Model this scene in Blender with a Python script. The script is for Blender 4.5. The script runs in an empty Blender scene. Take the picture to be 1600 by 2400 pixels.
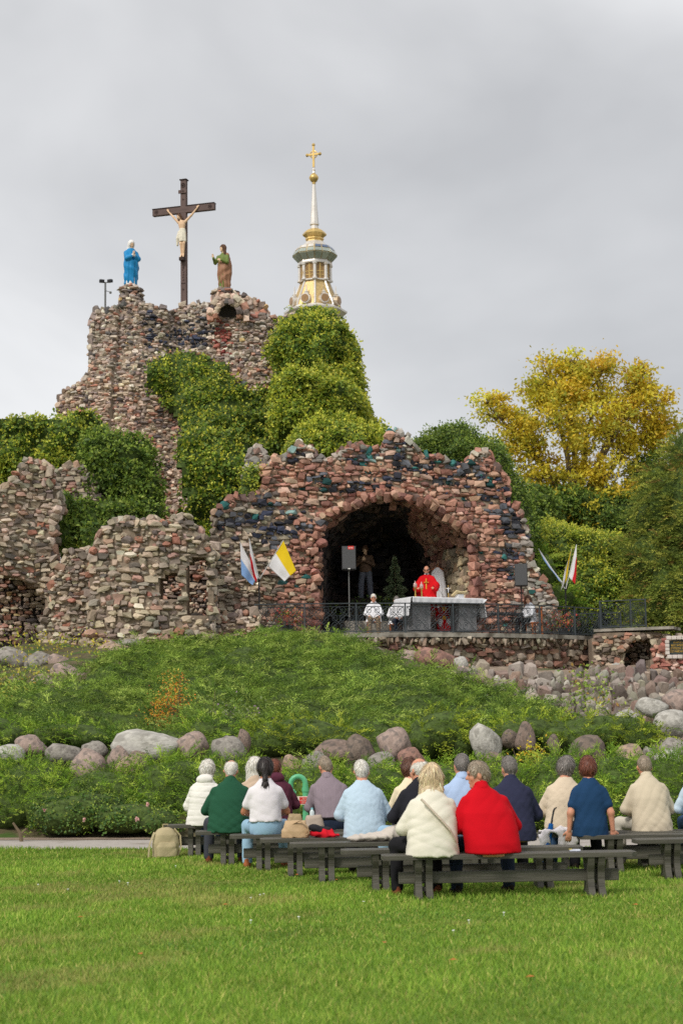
import bpy, bmesh, math, random
import numpy as np
from mathutils import Vector, Matrix
R = math.radians
random.seed(7); RNG = np.random.default_rng(7)
sc = bpy.context.scene
COL = sc.collection

# ---------------------------------------------------------------- camera
CAMZ = 1.65; FPX = 4000.0            # focal length in pixels of the 1600 x 2400 photograph
PITCH = math.atan(527 / 4000); ROLL = R(0.8)
cd = bpy.data.cameras.new('camera'); cam = bpy.data.objects.new('camera', cd); COL.objects.link(cam)
cd.sensor_fit = 'VERTICAL'; cd.sensor_height = 36.0; cd.lens = 36.0 * FPX / 2400
cd.dof.use_dof = True; cd.dof.focus_distance = 32.0; cd.dof.aperture_fstop = 3.2
cd.clip_start = 0.5; cd.clip_end = 5000
CM = Matrix.Rotation(R(90) + PITCH, 3, 'X') @ Matrix.Rotation(-ROLL, 3, 'Z')
cam.matrix_world = Matrix.Translation((0, 0, CAMZ)) @ CM.to_4x4()
sc.camera = cam
def ray(px, py): return CM @ Vector(((px - 800) / FPX, -(py - 1200) / FPX, -1))
def P(px, py, Y):                    # photo pixel at distance Y -> world point
    d = ray(px, py); return Vector((0, 0, CAMZ)) + d * (Y / d.y)
def G(px, py, z):                    # photo pixel on the level z
    d = ray(px, py); return Vector((0, 0, CAMZ)) + d * ((z - CAMZ) / d.z)

# ---------------------------------------------------------------- sky, sun, exposure
SUN_EL, SUN_AZ = R(43), R(216)       # azimuth from +Y towards +X: behind the camera, to the left
w = bpy.data.worlds.new('World'); sc.world = w; w.use_nodes = True
nt = w.node_tree; nt.nodes.clear(); L = nt.links.new
def wn(t, **k):
    n = nt.nodes.new(t)
    for a, b in k.items(): setattr(n, a, b)
    return n
tc = wn('ShaderNodeTexCoord'); mp = wn('ShaderNodeMapping')
mp.inputs['Scale'].default_value = (1.0, 1.0, 1.7); mp.inputs['Location'].default_value = (7.99, 3.60, 5.30)
L(tc.outputs['Generated'], mp.inputs['Vector'])
n1 = wn('ShaderNodeTexNoise'); n1.inputs['Scale'].default_value = 3.0; n1.inputs['Detail'].default_value = 5; n1.inputs['Roughness'].default_value = 0.46; n1.inputs['Distortion'].default_value = 0.35
L(mp.outputs['Vector'], n1.inputs['Vector'])
cr = wn('ShaderNodeValToRGB'); e = cr.color_ramp.elements
e[0].position = 0.30; e[0].color = (0.45, 0.453, 0.460, 1); e[1].position = 0.68; e[1].color = (0.80, 0.80, 0.80, 1)
m_ = cr.color_ramp.elements.new(0.5); m_.color = (0.61, 0.612, 0.617, 1)
L(n1.outputs['Fac'], cr.inputs['Fac'])
sky = wn('ShaderNodeTexSky', sky_type='NISHITA', sun_disc=False); sky.sun_elevation = SUN_EL; sky.sun_rotation = SUN_AZ
b1 = wn('ShaderNodeBackground'); b1.inputs['Strength'].default_value = 0.10; L(sky.outputs['Color'], b1.inputs['Color'])
b2 = wn('ShaderNodeBackground'); b2.inputs['Strength'].default_value = 0.77; L(cr.outputs['Color'], b2.inputs['Color'])
ms = wn('ShaderNodeMixShader'); ms.inputs['Fac'].default_value = 0.93
L(b1.outputs[0], ms.inputs[1]); L(b2.outputs[0], ms.inputs[2])
wo = wn('ShaderNodeOutputWorld'); L(ms.outputs[0], wo.inputs['Surface'])
sl = bpy.data.lights.new('sun', 'SUN'); sl.energy = 1.5; sl.angle = R(10); sl.color = (1.0, 0.96, 0.88)
so = bpy.data.objects.new('sun', sl); COL.objects.link(so)
sd = Vector((math.sin(SUN_AZ) * math.cos(SUN_EL), math.cos(SUN_AZ) * math.cos(SUN_EL), math.sin(SUN_EL)))
so.rotation_euler = sd.to_track_quat('Z', 'Y').to_euler(); so.location = sd * 60
vs = sc.view_settings; vs.view_transform = 'Standard'; vs.look = 'None'; vs.gamma = 1; vs.use_curve_mapping = False; vs.exposure = 0.70
sc.cycles.use_denoising = False
sc.cycles.max_bounces = 6; sc.cycles.diffuse_bounces = 3; sc.cycles.transparent_max_bounces = 8

# ---------------------------------------------------------------- helpers
def lin(r, g, b, k=1.0):
    f = lambda c: ((c / 255 + 0.055) / 1.055) ** 2.4 if c > 10 else c / 255 / 12.92
    return (f(r) * k, f(g) * k, f(b) * k)
def tag(o, label=None, cat=None, group=None, kind=None):
    if label: o['label'] = label
    if cat: o['category'] = cat
    if group: o['group'] = group
    if kind: o['kind'] = kind
    return o
def empty(name, loc=(0, 0, 0), rz=0.0):
    o = bpy.data.objects.new(name, None); COL.objects.link(o)
    o.location = loc; o.rotation_euler = (0, 0, rz); o.empty_display_size = 0.1
    return o
MATS = {}
def mat(name, base=(0.5, 0.5, 0.5), src='const', rough=0.8, var=0.15, vs=8.0, bump=0.0, bs=30.0, metal=0.0, spec=0.3, trans=0.0, stretch=None, hue=0.0, coat=0.0, sss=0.0, detail=4.0, dirt=None):
    if name in MATS: return MATS[name]
    m = bpy.data.materials.new(name); m.use_nodes = True; t = m.node_tree; t.nodes.clear(); K = t.links.new
    N = t.nodes.new
    out = N('ShaderNodeOutputMaterial'); pb = N('ShaderNodeBsdfPrincipled')
    pb.inputs['Roughness'].default_value = rough; pb.inputs['Metallic'].default_value = metal
    pb.inputs['Specular IOR Level'].default_value = spec; pb.inputs['Coat Weight'].default_value = coat
    if sss: pb.inputs['Subsurface Weight'].default_value = sss; pb.inputs['Subsurface Radius'].default_value = (0.02, 0.008, 0.004)
    tcn = N('ShaderNodeTexCoord'); vec = tcn.outputs['Object']
    if stretch:
        mpn = N('ShaderNodeMapping'); mpn.inputs['Scale'].default_value = stretch; K(vec, mpn.inputs['Vector']); vec = mpn.outputs['Vector']
    if src == 'attr':
        a = N('ShaderNodeAttribute'); a.attribute_name = 'Col'; c0 = a.outputs['Color']
    elif src == 'obj':
        a = N('ShaderNodeObjectInfo'); c0 = a.outputs['Color']
    else:
        a = N('ShaderNodeRGB'); a.outputs[0].default_value = (*base, 1); c0 = a.outputs[0]
    nz = N('ShaderNodeTexNoise'); nz.inputs['Scale'].default_value = vs; nz.inputs['Detail'].default_value = detail; nz.inputs['Roughness'].default_value = 0.6
    K(vec, nz.inputs['Vector'])
    mr = N('ShaderNodeMapRange'); mr.inputs['From Min'].default_value = 0.28; mr.inputs['From Max'].default_value = 0.72
    mr.inputs['To Min'].default_value = 1 - var; mr.inputs['To Max'].default_value = 1 + var; K(nz.outputs['Fac'], mr.inputs['Value'])
    mx = N('ShaderNodeVectorMath'); mx.operation = 'SCALE'; K(c0, mx.inputs[0]); K(mr.outputs[0], mx.inputs['Scale'])
    col = mx.outputs[0]
    if hue:
        nz2 = N('ShaderNodeTexNoise'); nz2.inputs['Scale'].default_value = vs * 0.37; K(vec, nz2.inputs['Vector'])
        hs = N('ShaderNodeHueSaturation'); mr2 = N('ShaderNodeMapRange'); mr2.inputs['From Min'].default_value = 0.3; mr2.inputs['From Max'].default_value = 0.7
        mr2.inputs['To Min'].default_value = 0.5 - hue; mr2.inputs['To Max'].default_value = 0.5 + hue
        K(nz2.outputs['Fac'], mr2.inputs['Value']); K(mr2.outputs[0], hs.inputs['Hue']); K(col, hs.inputs['Color']); col = hs.outputs[0]
    if dirt:                                              # (colour, scale, threshold): blotches of another colour
        nd = N('ShaderNodeTexNoise'); nd.inputs['Scale'].default_value = dirt[1]; nd.inputs['Detail'].default_value = 6; K(vec, nd.inputs['Vector'])
        md = N('ShaderNodeMapRange'); md.inputs['From Min'].default_value = dirt[2]; md.inputs['From Max'].default_value = dirt[2] + 0.12; K(nd.outputs['Fac'], md.inputs['Value'])
        mm = N('ShaderNodeMix'); mm.data_type = 'RGBA'; K(md.outputs[0], mm.inputs[0]); K(col, mm.inputs[6]); mm.inputs[7].default_value = (*dirt[0], 1); col = mm.outputs[2]
    K(col, pb.inputs['Base Color'])
    if bump:
        nb = N('ShaderNodeTexNoise'); nb.inputs['Scale'].default_value = bs; nb.inputs['Detail'].default_value = 5; K(vec, nb.inputs['Vector'])
        bp = N('ShaderNodeBump'); bp.inputs['Strength'].default_value = bump; bp.inputs['Distance'].default_value = 0.02
        K(nb.outputs['Fac'], bp.inputs['Height']); K(bp.outputs[0], pb.inputs['Normal'])
    sh = pb.outputs[0]
    if trans:
        tr = N('ShaderNodeBsdfTranslucent'); K(col, tr.inputs['Color'])
        mxs = N('ShaderNodeMixShader'); mxs.inputs['Fac'].default_value = trans; K(sh, mxs.inputs[1]); K(tr.outputs[0], mxs.inputs[2]); sh = mxs.outputs[0]
    K(sh, out.inputs['Surface'])
    MATS[name] = m
    return m
def mesh(name, V, Fs, col=None, smooth=False):
    me = bpy.data.meshes.new(name)
    V = np.asarray(V, dtype=np.float32)
    if isinstance(Fs, np.ndarray) and Fs.ndim == 2:
        k = Fs.shape[1]; n = len(Fs)
        me.vertices.add(len(V)); me.vertices.foreach_set('co', V.ravel())
        me.loops.add(n * k); me.loops.foreach_set('vertex_index', Fs.astype(np.int32).ravel())
        me.polygons.add(n); me.polygons.foreach_set('loop_start', np.arange(0, n * k, k, dtype=np.int32))
        me.update(calc_edges=True)
    else:
        me.from_pydata([tuple(map(float, v)) for v in V], [], [tuple(map(int, f)) for f in Fs]); me.update()
    if col is not None:
        a = me.color_attributes.new('Col', 'FLOAT_COLOR', 'POINT')
        c = np.ones((len(V), 4), dtype=np.float32); c[:, :3] = col; a.data.foreach_set('color', c.ravel())
    me.polygons.foreach_set('use_smooth', np.full(len(me.polygons), bool(smooth)))
    return me
def obj(name, me, m=None, parent=None, loc=None):
    o = bpy.data.objects.new(name, me); COL.objects.link(o)
    if m is not None and len(me.materials) == 0: me.materials.append(m)
    if parent is not None: o.parent = parent
    if loc is not None: o.location = loc
    return o
class MB:                                                # mesh builder for hard things
    def __init__(s): s.V = []; s.F = []
    def add(s, V, F):
        o = len(s.V); s.V += [tuple(v) for v in V]; s.F += [tuple(i + o for i in f) for f in F]; return s
    def box(s, c, d, rz=0, M=None, ch=0.0):
        x, y, z = [k / 2 for k in d]; V = []
        if ch <= 0:
            V = [Vector((a * x, b * y, q * z)) for a in (-1, 1) for b in (-1, 1) for q in (-1, 1)]
            F = [(0, 1, 3, 2), (4, 6, 7, 5), (0, 4, 5, 1), (2, 3, 7, 6), (0, 2, 6, 4), (1, 5, 7, 3)]
        else:
            bm = bmesh.new(); bmesh.ops.create_cube(bm, size=1.0)
            for v in bm.verts: v.co = Vector((v.co.x * d[0], v.co.y * d[1], v.co.z * d[2]))
            bmesh.ops.bevel(bm, geom=bm.edges[:], offset=ch, segments=2, affect='EDGES', profile=0.5)
            bm.verts.index_update(); V = [v.co.copy() for v in bm.verts]; F = [tuple(v.index for v in f.verts) for f in bm.faces]; bm.free()
        Q = M if M is not None else Matrix.Rotation(rz, 3, 'Z')
        return s.add([Q @ v + Vector(c) for v in V], F)
    def tube(s, pts, r, n=8, cap=True, ell=1.0):
        pts = [Vector(p) for p in pts]; rr = r if isinstance(r, (list, tuple)) else [r] * len(pts)
        up = Vector((0, 0, 1)); V = []; F = []; prev = None
        for i, p in enumerate(pts):
            t = (pts[min(i + 1, len(pts) - 1)] - pts[max(i - 1, 0)])
            if t.length < 1e-9: t = Vector((0, 0, 1))
            t.normalize()
            a = (prev - t * prev.dot(t)) if prev is not None else (t.cross(up) if abs(t.z) < 0.95 else t.cross(Vector((0, 1, 0))))
            if a.length < 1e-6: a = t.orthogonal()
            a.normalize(); prev = a; b = t.cross(a)
            for k in range(n):
                th = 2 * math.pi * k / n; V.append(p + (a * math.cos(th) + b * math.sin(th) * ell) * rr[i])
        for i in range(len(pts) - 1):
            for k in range(n):
                F.append((i * n + k, i * n + (k + 1) % n, (i + 1) * n + (k + 1) % n, (i + 1) * n + k))
        if cap: F.append(tuple(range(n - 1, -1, -1))); F.append(tuple((len(pts) - 1) * n + k for k in range(n)))
        return s.add(V, F)
    def lathe(s, prof, n=16, c=(0, 0, 0), rot=0.0, cap=True):
        V = []; F = []
        for (r, z) in prof:
            for k in range(n):
                th = 2 * math.pi * k / n + rot; V.append((c[0] + r * math.cos(th), c[1] + r * math.sin(th), c[2] + z))
        for i in range(len(prof) - 1):
            for k in range(n): F.append((i * n + k, i * n + (k + 1) % n, (i + 1) * n + (k + 1) % n, (i + 1) * n + k))
        if cap: F.append(tuple(range(n - 1, -1, -1))); F.append(tuple((len(prof) - 1) * n + k for k in range(n)))
        return s.add(V, F)
    def prism(s, poly, y0, y1, M=None, off=(0, 0, 0)):   # polygon in (x,z), extruded along y
        n = len(poly); V = [Vector((x, y0, z)) for x, z in poly] + [Vector((x, y1, z)) for x, z in poly]
        F = [tuple(range(n)), tuple(range(2 * n - 1, n - 1, -1))] + [(i, i + n, (i + 1) % n + n, (i + 1) % n) for i in range(n)]
        if M is not None: V = [M @ v for v in V]
        return s.add([v + Vector(off) for v in V], F)
    def build(s, name, m, parent=None, smooth=False, loc=None, fixn=True):
        me = mesh(name, s.V, s.F, smooth=False)
        if fixn:
            bm = bmesh.new(); bm.from_mesh(me); bmesh.ops.recalc_face_normals(bm, faces=bm.faces); bm.to_mesh(me); bm.free()
        if smooth:
            me.polygons.foreach_set('use_smooth', np.ones(len(me.polygons), dtype=bool)); me.set_sharp_from_angle(angle=R(40))
        return obj(name, me, m, parent, loc)
def noise3(p, seed=0, scale=1.0, octaves=3):             # cheap smooth noise from sines, about -1..1
    r = np.random.default_rng(seed); p = np.asarray(p, dtype=np.float32) * scale; out = np.zeros(p.shape[:-1], dtype=np.float32); a = 1.0; tot = 0
    for o in range(octaves):
        for k in range(4):
            d = r.normal(size=3); d /= np.linalg.norm(d); f = 2.0 ** o * r.uniform(0.8, 1.25)
            out += a * np.sin((p @ d.astype(np.float32)) * f * 2.2 + r.uniform(0, 6.28)); 
        tot += a * 2.2; a *= 0.55
    return out / tot
def inpoly(x, z, poly):
    x = np.asarray(x); z = np.asarray(z); ins = np.zeros(x.shape, bool); n = len(poly)
    for i in range(n):
        x1, z1 = poly[i]; x2, z2 = poly[(i + 1) % n]
        c = ((z1 > z) != (z2 > z)) & (x < (x2 - x1) * (z - z1) / ((z2 - z1) if z2 != z1 else 1e-9) + x1)
        ins ^= c
    return ins

# ---------------------------------------------------------------- implicit surfaces (bodies, cloth, statues)
def rotm(yaw=0, pitch=0, roll=0):
    return np.array(Matrix.Rotation(yaw, 3, 'Z') @ Matrix.Rotation(pitch, 3, 'X') @ Matrix.Rotation(roll, 3, 'Y'))
class SDF:
    def __init__(s, lo, hi, vox):
        s.lo = np.array(lo, float); s.v = vox; s.n = np.ceil((np.array(hi) - s.lo) / vox).astype(int) + 1
        s.F = np.full(s.n, 0.5, dtype=np.float32)
    def sl(s, lo, hi):
        a = np.clip(np.floor((np.array(lo) - s.lo) / s.v).astype(int), 0, s.n); b = np.clip(np.ceil((np.array(hi) - s.lo) / s.v).astype(int) + 1, 0, s.n)
        return tuple(slice(i, j) for i, j in zip(a, b))
    def grid(s, sl):
        ax = [(s.lo[i] + np.arange(sl[i].start, sl[i].stop) * s.v).astype(np.float32) for i in range(3)]
        return np.meshgrid(*ax, indexing='ij')
    def put(s, sl, d, k, mode='u'):
        A = s.F[sl]
        if A.size == 0: return
        if mode == 'u':
            if k > 0:
                h = np.maximum(k - np.abs(A - d), 0) / k; s.F[sl] = np.minimum(A, d) - h * h * k * 0.25
            else: s.F[sl] = np.minimum(A, d)
        else:                                            # subtract
            d = -d
            h = np.maximum(k - np.abs(A - d), 0) / max(k, 1e-6); s.F[sl] = np.maximum(A, d) + h * h * k * 0.25
    def cone(s, a, b, ra, rb, k=0.02, sx=1.0, mode='u'):
        a = np.array(a, float); b = np.array(b, float); m = max(ra, rb) + k + 2 * s.v
        sl = s.sl(np.minimum(a, b) - m, np.maximum(a, b) + m); X, Y, Z = s.grid(sl)
        if X.size == 0: return s
        ab = b - a; L2 = max(float(ab @ ab), 1e-9); px, py, pz = X - a[0], Y - a[1], Z - a[2]
        t = np.clip((px * ab[0] + py * ab[1] + pz * ab[2]) / L2, 0, 1)
        d = np.sqrt((px - t * ab[0]) ** 2 + (py - t * ab[1]) ** 2 + (pz - t * ab[2]) ** 2) - (ra + (rb - ra) * t)
        s.put(sl, d.astype(np.float32), k, mode); return s
    def chain(s, pts, rr, k=0.02):
        for i in range(len(pts) - 1): s.cone(pts[i], pts[i + 1], rr[i], rr[i + 1], k)
        return s
    def ell(s, c, r, k=0.02, M=None, mode='u'):
        c = np.array(c, float); r = np.array(r, float); m = (max(r) if M is not None else r) + k + 2 * s.v
        sl = s.sl(c - m, c + m); X, Y, Z = s.grid(sl)
        if X.size == 0: return s
        q = [X - c[0], Y - c[1], Z - c[2]]
        if M is not None: q = [M[0, i] * q[0] + M[1, i] * q[1] + M[2, i] * q[2] for i in range(3)]
        k0 = np.sqrt(sum((q[i] / r[i]) ** 2 for i in range(3))); k1 = np.sqrt(sum((q[i] / r[i] ** 2) ** 2 for i in range(3)))
        d = k0 * (k0 - 1) / np.maximum(k1, 1e-6)
        s.put(sl, d.astype(np.float32), k, mode); return s
    def loft(s, rows, k=0.03, fold=None, mode='u', power=2.0):   # rows of (z, half width, half depth, x centre, y centre)
        rows = np.array(rows, float); rows = rows[np.argsort(rows[:, 0])]; m = max(rows[:, 1].max(), rows[:, 2].max()) * 1.3 + k + 0.05
        lo = [rows[:, 3].min() - m, rows[:, 4].min() - m, rows[0, 0] - 0.05]; hi = [rows[:, 3].max() + m, rows[:, 4].max() + m, rows[-1, 0] + 0.05]
        sl = s.sl(lo, hi); X, Y, Z = s.grid(sl)
        if X.size == 0: return s
        zz = Z[0, 0, :]; f = lambda i: np.interp(zz, rows[:, 0], rows[:, i])[None, None, :].astype(np.float32)
        W, D, xc, yc = f(1), f(2), f(3), f(4)
        dx, dy = (X - xc), (Y - yc)
        rr = (np.abs(dx / W) ** power + np.abs(dy / D) ** power) ** (1 / power)
        if fold is not None:                             # (count, amplitude, phase): hanging folds that fade to the top
            th = np.arctan2(dy / D, dx / W); ztop, zbot = rows[-1, 0], rows[0, 0]
            a = np.clip((ztop - Z) / (ztop - zbot), 0, 1); rr = rr - fold[1] * a * (np.sin(th * fold[0] + fold[2] + 1.5 * Z) + 0.5 * np.sin(th * fold[0] * 1.7 + 2.0 + fold[2] - Z))
        d = (rr - 1) * np.minimum(W, D)
        d = np.maximum(d, np.maximum(rows[0, 0] - Z, Z - rows[-1, 0]))
        s.put(sl, d.astype(np.float32), k, mode); return s
    def disp(s, fn):
        sl = tuple(slice(0, i) for i in s.n); near = np.abs(s.F) < 0.08
        idx = np.nonzero(near); p = np.stack([s.lo[i] + idx[i] * s.v for i in range(3)], -1); s.F[idx] += fn(p).astype(np.float32); return s
    def cutplane(s, pt, nrm, k=0.0):                     # remove the side nrm points to
        X, Y, Z = s.grid(tuple(slice(0, i) for i in s.n)); n = np.array(nrm, float); n /= np.linalg.norm(n)
        d = (X - pt[0]) * n[0] + (Y - pt[1]) * n[1] + (Z - pt[2]) * n[2]; s.F = np.maximum(s.F, d.astype(np.float32)); return s
    def mesh(s, name):
        F = s.F.copy(); F[0], F[-1] = 0.5, 0.5; F[:, 0], F[:, -1] = 0.5, 0.5; F[:, :, 0], F[:, :, -1] = 0.5, 0.5
        S = F < 0; cs = [(i, j, k) for i in (0, 1) for j in (0, 1) for k in (0, 1)]; n = s.n
        cnt = sum(S[i:n[0] - 1 + i, j:n[1] - 1 + j, k:n[2] - 1 + k].astype(np.int8) for i, j, k in cs)
        I = np.nonzero((cnt > 0) & (cnt < 8)); base = np.stack(I, -1); N = len(base)
        idx = np.full(n - 1, -1, dtype=np.int64); idx[I] = np.arange(N)
        acc = np.zeros((N, 3)); c = np.zeros(N)
        for a in cs:
            for ax in range(3):
                if a[ax]: continue
                b = list(a); b[ax] = 1
                fa = F[base[:, 0] + a[0], base[:, 1] + a[1], base[:, 2] + a[2]]; fb = F[base[:, 0] + b[0], base[:, 1] + b[1], base[:, 2] + b[2]]
                cr_ = (fa < 0) != (fb < 0); t = np.where(cr_, fa / np.where(fa == fb, 1, fa - fb), 0)
                p = np.tile(np.array(a, float), (N, 1)); p[:, ax] += t; acc += p * cr_[:, None]; c += cr_
        V = s.lo + (base + acc / np.maximum(c, 1)[:, None]) * s.v; Q = []
        for ax in range(3):
            u, v = (ax + 1) % 3, (ax + 2) % 3
            A = [slice(None)] * 3; B = [slice(None)] * 3; A[ax] = slice(0, -1); B[ax] = slice(1, None)
            sa, sb = S[tuple(A)], S[tuple(B)]; E = np.stack(np.nonzero(sa != sb), -1)
            ok = (E[:, u] > 0) & (E[:, v] > 0) & (E[:, u] < n[u] - 1) & (E[:, v] < n[v] - 1); E = E[ok]
            def ci(du, dv):
                q = E.copy(); q[:, u] += du; q[:, v] += dv; return idx[q[:, 0], q[:, 1], q[:, 2]]
            q = np.stack([ci(-1, -1), ci(0, -1), ci(0, 0), ci(-1, 0)], -1)
            inv = sa[E[:, 0], E[:, 1], E[:, 2]]; q[~inv] = q[~inv][:, ::-1]; Q.append(q)
        Q = np.concatenate(Q); Q = Q[(Q >= 0).all(1)]
        return mesh(name, V, Q, smooth=True)
# ---------------------------------------------------------------- ground, lawn, path, slope
ZT = 4.80                                                # level of the grotto terrace
LY = [-50, 29.4, 30.6, 32, 34, 38, 44, 48, 51, 53, 58, 4000]; LZ = [-0.02, -0.02, 0.5, 1.05, 1.4, 1.9, 3.0, 3.9, 4.45, 4.55, 4.55, 4.55]
RZ = [-0.02, -0.02, 0.45, 0.9, 1.1, 1.35, 2.7, 3.3, 3.45, 3.5, 3.5, 3.5]
def terr(x, Y):
    x = np.asarray(x, float); Y = np.asarray(Y, float)
    yp = Y + 0.14 * np.clip(x + 3.5, -6, 9) * np.clip((42 - Y) / 10, 0, 1)
    t = np.clip((x - 0.4) / 3.6, 0, 1); t = t * t * (3 - 2 * t)
    z = np.interp(yp, LY, LZ) * (1 - t) + np.interp(yp, LY, RZ) * t
    on = np.clip((yp - 31) / 3, 0, 1) * np.clip((54 - Y) / 4, 0, 1)
    z = z + on * (0.12 * np.sin(x * 0.9 + Y * 0.3) + 0.08 * np.sin(x * 2.1 - Y * 0.7))
    hill = 8.5 * np.exp(-((x + 4.5) / 6.5) ** 2 - ((Y - 70) / 7.0) ** 2)
    fall = np.clip((Y - 95) / 60, 0, 1) * np.clip(z, 0, 9)
    return z + hill - fall
def T(px, py, y0=18.0, y1=70.0):                         # photo pixel -> point on the ground
    for Y in np.arange(y0, y1, 0.1):
        p = P(px, py, Y)
        if p.z <= terr(p.x, p.y): return p
    return P(px, py, y1)
xs = np.concatenate([np.linspace(-1500, -40, 14), np.linspace(-32, 32, 129), np.linspace(40, 1500, 14)])
ys = np.concatenate([np.linspace(-60, 18, 14), np.arange(20, 62, 0.5), np.linspace(63, 110, 40), np.linspace(130, 2500, 14)])
XX, YY = np.meshgrid(xs, ys, indexing='ij'); ZZ = terr(XX, YY) - 0.01
V = np.stack([XX, YY, ZZ], -1).reshape(-1, 3); ny = len(ys); a = np.arange(len(xs) - 1)[:, None] * ny + np.arange(ny - 1)[None]
Fq = np.stack([a, a + ny, a + ny + 1, a + 1], -1).reshape(-1, 4)
mat_soil = mat('soil', lin(92, 84, 60), rough=1, var=0.4, vs=3, bump=0.4, bs=12, dirt=(lin(70, 92, 40), 1.4, 0.5))
tag(obj('ground', mesh('ground', V, Fq, smooth=True), mat_soil), kind='structure')
mat_lawn = mat('lawn', lin(100, 128, 42), rough=1, var=0.25, vs=1.3, bump=0.5, bs=60, hue=0.02, dirt=(lin(150, 148, 74), 0.9, 0.6))
def pnear(x): return 26.3 - 0.17 * (x + 3.5)
def strip(name, m, near, far, z, x0=-60, x1=60, n=40):
    X = np.linspace(x0, x1, n); V = []; F = []
    for x in X: V += [(x, near(x), z), (x, far(x), z)]
    F = [(2 * i, 2 * i + 2, 2 * i + 3, 2 * i + 1) for i in range(n - 1)]
    return tag(obj(name, mesh(name, V, F), m), kind='structure')
strip('lawn', mat_lawn, lambda x: -30, pnear, 0.0)
strip('path', mat('asphalt_path', lin(168, 160, 152), rough=0.9, var=0.12, vs=6, bump=0.15, bs=90, dirt=(lin(140, 130, 118), 1.0, 0.58)), lambda x: pnear(x) - 0.02, lambda x: pnear(x) + 2.35, 0.012)
strip('path_edge', mat('gravel', lin(150, 132, 116), rough=1, var=0.45, vs=40, bump=0.8, bs=60), lambda x: pnear(x) + 2.33, lambda x: pnear(x) + 3.0, 0.02)

# ---------------------------------------------------------------- stones
def hull(seed, n=12, box=True):
    r = np.random.default_rng(seed); bm = bmesh.new(); pts = []
    if box:
        for a in (-1, 1):
            for b in (-1, 1):
                for c in (-1, 1): pts.append(np.array([a, b, c]) * r.uniform(0.22, 0.5, 3))
        for k in range(5):
            p = r.normal(size=3); p /= (np.abs(p) ** 5.0).sum() ** (1 / 5.0); pts.append(p * 0.5 * r.uniform(0.9, 1.08))
    else:
        for k in range(n + 6):
            p = r.normal(size=3); p /= np.linalg.norm(p); pts.append(p * 0.5)
    for p in pts: bm.verts.new(p)
    q = bmesh.ops.convex_hull(bm, input=bm.verts)
    bmesh.ops.delete(bm, geom=[g for g in q['geom_interior'] if isinstance(g, bmesh.types.BMVert)], context='VERTS')
    bmesh.ops.triangulate(bm, faces=bm.faces); bm.verts.index_update()
    V = np.array([v.co[:] for v in bm.verts]); F = np.array([[v.index for v in f.verts] for f in bm.faces]); bm.free()
    V = V / (V.max(0) - V.min(0)); return V, F
SBOX = [hull(i) for i in range(20)]; SRND = [hull(100 + i, 22, False) for i in range(12)]
STONES = SBOX + SRND
MAT_STO = mat('stone_piece', src='obj', rough=0.9, var=0.28, vs=2.2, bump=0.5, bs=5, spec=0.2, detail=8)
MAT_STA = mat('stone_rubble', src='attr', rough=0.9, var=0.28, vs=7, bump=0.5, bs=28, spec=0.2, detail=8)
MAT_CORE = mat('mortar', lin(138, 122, 106), rough=1, var=0.35, vs=4, bump=0.8, bs=14)
MAT_DARK = mat('shaded_mortar', lin(46, 41, 38), rough=1, var=0.3, vs=4, bump=0.8, bs=14)  # near-black mortar; also lines caves and niches, their shade put into its colour
STM = []
for i, (v, f) in enumerate(STONES):
    me = mesh('stone', v, f); me.materials.append(MAT_STO); STM.append(me)
class Stones:
    def __init__(s): s.c = []; s.fr = []; s.d = []; s.col = []; s.var = []
    def add(s, c, fr, d, col, var): s.c.append(c); s.fr.append(fr); s.d.append(d); s.col.append(col); s.var.append(var)
    def emit(s, root, nind=300, name='stone', rest='small_stones'):
        c = np.concatenate(s.c); fr = np.concatenate(s.fr); d = np.concatenate(s.d); col = np.concatenate(s.col); var = np.concatenate(s.var)
        key = d[:, 0] * d[:, 2]; order = np.argsort(-key); ind, oth = order[:nind], order[nind:]
        for i in ind:
            o = bpy.data.objects.new(name, STM[var[i]]); COL.objects.link(o); o.parent = root
            M = Matrix([list(fr[i, :, 0] * d[i, 0]) + [0], list(fr[i, :, 1] * d[i, 1]) + [0], list(fr[i, :, 2] * d[i, 2]) + [0], [0, 0, 0, 1]])
            M = Matrix([[fr[i, r, k] * d[i, k] for k in range(3)] + [c[i, r]] for r in range(3)] + [[0, 0, 0, 1]])
            o.matrix_local = M; o.color = (*col[i], 1)
        Vs, Fs, Cs, off = [], [], [], 0
        for k in range(len(STONES)):
            sel = oth[var[oth] == k]
            if len(sel) == 0: continue
            v, f = STONES[k]; loc = v[None] * d[sel][:, None, :]                      # n,m,3
            Wv = np.einsum('nij,nmj->nmi', fr[sel], loc) + c[sel][:, None]; m = len(v)
            Vs.append(Wv.reshape(-1, 3)); Fs.append((f[None] + (np.arange(len(sel)) * m)[:, None, None] + off).reshape(-1, 3)); off += len(sel) * m
            Cs.append(np.repeat(col[sel], m, 0))
        if Vs:
            o = obj(rest, mesh(rest, np.concatenate(Vs), np.concatenate(Fs), col=np.concatenate(Cs)), MAT_STA, root); tag(o, kind='stuff')
        return len(c)
def frames(t, n):                                        # columns: along, out of the wall, up
    t = t / np.linalg.norm(t, axis=-1, keepdims=True); n = n / np.linalg.norm(n, axis=-1, keepdims=True)
    u = np.cross(t, n); u /= np.linalg.norm(u, axis=-1, keepdims=True); t2 = np.cross(n, u)
    return np.stack([t2, n, u], -1)
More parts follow.
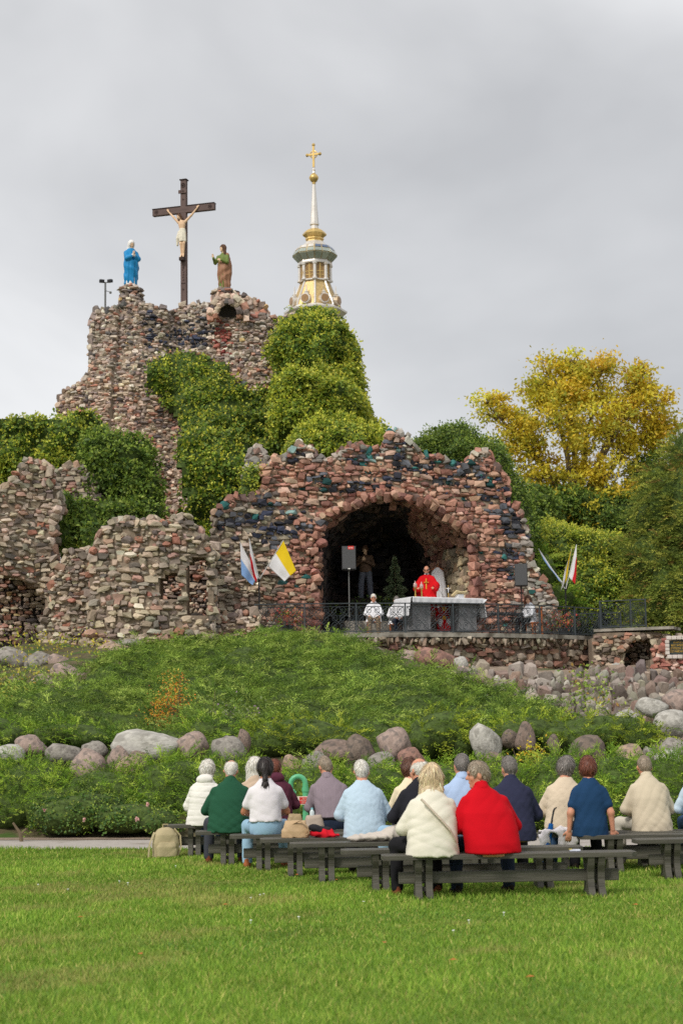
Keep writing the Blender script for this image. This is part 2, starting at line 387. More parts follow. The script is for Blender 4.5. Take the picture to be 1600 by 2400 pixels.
def twist(fr, r, amt=0.09):
    n = len(fr); a = r.normal(0, amt, (n, 3)); out = fr.copy()
    ca, sa = np.cos(a[:, 1])[:, None], np.sin(a[:, 1])[:, None]
    x, z = fr[:, :, 0] * ca + fr[:, :, 2] * sa, -fr[:, :, 0] * sa + fr[:, :, 2] * ca
    cb, sb = np.cos(a[:, 0])[:, None], np.sin(a[:, 0])[:, None]
    y, z2 = fr[:, :, 1] * cb + z * sb, -fr[:, :, 1] * sb + z * cb
    return np.stack([x, y, z2], -1)
def lay(st, S, u0, u1, v0, v1, mask, colfn, hr=(0.09, 0.18), wr=(0.16, 0.42), depth=0.3, seed=1, sgn=1, warp=0.12, round_=0.45, proud=0.035, skip=0.0):
    r = np.random.default_rng(seed); us, vs_, ws, hs = [], [], [], []
    v = v0
    while v < v1:
        h = r.uniform(*hr); u = u0 - r.uniform(0, 0.3)
        while u < u1:
            wd = min(r.uniform(*wr), r.uniform(1.2, 3.4) * h); us.append(u + wd / 2); vs_.append(v + h / 2 + r.normal(0, 0.012)); ws.append(wd); hs.append(h * r.uniform(0.85, 1.2)); u += wd * 0.98
        v += h * 0.96
    u = np.array(us); v = np.array(vs_); wd = np.array(ws); hh = np.array(hs)
    v = v + warp * (np.sin(u * 1.3 + seed) + 0.6 * np.sin(u * 3.1 + v * 0.7))
    ok = mask(u, v) & (r.random(len(u)) > skip); u, v, wd, hh = u[ok], v[ok], wd[ok], hh[ok]
    e_ = 0.04; p = S(u, v); t = S(u + e_, v) - S(u - e_, v); b = S(u, v + e_) - S(u, v - e_); n = np.cross(t, b) * sgn
    fr = twist(frames(t, n), r); n = fr[:, :, 1]
    dep = depth * r.uniform(0.8, 1.3, len(u)); pr = r.normal(0.0, proud, len(u))
    c = p + n * (pr - dep * 0.32)[:, None]
    d = np.stack([wd * r.uniform(1.0, 1.14, len(u)), dep, hh * 1.1], -1)
    var = np.where(r.random(len(u)) < round_, 20 + r.integers(0, 12, len(u)), r.integers(0, 20, len(u)))
    st.add(c, fr, d, colfn(p, r), var)
    nc = int((u1 - u0) * (v1 - v0) * 19)                 # small chinking stones in the joints
    u = r.uniform(u0, u1, nc); v = r.uniform(v0, v1, nc); ok = mask(u, v); u, v = u[ok], v[ok]
    if len(u):
        p = S(u, v); t = S(u + e_, v) - S(u - e_, v); b = S(u, v + e_) - S(u, v - e_); fr = twist(frames(t, np.cross(t, b) * sgn), r, 0.4); k = len(u)
        st.add(p - fr[:, :, 1] * r.uniform(-0.01, 0.05, k)[:, None], fr, np.stack([r.uniform(0.05, 0.12, k), r.uniform(0.08, 0.14, k), r.uniform(0.04, 0.09, k)], -1), colfn(p, r) * 0.95, r.integers(0, 32, k))
    return st
def edge_stones(st, pts, nrm, colfn, size=(0.22, 0.4), depth=0.35, seed=3, out=0.0, closed=False, big=1.0):
    r = np.random.default_rng(seed); C, FR, D = [], [], []
    for i in range(len(pts) - 1):
        a, b = np.array(pts[i], float), np.array(pts[i + 1], float); Ls = np.linalg.norm(b - a); q = 0.0
        if Ls < 1e-4: continue
        t = (b - a) / Ls; side = np.cross(t, nrm)
        while q < Ls:
            wd = r.uniform(*size); C.append(a + t * (q + wd / 2) + side * (out + r.normal(0, 0.05)) + nrm * r.normal(0.03, 0.05)); FR.append(np.stack([t, nrm, side], -1)); D.append((wd * 1.0, depth * r.uniform(0.8, 1.2), r.uniform(*size) * big)); q += wd * 0.95
    fr = twist(np.array(FR), r, 0.2); c = np.array(C); st.add(c, fr, np.array(D), colfn(c, r), r.integers(0, 32, len(c))); return st
def palette(cols, wts, jit=0.15):
    cols = np.array([lin(*c) for c in cols]) * 1.12; wts = np.array(wts, float) / sum(wts)
    def f(p, r):
        i = r.choice(len(cols), len(p), p=wts); c = cols[i] * np.exp(r.normal(0, jit, (len(p), 1))) * np.exp(r.normal(0, 0.03, (len(p), 3)))
        return np.clip(c, 0.004, 0.85)
    return f
PAL_RED = palette([(166, 124, 108), (152, 110, 96), (178, 140, 120), (136, 98, 88), (190, 158, 138), (116, 96, 90), (168, 148, 128)], [5, 5, 4, 3, 2.4, 1.2, 1.4])
PAL_CREAM = palette([(172, 157, 136), (156, 143, 125), (182, 163, 148), (164, 132, 117), (142, 131, 118), (122, 110, 99), (194, 183, 166), (156, 110, 93), (102, 93, 87)], [5, 5, 3.2, 3, 4.5, 4, 1.2, 1, 2.2])
PAL_MIX = palette([(186, 168, 148), (166, 146, 128), (198, 176, 158), (172, 132, 114), (146, 128, 118), (122, 108, 102), (198, 184, 168), (160, 112, 94), (98, 90, 88), (188, 158, 118)], [5, 5, 4, 4, 4, 3, 2, 1.6, 1.6, 0.4])
PAL_CAVE_SHADE = palette([(52, 48, 48), (40, 38, 40), (66, 58, 54), (78, 66, 58)], [4, 4, 2, 1])
PAL_GREY = palette([(162, 156, 146), (140, 134, 126), (180, 170, 156), (150, 128, 116), (122, 116, 110)], [4, 4, 3, 2, 2])
BLUES = np.array([lin(60, 60, 70), lin(66, 70, 88), lin(48, 48, 54), lin(106, 108, 116), lin(86, 86, 90)]); TEALS = np.array([lin(48, 96, 94), lin(66, 120, 116), lin(40, 72, 72), lin(136, 164, 160)])
def core_field(name, poly, holes, D, thick, m, root, step=0.16, inset=0.05):
    x0, x1 = min(p[0] for p in poly), max(p[0] for p in poly); z0, z1 = min(p[1] for p in poly), max(p[1] for p in poly)
    gx = np.arange(x0, x1 + step, step); gz = np.arange(z0, z1 + step, step); CX, CZ = np.meshgrid(gx[:-1] + step / 2, gz[:-1] + step / 2, indexing='ij')
    ok = inpoly(CX, CZ, poly)
    for h in holes: ok &= ~inpoly(CX, CZ, h)
    nx, nz = len(gx), len(gz); GX, GZ = np.meshgrid(gx, gz, indexing='ij'); DY = D(GX, GZ) + inset
    V = np.concatenate([np.stack([GX, DY, GZ], -1).reshape(-1, 3), np.stack([GX, DY + thick, GZ], -1).reshape(-1, 3)]); O = nx * nz; F = []
    for i, k in zip(*np.nonzero(ok)):
        a, b, c, d = i * nz + k, (i + 1) * nz + k, (i + 1) * nz + k + 1, i * nz + k + 1
        F.append((a, b, c, d)); F.append((d + O, c + O, b + O, a + O))
        if i == 0 or not ok[i - 1, k]: F.append((a, d, d + O, a + O))
        if i == ok.shape[0] - 1 or not ok[i + 1, k]: F.append((b, b + O, c + O, c))
        if k == 0 or not ok[i, k - 1]: F.append((a, a + O, b + O, b))
        if k == ok.shape[1] - 1 or not ok[i, k + 1]: F.append((d, c, c + O, d + O))
    F = np.array(F); used = np.unique(F); re = np.full(len(V), -1); re[used] = np.arange(len(used))
    return obj(name, mesh(name, V[used], re[F]), m, root)
def world_poly(pts, D):                                  # photo outline -> (x, z) on the depth surface D(x, z)
    out = []
    for px, py in pts:
        Y = 55.0
        for _ in range(8):
            p = P(px, py, Y); Y = float(D(np.array(p.x), np.array(p.z)))
        p = P(px, py, Y); out.append((p.x, p.z))
    return out
def wall(name, label, cat, pts, D, colfn, holes=(), thick=1.2, hr=(0.085, 0.175), wr=(0.14, 0.38), seed=1, core=None, nind=300, crown=True, extra=None, inset=0.05, **kw):
    poly = world_poly(pts, D); hl = [world_poly(h, D) for h in holes]
    zc = min(p[1] for p in poly); xc = sum(p[0] for p in poly) / len(poly)
    root = tag(empty(name), label, cat)
    core_field('mortar_core', poly, hl, D, thick, core or MAT_CORE, root, inset=inset)
    S = lambda u, v: np.stack([u, D(u, v), v], -1)
    def mask(u, v):
        m = inpoly(u, v, poly)
        for h in hl: m &= ~inpoly(u, v, h)
        return m
    st = Stones(); lay(st, S, min(p[0] for p in poly), max(p[0] for p in poly), zc, max(p[1] for p in poly), mask, colfn, hr, wr, seed=seed, **kw)
    if crown:
        zmin = zc + 0.4; seg = []
        for i in range(len(poly)):
            a, b = poly[i], poly[(i + 1) % len(poly)]
            if a[1] < zmin and b[1] < zmin: continue
            pa = (a[0], float(D(np.array(a[0]), np.array(a[1]))), a[1]); pb = (b[0], float(D(np.array(b[0]), np.array(b[1]))), b[1])
            for dy in np.arange(0.15, thick, 0.34):
                edge_stones(st, [np.array(pa) + (0, dy, 0), np.array(pb) + (0, dy, 0)], np.array([0, -1.0, 0]), colfn, size=(0.16, 0.36), seed=seed + i * 7 + int(dy * 10), out=0.0)
    if extra: extra(root, st, S, poly, hl)
    st.emit(root, nind); return root, poly, hl

# ---- the grotto facade
def Dg(x, z): return 55.2 + 0.28 * (np.asarray(x) - 1.8) + 0.06 * np.sin(np.asarray(x) * 2.1) + 0.05 * np.sin(np.asarray(z) * 3.0 + np.asarray(x)) - 0.03 * (np.asarray(z) - 4.8) * 0
GR = [(494, 1492), (497, 1315), (505, 1208), (517, 1189), (548, 1163), (579, 1168), (611, 1150), (619, 1111), (637, 1080), (679, 1060), (697, 1040), (726, 1048), (741, 1071), (762, 1079), (789, 1069), (815, 1045), (841, 1043), (867, 1060), (895, 1062), (912, 1022), (930, 1009), (951, 1022), (972, 1048), (993, 1066), (1034, 1069), (1055, 1087), (1071, 1102), (1097, 1087), (1113, 1060), (1139, 1056), (1160, 1085), (1183, 1116), (1186, 1179), (1215, 1200), (1233, 1241), (1241, 1315), (1254, 1341), (1285, 1377), (1300, 1416), (1304, 1500)]
ARCH = [(747, 1505), (747, 1262), (757, 1226), (783, 1205), (815, 1187), (846, 1176), (898, 1163), (940, 1166), (982, 1175), (1024, 1194), (1055, 1219), (1081, 1236), (1097, 1252), (1105, 1273), (1108, 1398), (1110, 1505)]
BL = [(555, 1215, 45, 25), (640, 1240, 60, 28), (690, 1230, 45, 22), (620, 1190, 30, 30), (830, 1140, 50, 12), (930, 1075, 26, 42), (900, 1125, 40, 14), (960, 1100, 40, 18), (1045, 1125, 40, 18), (1090, 1105, 35, 16), (1120, 1110, 28, 18), (1170, 1215, 16, 60), (1200, 1235, 22, 45), (1195, 1310, 18, 50), (690, 1075, 20, 12), (740, 1120, 24, 10), (870, 1075, 40, 12), (1000, 1090, 25, 10), (1150, 1165, 22, 22)]
def unproj(p):                                           # world points -> photo pixels
    Mi = np.array(CM.transposed()); q = (p - np.array([0, 0, CAMZ])) @ Mi.T
    return 800 + FPX * q[:, 0] / -q[:, 2], 1200 - FPX * q[:, 1] / -q[:, 2]
def col_grotto(p, r):
    px, py = unproj(p); c = PAL_RED(p, r); cc = PAL_CREAM(p, r); cg = PAL_GREY(p, r)
    fz = np.clip((690 - px) / 60, 0, 1) * np.clip((py - 1150) / 60, 0, 1); m = r.random(len(p)) < fz; c[m] = cc[m]
    m = r.random(len(p)) < np.clip((px - 1195) / 40, 0, 1) * 0.85; c[m] = cg[m]
    m = (r.random(len(p)) < 0.5) & (py < 1085); c[m] = cg[m]
    prob = np.zeros(len(p))
    for bx, by, rx, ry in BL: prob = np.maximum(prob, 0.85 * np.exp(-((px - bx) / rx) ** 2 - ((py - by) / ry) ** 2))
    m = r.random(len(p)) < prob; c[m] = BLUES[r.integers(0, 5, m.sum())]
    m = r.random(len(p)) < 0.022 + 0.05 * (py < 1110); c[m] = TEALS[r.integers(0, 4, m.sum())]
    return c
def grotto_extra(root, st, S, poly, hl):
    A = hl[0]; pts = [np.array((x, float(Dg(x, z)), z)) for x, z in A]
    edge_stones(st, [q + (0, -0.02, 0) for q in pts[::-1]], np.array([-0.27, -0.96, 0.0]), col_grotto, size=(0.2, 0.36), depth=0.5, seed=41, out=0.06, big=1.15)
    # vault and inner walls
    prof = np.array([(x, z) for x, z in A]); seg = np.linalg.norm(np.diff(prof, axis=0), axis=1); cum = np.concatenate([[0], np.cumsum(seg)])
    def SV(u, v):
        x = np.interp(u, cum, prof[:, 0]); z = np.interp(u, cum, prof[:, 1]); k = np.clip(v / 6.0, -0.2, 1)
        xc = 1.9; x2 = xc + (x - xc) * np.where(x > xc, 1 - 0.62 * np.clip(v / 3.2, 0, 1) ** 0.9, 1 - 0.12 * k); z2 = ZT + (z - ZT) * (1 - 0.16 * k) + 0.08 * np.sin(u * 2.3 + v * 1.9)
        return np.stack([x2 - 0.15 * v * 0, Dg(x, z) + v + 0.15, z2], -1)
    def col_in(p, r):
        c = PAL_CAVE_SHADE(p, r); cr_ = PAL_RED(p, r) * 0.8; cc = PAL_GREY(p, r) * np.array([0.95, 0.85, 0.68])  # stones turn dark with depth: the cave's shade is painted into their colour
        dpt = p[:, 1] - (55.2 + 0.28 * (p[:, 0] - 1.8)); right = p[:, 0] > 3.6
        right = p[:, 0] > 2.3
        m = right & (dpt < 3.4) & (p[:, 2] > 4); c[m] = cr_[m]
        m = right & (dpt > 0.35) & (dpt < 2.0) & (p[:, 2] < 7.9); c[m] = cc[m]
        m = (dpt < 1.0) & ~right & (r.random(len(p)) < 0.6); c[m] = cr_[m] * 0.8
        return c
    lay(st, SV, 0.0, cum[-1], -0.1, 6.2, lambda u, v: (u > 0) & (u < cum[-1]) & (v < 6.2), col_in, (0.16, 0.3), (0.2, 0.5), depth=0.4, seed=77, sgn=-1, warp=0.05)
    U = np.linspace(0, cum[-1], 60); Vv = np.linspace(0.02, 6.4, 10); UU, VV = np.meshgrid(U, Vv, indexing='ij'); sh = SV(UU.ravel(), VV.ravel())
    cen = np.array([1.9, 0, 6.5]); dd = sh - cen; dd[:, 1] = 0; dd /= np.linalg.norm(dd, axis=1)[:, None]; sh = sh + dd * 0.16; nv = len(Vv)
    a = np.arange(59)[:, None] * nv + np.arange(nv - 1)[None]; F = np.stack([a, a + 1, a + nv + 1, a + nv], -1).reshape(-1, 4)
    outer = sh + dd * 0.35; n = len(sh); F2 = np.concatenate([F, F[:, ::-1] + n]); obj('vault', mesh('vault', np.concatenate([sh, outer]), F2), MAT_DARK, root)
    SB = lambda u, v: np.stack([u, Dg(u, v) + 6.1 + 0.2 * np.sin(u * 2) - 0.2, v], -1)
    lay(st, SB, -1.4, 5.2, ZT, 9.6, lambda u, v: inpoly(u, v, [(x * 1.0, z) for x, z in A]), PAL_CAVE_SHADE, (0.2, 0.35), (0.25, 0.6), depth=0.5, seed=78)
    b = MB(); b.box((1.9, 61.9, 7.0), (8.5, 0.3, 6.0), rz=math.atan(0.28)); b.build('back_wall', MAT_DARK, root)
GROTTO, GPOLY, GHOLES = wall('grotto', 'red stone grotto with wide arched cave opening above the terrace', 'grotto', GR, Dg, col_grotto, holes=[ARCH], thick=1.5, hr=(0.09, 0.20), wr=(0.16, 0.46), seed=5, extra=grotto_extra, core=MAT_CORE, round_=0.35)

# ---- the Calvary mound
def Dc(x, z):
    x = np.asarray(x, float); z = np.asarray(z, float)
    y = 67.5 - 0.62 * np.clip(17.6 - z, -4, 12) * 0.75
    y = y + 0.09 * np.clip(np.abs(x + 9.0) - 0.6, 0, 9) ** 2 * (x < -9.0) + 0.05 * (x + 5.5) ** 2 * (x >= -9.0) * 0.5
    y = y - 0.55 * np.exp(-((x + 8.4) / 1.2) ** 2) + 0.5 * np.exp(-((x + 6.6) / 0.5) ** 2) + 0.18 * np.sin(x * 1.7 + z * 0.6) + 0.12 * np.sin(z * 1.9)
    return y
CV = [(140, 985), (139, 940), (155, 915), (195, 893), (213, 862), (212, 820), (216, 760), (222, 730), (262, 722), (300, 716), (345, 716), (372, 722), (400, 732), (420, 722), (445, 714), (475, 712), (494, 730), (520, 736), (560, 738), (620, 738), (645, 745), (668, 742), (700, 735), (715, 780), (715, 900), (640, 960), (560, 1010), (500, 1100), (470, 1280), (400, 1290), (300, 1250), (215, 1180), (150, 1090)]
PAL_TOP = palette([(170, 156, 142), (152, 138, 126), (186, 170, 154), (162, 130, 114), (136, 124, 116), (116, 106, 102), (196, 186, 172), (160, 114, 98), (94, 90, 90), (190, 164, 120)], [5, 5, 3.5, 3, 4.5, 3.5, 2, 1.4, 1.6, 0.3])
REDS = np.array([lin(150, 84, 76), lin(134, 70, 66), lin(168, 104, 92)])
def col_calvary(p, r):
    px, py = unproj(p); c = PAL_TOP(p, r); cm = PAL_MIX(p, r); m = r.random(len(p)) < np.clip((py - 820) / 120, 0, 1); c[m] = cm[m]
    b = np.zeros(len(p))
    for bx, by, rx, ry in [(425, 790, 40, 26), (455, 800, 26, 22), (478, 775, 24, 20), (400, 815, 20, 12), (355, 770, 14, 40)]: b = np.maximum(b, 0.7 * np.exp(-((px - bx) / rx) ** 2 - ((py - by) / ry) ** 2))
    m = r.random(len(p)) < b; c[m] = BLUES[r.integers(0, 5, m.sum())]
    b = 0.8 * np.exp(-((px - 520) / 18) ** 2 - ((py - 790) / 32) ** 2); m = r.random(len(p)) < b; c[m] = REDS[r.integers(0, 3, m.sum())]
    return c
CALV, CPOLY, _ = wall('calvary_mound', 'tall rubble stone mound that carries the large wooden crucifix', 'stone mound', CV, Dc, col_calvary, thick=3.0, hr=(0.075, 0.155), wr=(0.13, 0.34), seed=9, depth=0.32, round_=0.5, proud=0.05)

# ---- pedestals on the mound
def pedestal(name, label, cx, top, bot, wpx, Y, hole=None, seed=1, skew=0.0, steps=None):
    s = FPX / Y; c = P(cx, top, Y); zb = P(cx, bot, Y).z - 0.6; rad = wpx / s / 2; H = c.z - zb
    root = tag(empty(name), label, 'pedestal'); st = Stones()
    def Rz(v): return rad * (1 + skew * (1 - (v - zb) / H))
    def S(u, v):
        th = u / rad; rr = Rz(v) * (1 + 0.04 * np.sin(3 * th + v * 2)); return np.stack([c.x + rr * np.sin(th), Y - rr * np.cos(th) + rad, v], -1)
    hm = (lambda u, v: ~((np.abs(u - hole[0]) < hole[2] * np.sqrt(np.clip(1 - ((v - hole[1]) / hole[3]) ** 2, 0, 1))) & (v > hole[1]))) if hole else (lambda u, v: np.ones(u.shape, bool))
    lay(st, S, -math.pi * rad, math.pi * rad, zb, c.z - 0.06, hm, PAL_TOP if not hole else PAL_MIX, (0.09, 0.19) if not hole else (0.16, 0.34), (0.16, 0.4) if not hole else (0.2, 0.5), depth=0.3, seed=seed)
    b = MB(); b.lathe([(Rz(zb) * 0.9, zb), (Rz(c.z) * 0.9, c.z - 0.02)], n=20, c=(c.x, Y + rad, 0)); b.build('mortar_core', MAT_DARK, root)  # dark core seen through the hole paints the niche's shade
    r = np.random.default_rng(seed + 3); n = 26; th = r.uniform(0, 6.28, n); q = rad * np.sqrt(r.random(n)) * 0.95
    cc = np.stack([c.x + q * np.cos(th), Y + rad + q * np.sin(th), np.full(n, c.z - 0.03)], -1)
    st.add(cc, frames(np.stack([np.cos(th), np.sin(th), 0 * th], -1), np.stack([-np.sin(th), np.cos(th), 0 * th], -1)), np.stack([r.uniform(.25, .45, n), r.uniform(.25, .45, n), np.full(n, 0.1)], -1), PAL_TOP(cc, r), r.integers(0, 20, n))
    st.emit(root, 200); return Vector((c.x, Y + rad, c.z)), rad
PED1 = pedestal('stone_pedestal', 'round rubble pedestal under the blue robed statue', 304, 672, 730, 50, 68.2, seed=21, skew=0.45)
PED2 = pedestal('stone_pedestal', 'wide stone pedestal with dark niche under the brown robed statue', 527, 678, 742, 66, 68.0, seed=22, skew=0.15, hole=(0.08, 18.52, 0.40, 0.56))
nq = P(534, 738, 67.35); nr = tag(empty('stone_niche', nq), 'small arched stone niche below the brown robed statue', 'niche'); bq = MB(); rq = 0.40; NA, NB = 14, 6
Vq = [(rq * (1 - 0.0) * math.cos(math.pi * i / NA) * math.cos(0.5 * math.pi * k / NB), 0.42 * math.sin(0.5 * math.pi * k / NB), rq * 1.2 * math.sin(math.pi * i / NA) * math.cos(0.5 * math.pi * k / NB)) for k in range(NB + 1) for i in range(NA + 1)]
bq.add(Vq, [(k * (NA + 1) + i, k * (NA + 1) + i + 1, (k + 1) * (NA + 1) + i + 1, (k + 1) * (NA + 1) + i) for k in range(NB) for i in range(NA)]); bq.build('recess', MAT_DARK, nr, fixn=False)  # near-black lining stands in for shade in the hollow
stq = Stones(); rr_ = np.random.default_rng(8); th_ = np.linspace(-0.1, math.pi + 0.1, 13)
for ring, (r0_, sz_) in enumerate(((0.50, 0.26), (0.72, 0.3))):
    c_ = np.stack([r0_ * np.cos(th_) + rr_.normal(0, 0.02, 13), 0.02 + 0.1 * ring + rr_.normal(0, 0.03, 13), r0_ * 1.12 * np.sin(th_)], -1); stq.add(c_, twist(frames(np.stack([-np.sin(th_), 0 * th_, np.cos(th_)], -1), np.tile([0, -1.0, 0], (13, 1))), rr_, 0.15), np.stack([rr_.uniform(0.2, 0.3, 13) + 0.08 * ring, np.full(13, 0.3), np.full(13, sz_)], -1), PAL_MIX(c_, rr_), rr_.integers(0, 32, 13))
stq.emit(nr, 60, name='arch_stone')
# the sloping stone shoulder to the right of the niche
wall('stone_shoulder', 'sloping heap of rubble stone beside the niche pedestal', 'stone wall', [(548, 760), (548, 690), (575, 694), (600, 706), (618, 712), (624, 742), (640, 760)], lambda x, z: 68.2 + 0.02 * np.sin(np.asarray(x) * 3) + 0 * np.asarray(z), PAL_MIX, thick=1.2, hr=(0.14, 0.28), wr=(0.2, 0.5), seed=31, nind=120)

# ---- ruin walls to the left of the grotto
def flat(Y, sl=0.0, xc=0.0, amp=0.12, ph=0.0, bat=0.06):
    return lambda x, z: Y + sl * (np.asarray(x, float) - xc) + amp * np.sin(np.asarray(x, float) * 1.9 + ph) + amp * 0.5 * np.sin(np.asarray(z, float) * 2.3 + ph) + bat * (np.asarray(z, float) - 5)
wall('ruin_wall', 'tall cream stone ruin wall with a jagged peak, shrub at its right', 'stone wall', [(-60, 1520), (-60, 1160), (0, 1147), (27, 1132), (49, 1105), (58, 1083), (82, 1079), (107, 1093), (109, 1123), (129, 1150), (134, 1180), (118, 1240), (118, 1302), (128, 1337), (128, 1510)], flat(52.0, 0.25, -9, 0.2), PAL_CREAM, holes=[[(-60, 1525), (-60, 1370), (-10, 1352), (40, 1350), (85, 1368), (105, 1410), (112, 1470), (112, 1525)]], thick=1.0, seed=51, hr=(0.09, 0.19), wr=(0.15, 0.42))
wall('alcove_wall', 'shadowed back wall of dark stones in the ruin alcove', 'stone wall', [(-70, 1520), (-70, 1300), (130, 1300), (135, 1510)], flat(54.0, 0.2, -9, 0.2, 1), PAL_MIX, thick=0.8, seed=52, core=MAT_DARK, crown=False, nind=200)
wall('ruin_wall', 'low ragged stone wall between the tall ruin wall and the round tower', 'stone wall', [(95, 1515), (122, 1400), (134, 1337), (161, 1295), (192, 1289), (212, 1330), (226, 1400), (232, 1512)], flat(51.6, -0.2, -8, 0.1, 2), PAL_CREAM, thick=0.9, seed=53, nind=200)
def Dt(x, z):
    x = np.asarray(x, float); z = np.asarray(z, float); return 50.6 + 0.22 * np.clip(np.abs(x + 6.3) - 0.4, 0, 5) ** 2 * np.where(x > -6.3, 0.55, 1.0) + 0.1 * np.sin(z * 2 + x * 2) + 0.08 * (z - 5)
wall('ruin_tower', 'round stone ruin tower with a small dark niche left of the grotto', 'stone tower', [(208, 1520), (212, 1400), (214, 1302), (237, 1246), (263, 1223), (286, 1216), (320, 1222), (348, 1218), (379, 1231), (405, 1216), (424, 1209), (451, 1232), (464, 1258), (491, 1295), (497, 1430), (500, 1490), (312, 1510)], Dt, PAL_CREAM, holes=[[(370, 1402), (370, 1362), (384, 1343), (405, 1338), (422, 1350), (427, 1402)], [(438, 1446), (434, 1370), (440, 1318), (462, 1296), (486, 1308), (492, 1446)]], thick=1.1, seed=54, hr=(0.10, 0.21), wr=(0.15, 0.42), proud=0.05)
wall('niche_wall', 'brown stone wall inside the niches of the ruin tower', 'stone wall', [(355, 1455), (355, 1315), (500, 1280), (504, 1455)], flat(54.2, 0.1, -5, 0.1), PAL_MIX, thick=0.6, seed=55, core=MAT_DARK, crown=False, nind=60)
wall('low_wall', 'low stone wall running from the ruin tower to the grotto foot', 'stone wall', [(300, 1520), (330, 1480), (400, 1466), (440, 1450), (520, 1446), (600, 1436), (602, 1500)], flat(51.9, 0.1, -4, 0.06, 1), PAL_MIX, thick=0.7, seed=56, nind=150)
wall('ruin_wall', 'pale stone wall patch showing between two ivy shrubs', 'stone wall', [(120, 1200), (130, 1110), (150, 1092), (180, 1086), (215, 1120), (240, 1200)], flat(55.5, 0.1, -9, 0.1), PAL_CREAM, thick=0.8, seed=57, nind=60)
wall('stone_finial', 'dark stone cap with a small round niche beside the grotto crown', 'stone finial', [(575, 1120), (584, 1068), (592, 1052), (606, 1052), (630, 1078), (640, 1125)], flat(56.0, 0.1, -4, 0.05), PAL_GREY, thick=0.8, seed=58, nind=40, hr=(0.18, 0.3), wr=(0.25, 0.5))

# ---- terrace, retaining wall, rubble bank on the right
RAILPX = [(598, 52.5), (714, 52.5), (835, 52.6), (950, 52.8), (1062, 53.1), (1168, 53.7), (1265, 54.5), (1347, 55.5), (1408, 56.5)]
RAIL = [Vector((P(px, 1485, Y).x, Y, ZT)) for px, Y in RAILPX]
mat_conc = mat('terrace_concrete', lin(150, 144, 134), rough=0.95, var=0.3, vs=3, bump=0.4, bs=20, dirt=(lin(92, 86, 76), 2.0, 0.52))
front = [(-4.2, 53.0)] + [(v.x, v.y - 0.22) for v in RAIL] + [(9.6, 57.6), (12.5, 58.5)]
poly = front + [(12.5, 66), (-4.2, 66)]
b = MB(); n = len(poly)
b.add([(x, y, ZT) for x, y in poly] + [(x, y, ZT - 0.13) for x, y in poly], [tuple(range(n)), tuple(range(2 * n - 1, n - 1, -1))] + [(i, i + n, (i + 1) % n + n, (i + 1) % n) for i in range(n)])
tag(b.build('terrace', mat_conc), kind='structure')
fx = np.array([p[0] for p in front]); fy = np.array([p[1] for p in front])
def Dr(x, z): return np.interp(x, fx, fy) + 0.2 + 0.06 * np.sin(np.asarray(x) * 2.3 + np.asarray(z) * 3)
def wall_x(name, label, x0, x1, z0, z1, D, colfn, hr, wr, seed, nind=300, core=None, holes=(), fringe=None, thick=0.8):
    root = tag(empty(name), label, 'stone wall'); poly = [(x0, z0), (x1, z0), (x1, z1), (x0, z1)]
    core_field('mortar_core', poly, holes, D, thick, core or MAT_CORE, root, inset=0.1)
    st = Stones(); S = lambda u, v: np.stack([u, D(u, v), v], -1)
    def mask(u, v):
        m = inpoly(u, v, poly)
        for h in holes: m &= ~inpoly(u, v, h)
        return m
    lay(st, S, x0, x1, z0, z1, mask, colfn, hr, wr, seed=seed)
    if fringe: fringe(st, S)
    st.emit(root, nind); return root
def fringe(st, S):                                       # hanging dripstone pieces under the terrace edge
    r = np.random.default_rng(5); x = np.arange(-0.5, 9.6, 0.03); n = len(x); x = x + r.normal(0, 0.03, n)
    ln = r.uniform(0.10, 0.34, n); z = ZT - 0.14 - ln / 2 + r.uniform(-0.02, 0.06, n); y = np.interp(x, fx, fy) + r.uniform(0.02, 0.4, n)
    th = r.uniform(-0.5, 0.5, n); t = np.stack([np.cos(th), np.sin(th), 0 * th], -1); nn = np.stack([np.sin(th), -np.cos(th), 0.1 + 0 * th], -1)
    pal = palette([(150, 138, 122), (130, 114, 98), (172, 162, 148), (104, 90, 76), (90, 78, 66)], [3, 4, 1.2, 3, 1])
    c = np.stack([x, y, z], -1); st.add(c, twist(frames(t, nn), r, 0.25), np.stack([r.uniform(0.06, 0.15, n), r.uniform(0.1, 0.2, n), ln], -1), pal(c, r), r.integers(0, 32, n))
wall_x('retaining_wall', 'brown stone retaining wall with dripstone fringe under the terrace railing', -0.8, 9.9, 3.0, ZT - 0.12, Dr, palette([(142, 106, 92), (128, 110, 96), (162, 128, 110), (104, 86, 78), (150, 138, 122)], [4, 4, 3, 3, 3]), (0.11, 0.22), (0.18, 0.45), 61, fringe=fringe)
# raised step with its own cave at the right, and the red wall that carries the plaque
def step_extra(root, st, S, poly, hl):
    b = MB(); a = P(1405, 1474, 55.2); c = P(1592, 1484, 54.2); d = (c - a)
    b.box(((a.x + c.x) / 2, (a.y + c.y) / 2 + 0.45, a.z - 0.05), (d.length, 1.1, 0.09), rz=math.atan2(d.y, d.x)); b.build('coping_slab', mat_conc, root)
    edge_stones(st, [np.array((x, float(Dst(x, z)) + 0.0, z)) for x, z in hl[0]], np.array([0, -1.0, 0]), PAL_STEP, size=(0.12, 0.24), seed=62)
def Dst(x, z): return 54.6 - 0.06 * (np.asarray(x, float) - 9) + 0.08 * np.sin(np.asarray(x, float) * 3 + np.asarray(z, float) * 2)
PAL_STEP = palette([(150, 132, 114), (128, 112, 98), (166, 126, 106), (104, 92, 82), (176, 162, 142)], [4, 4, 2, 3, 2])
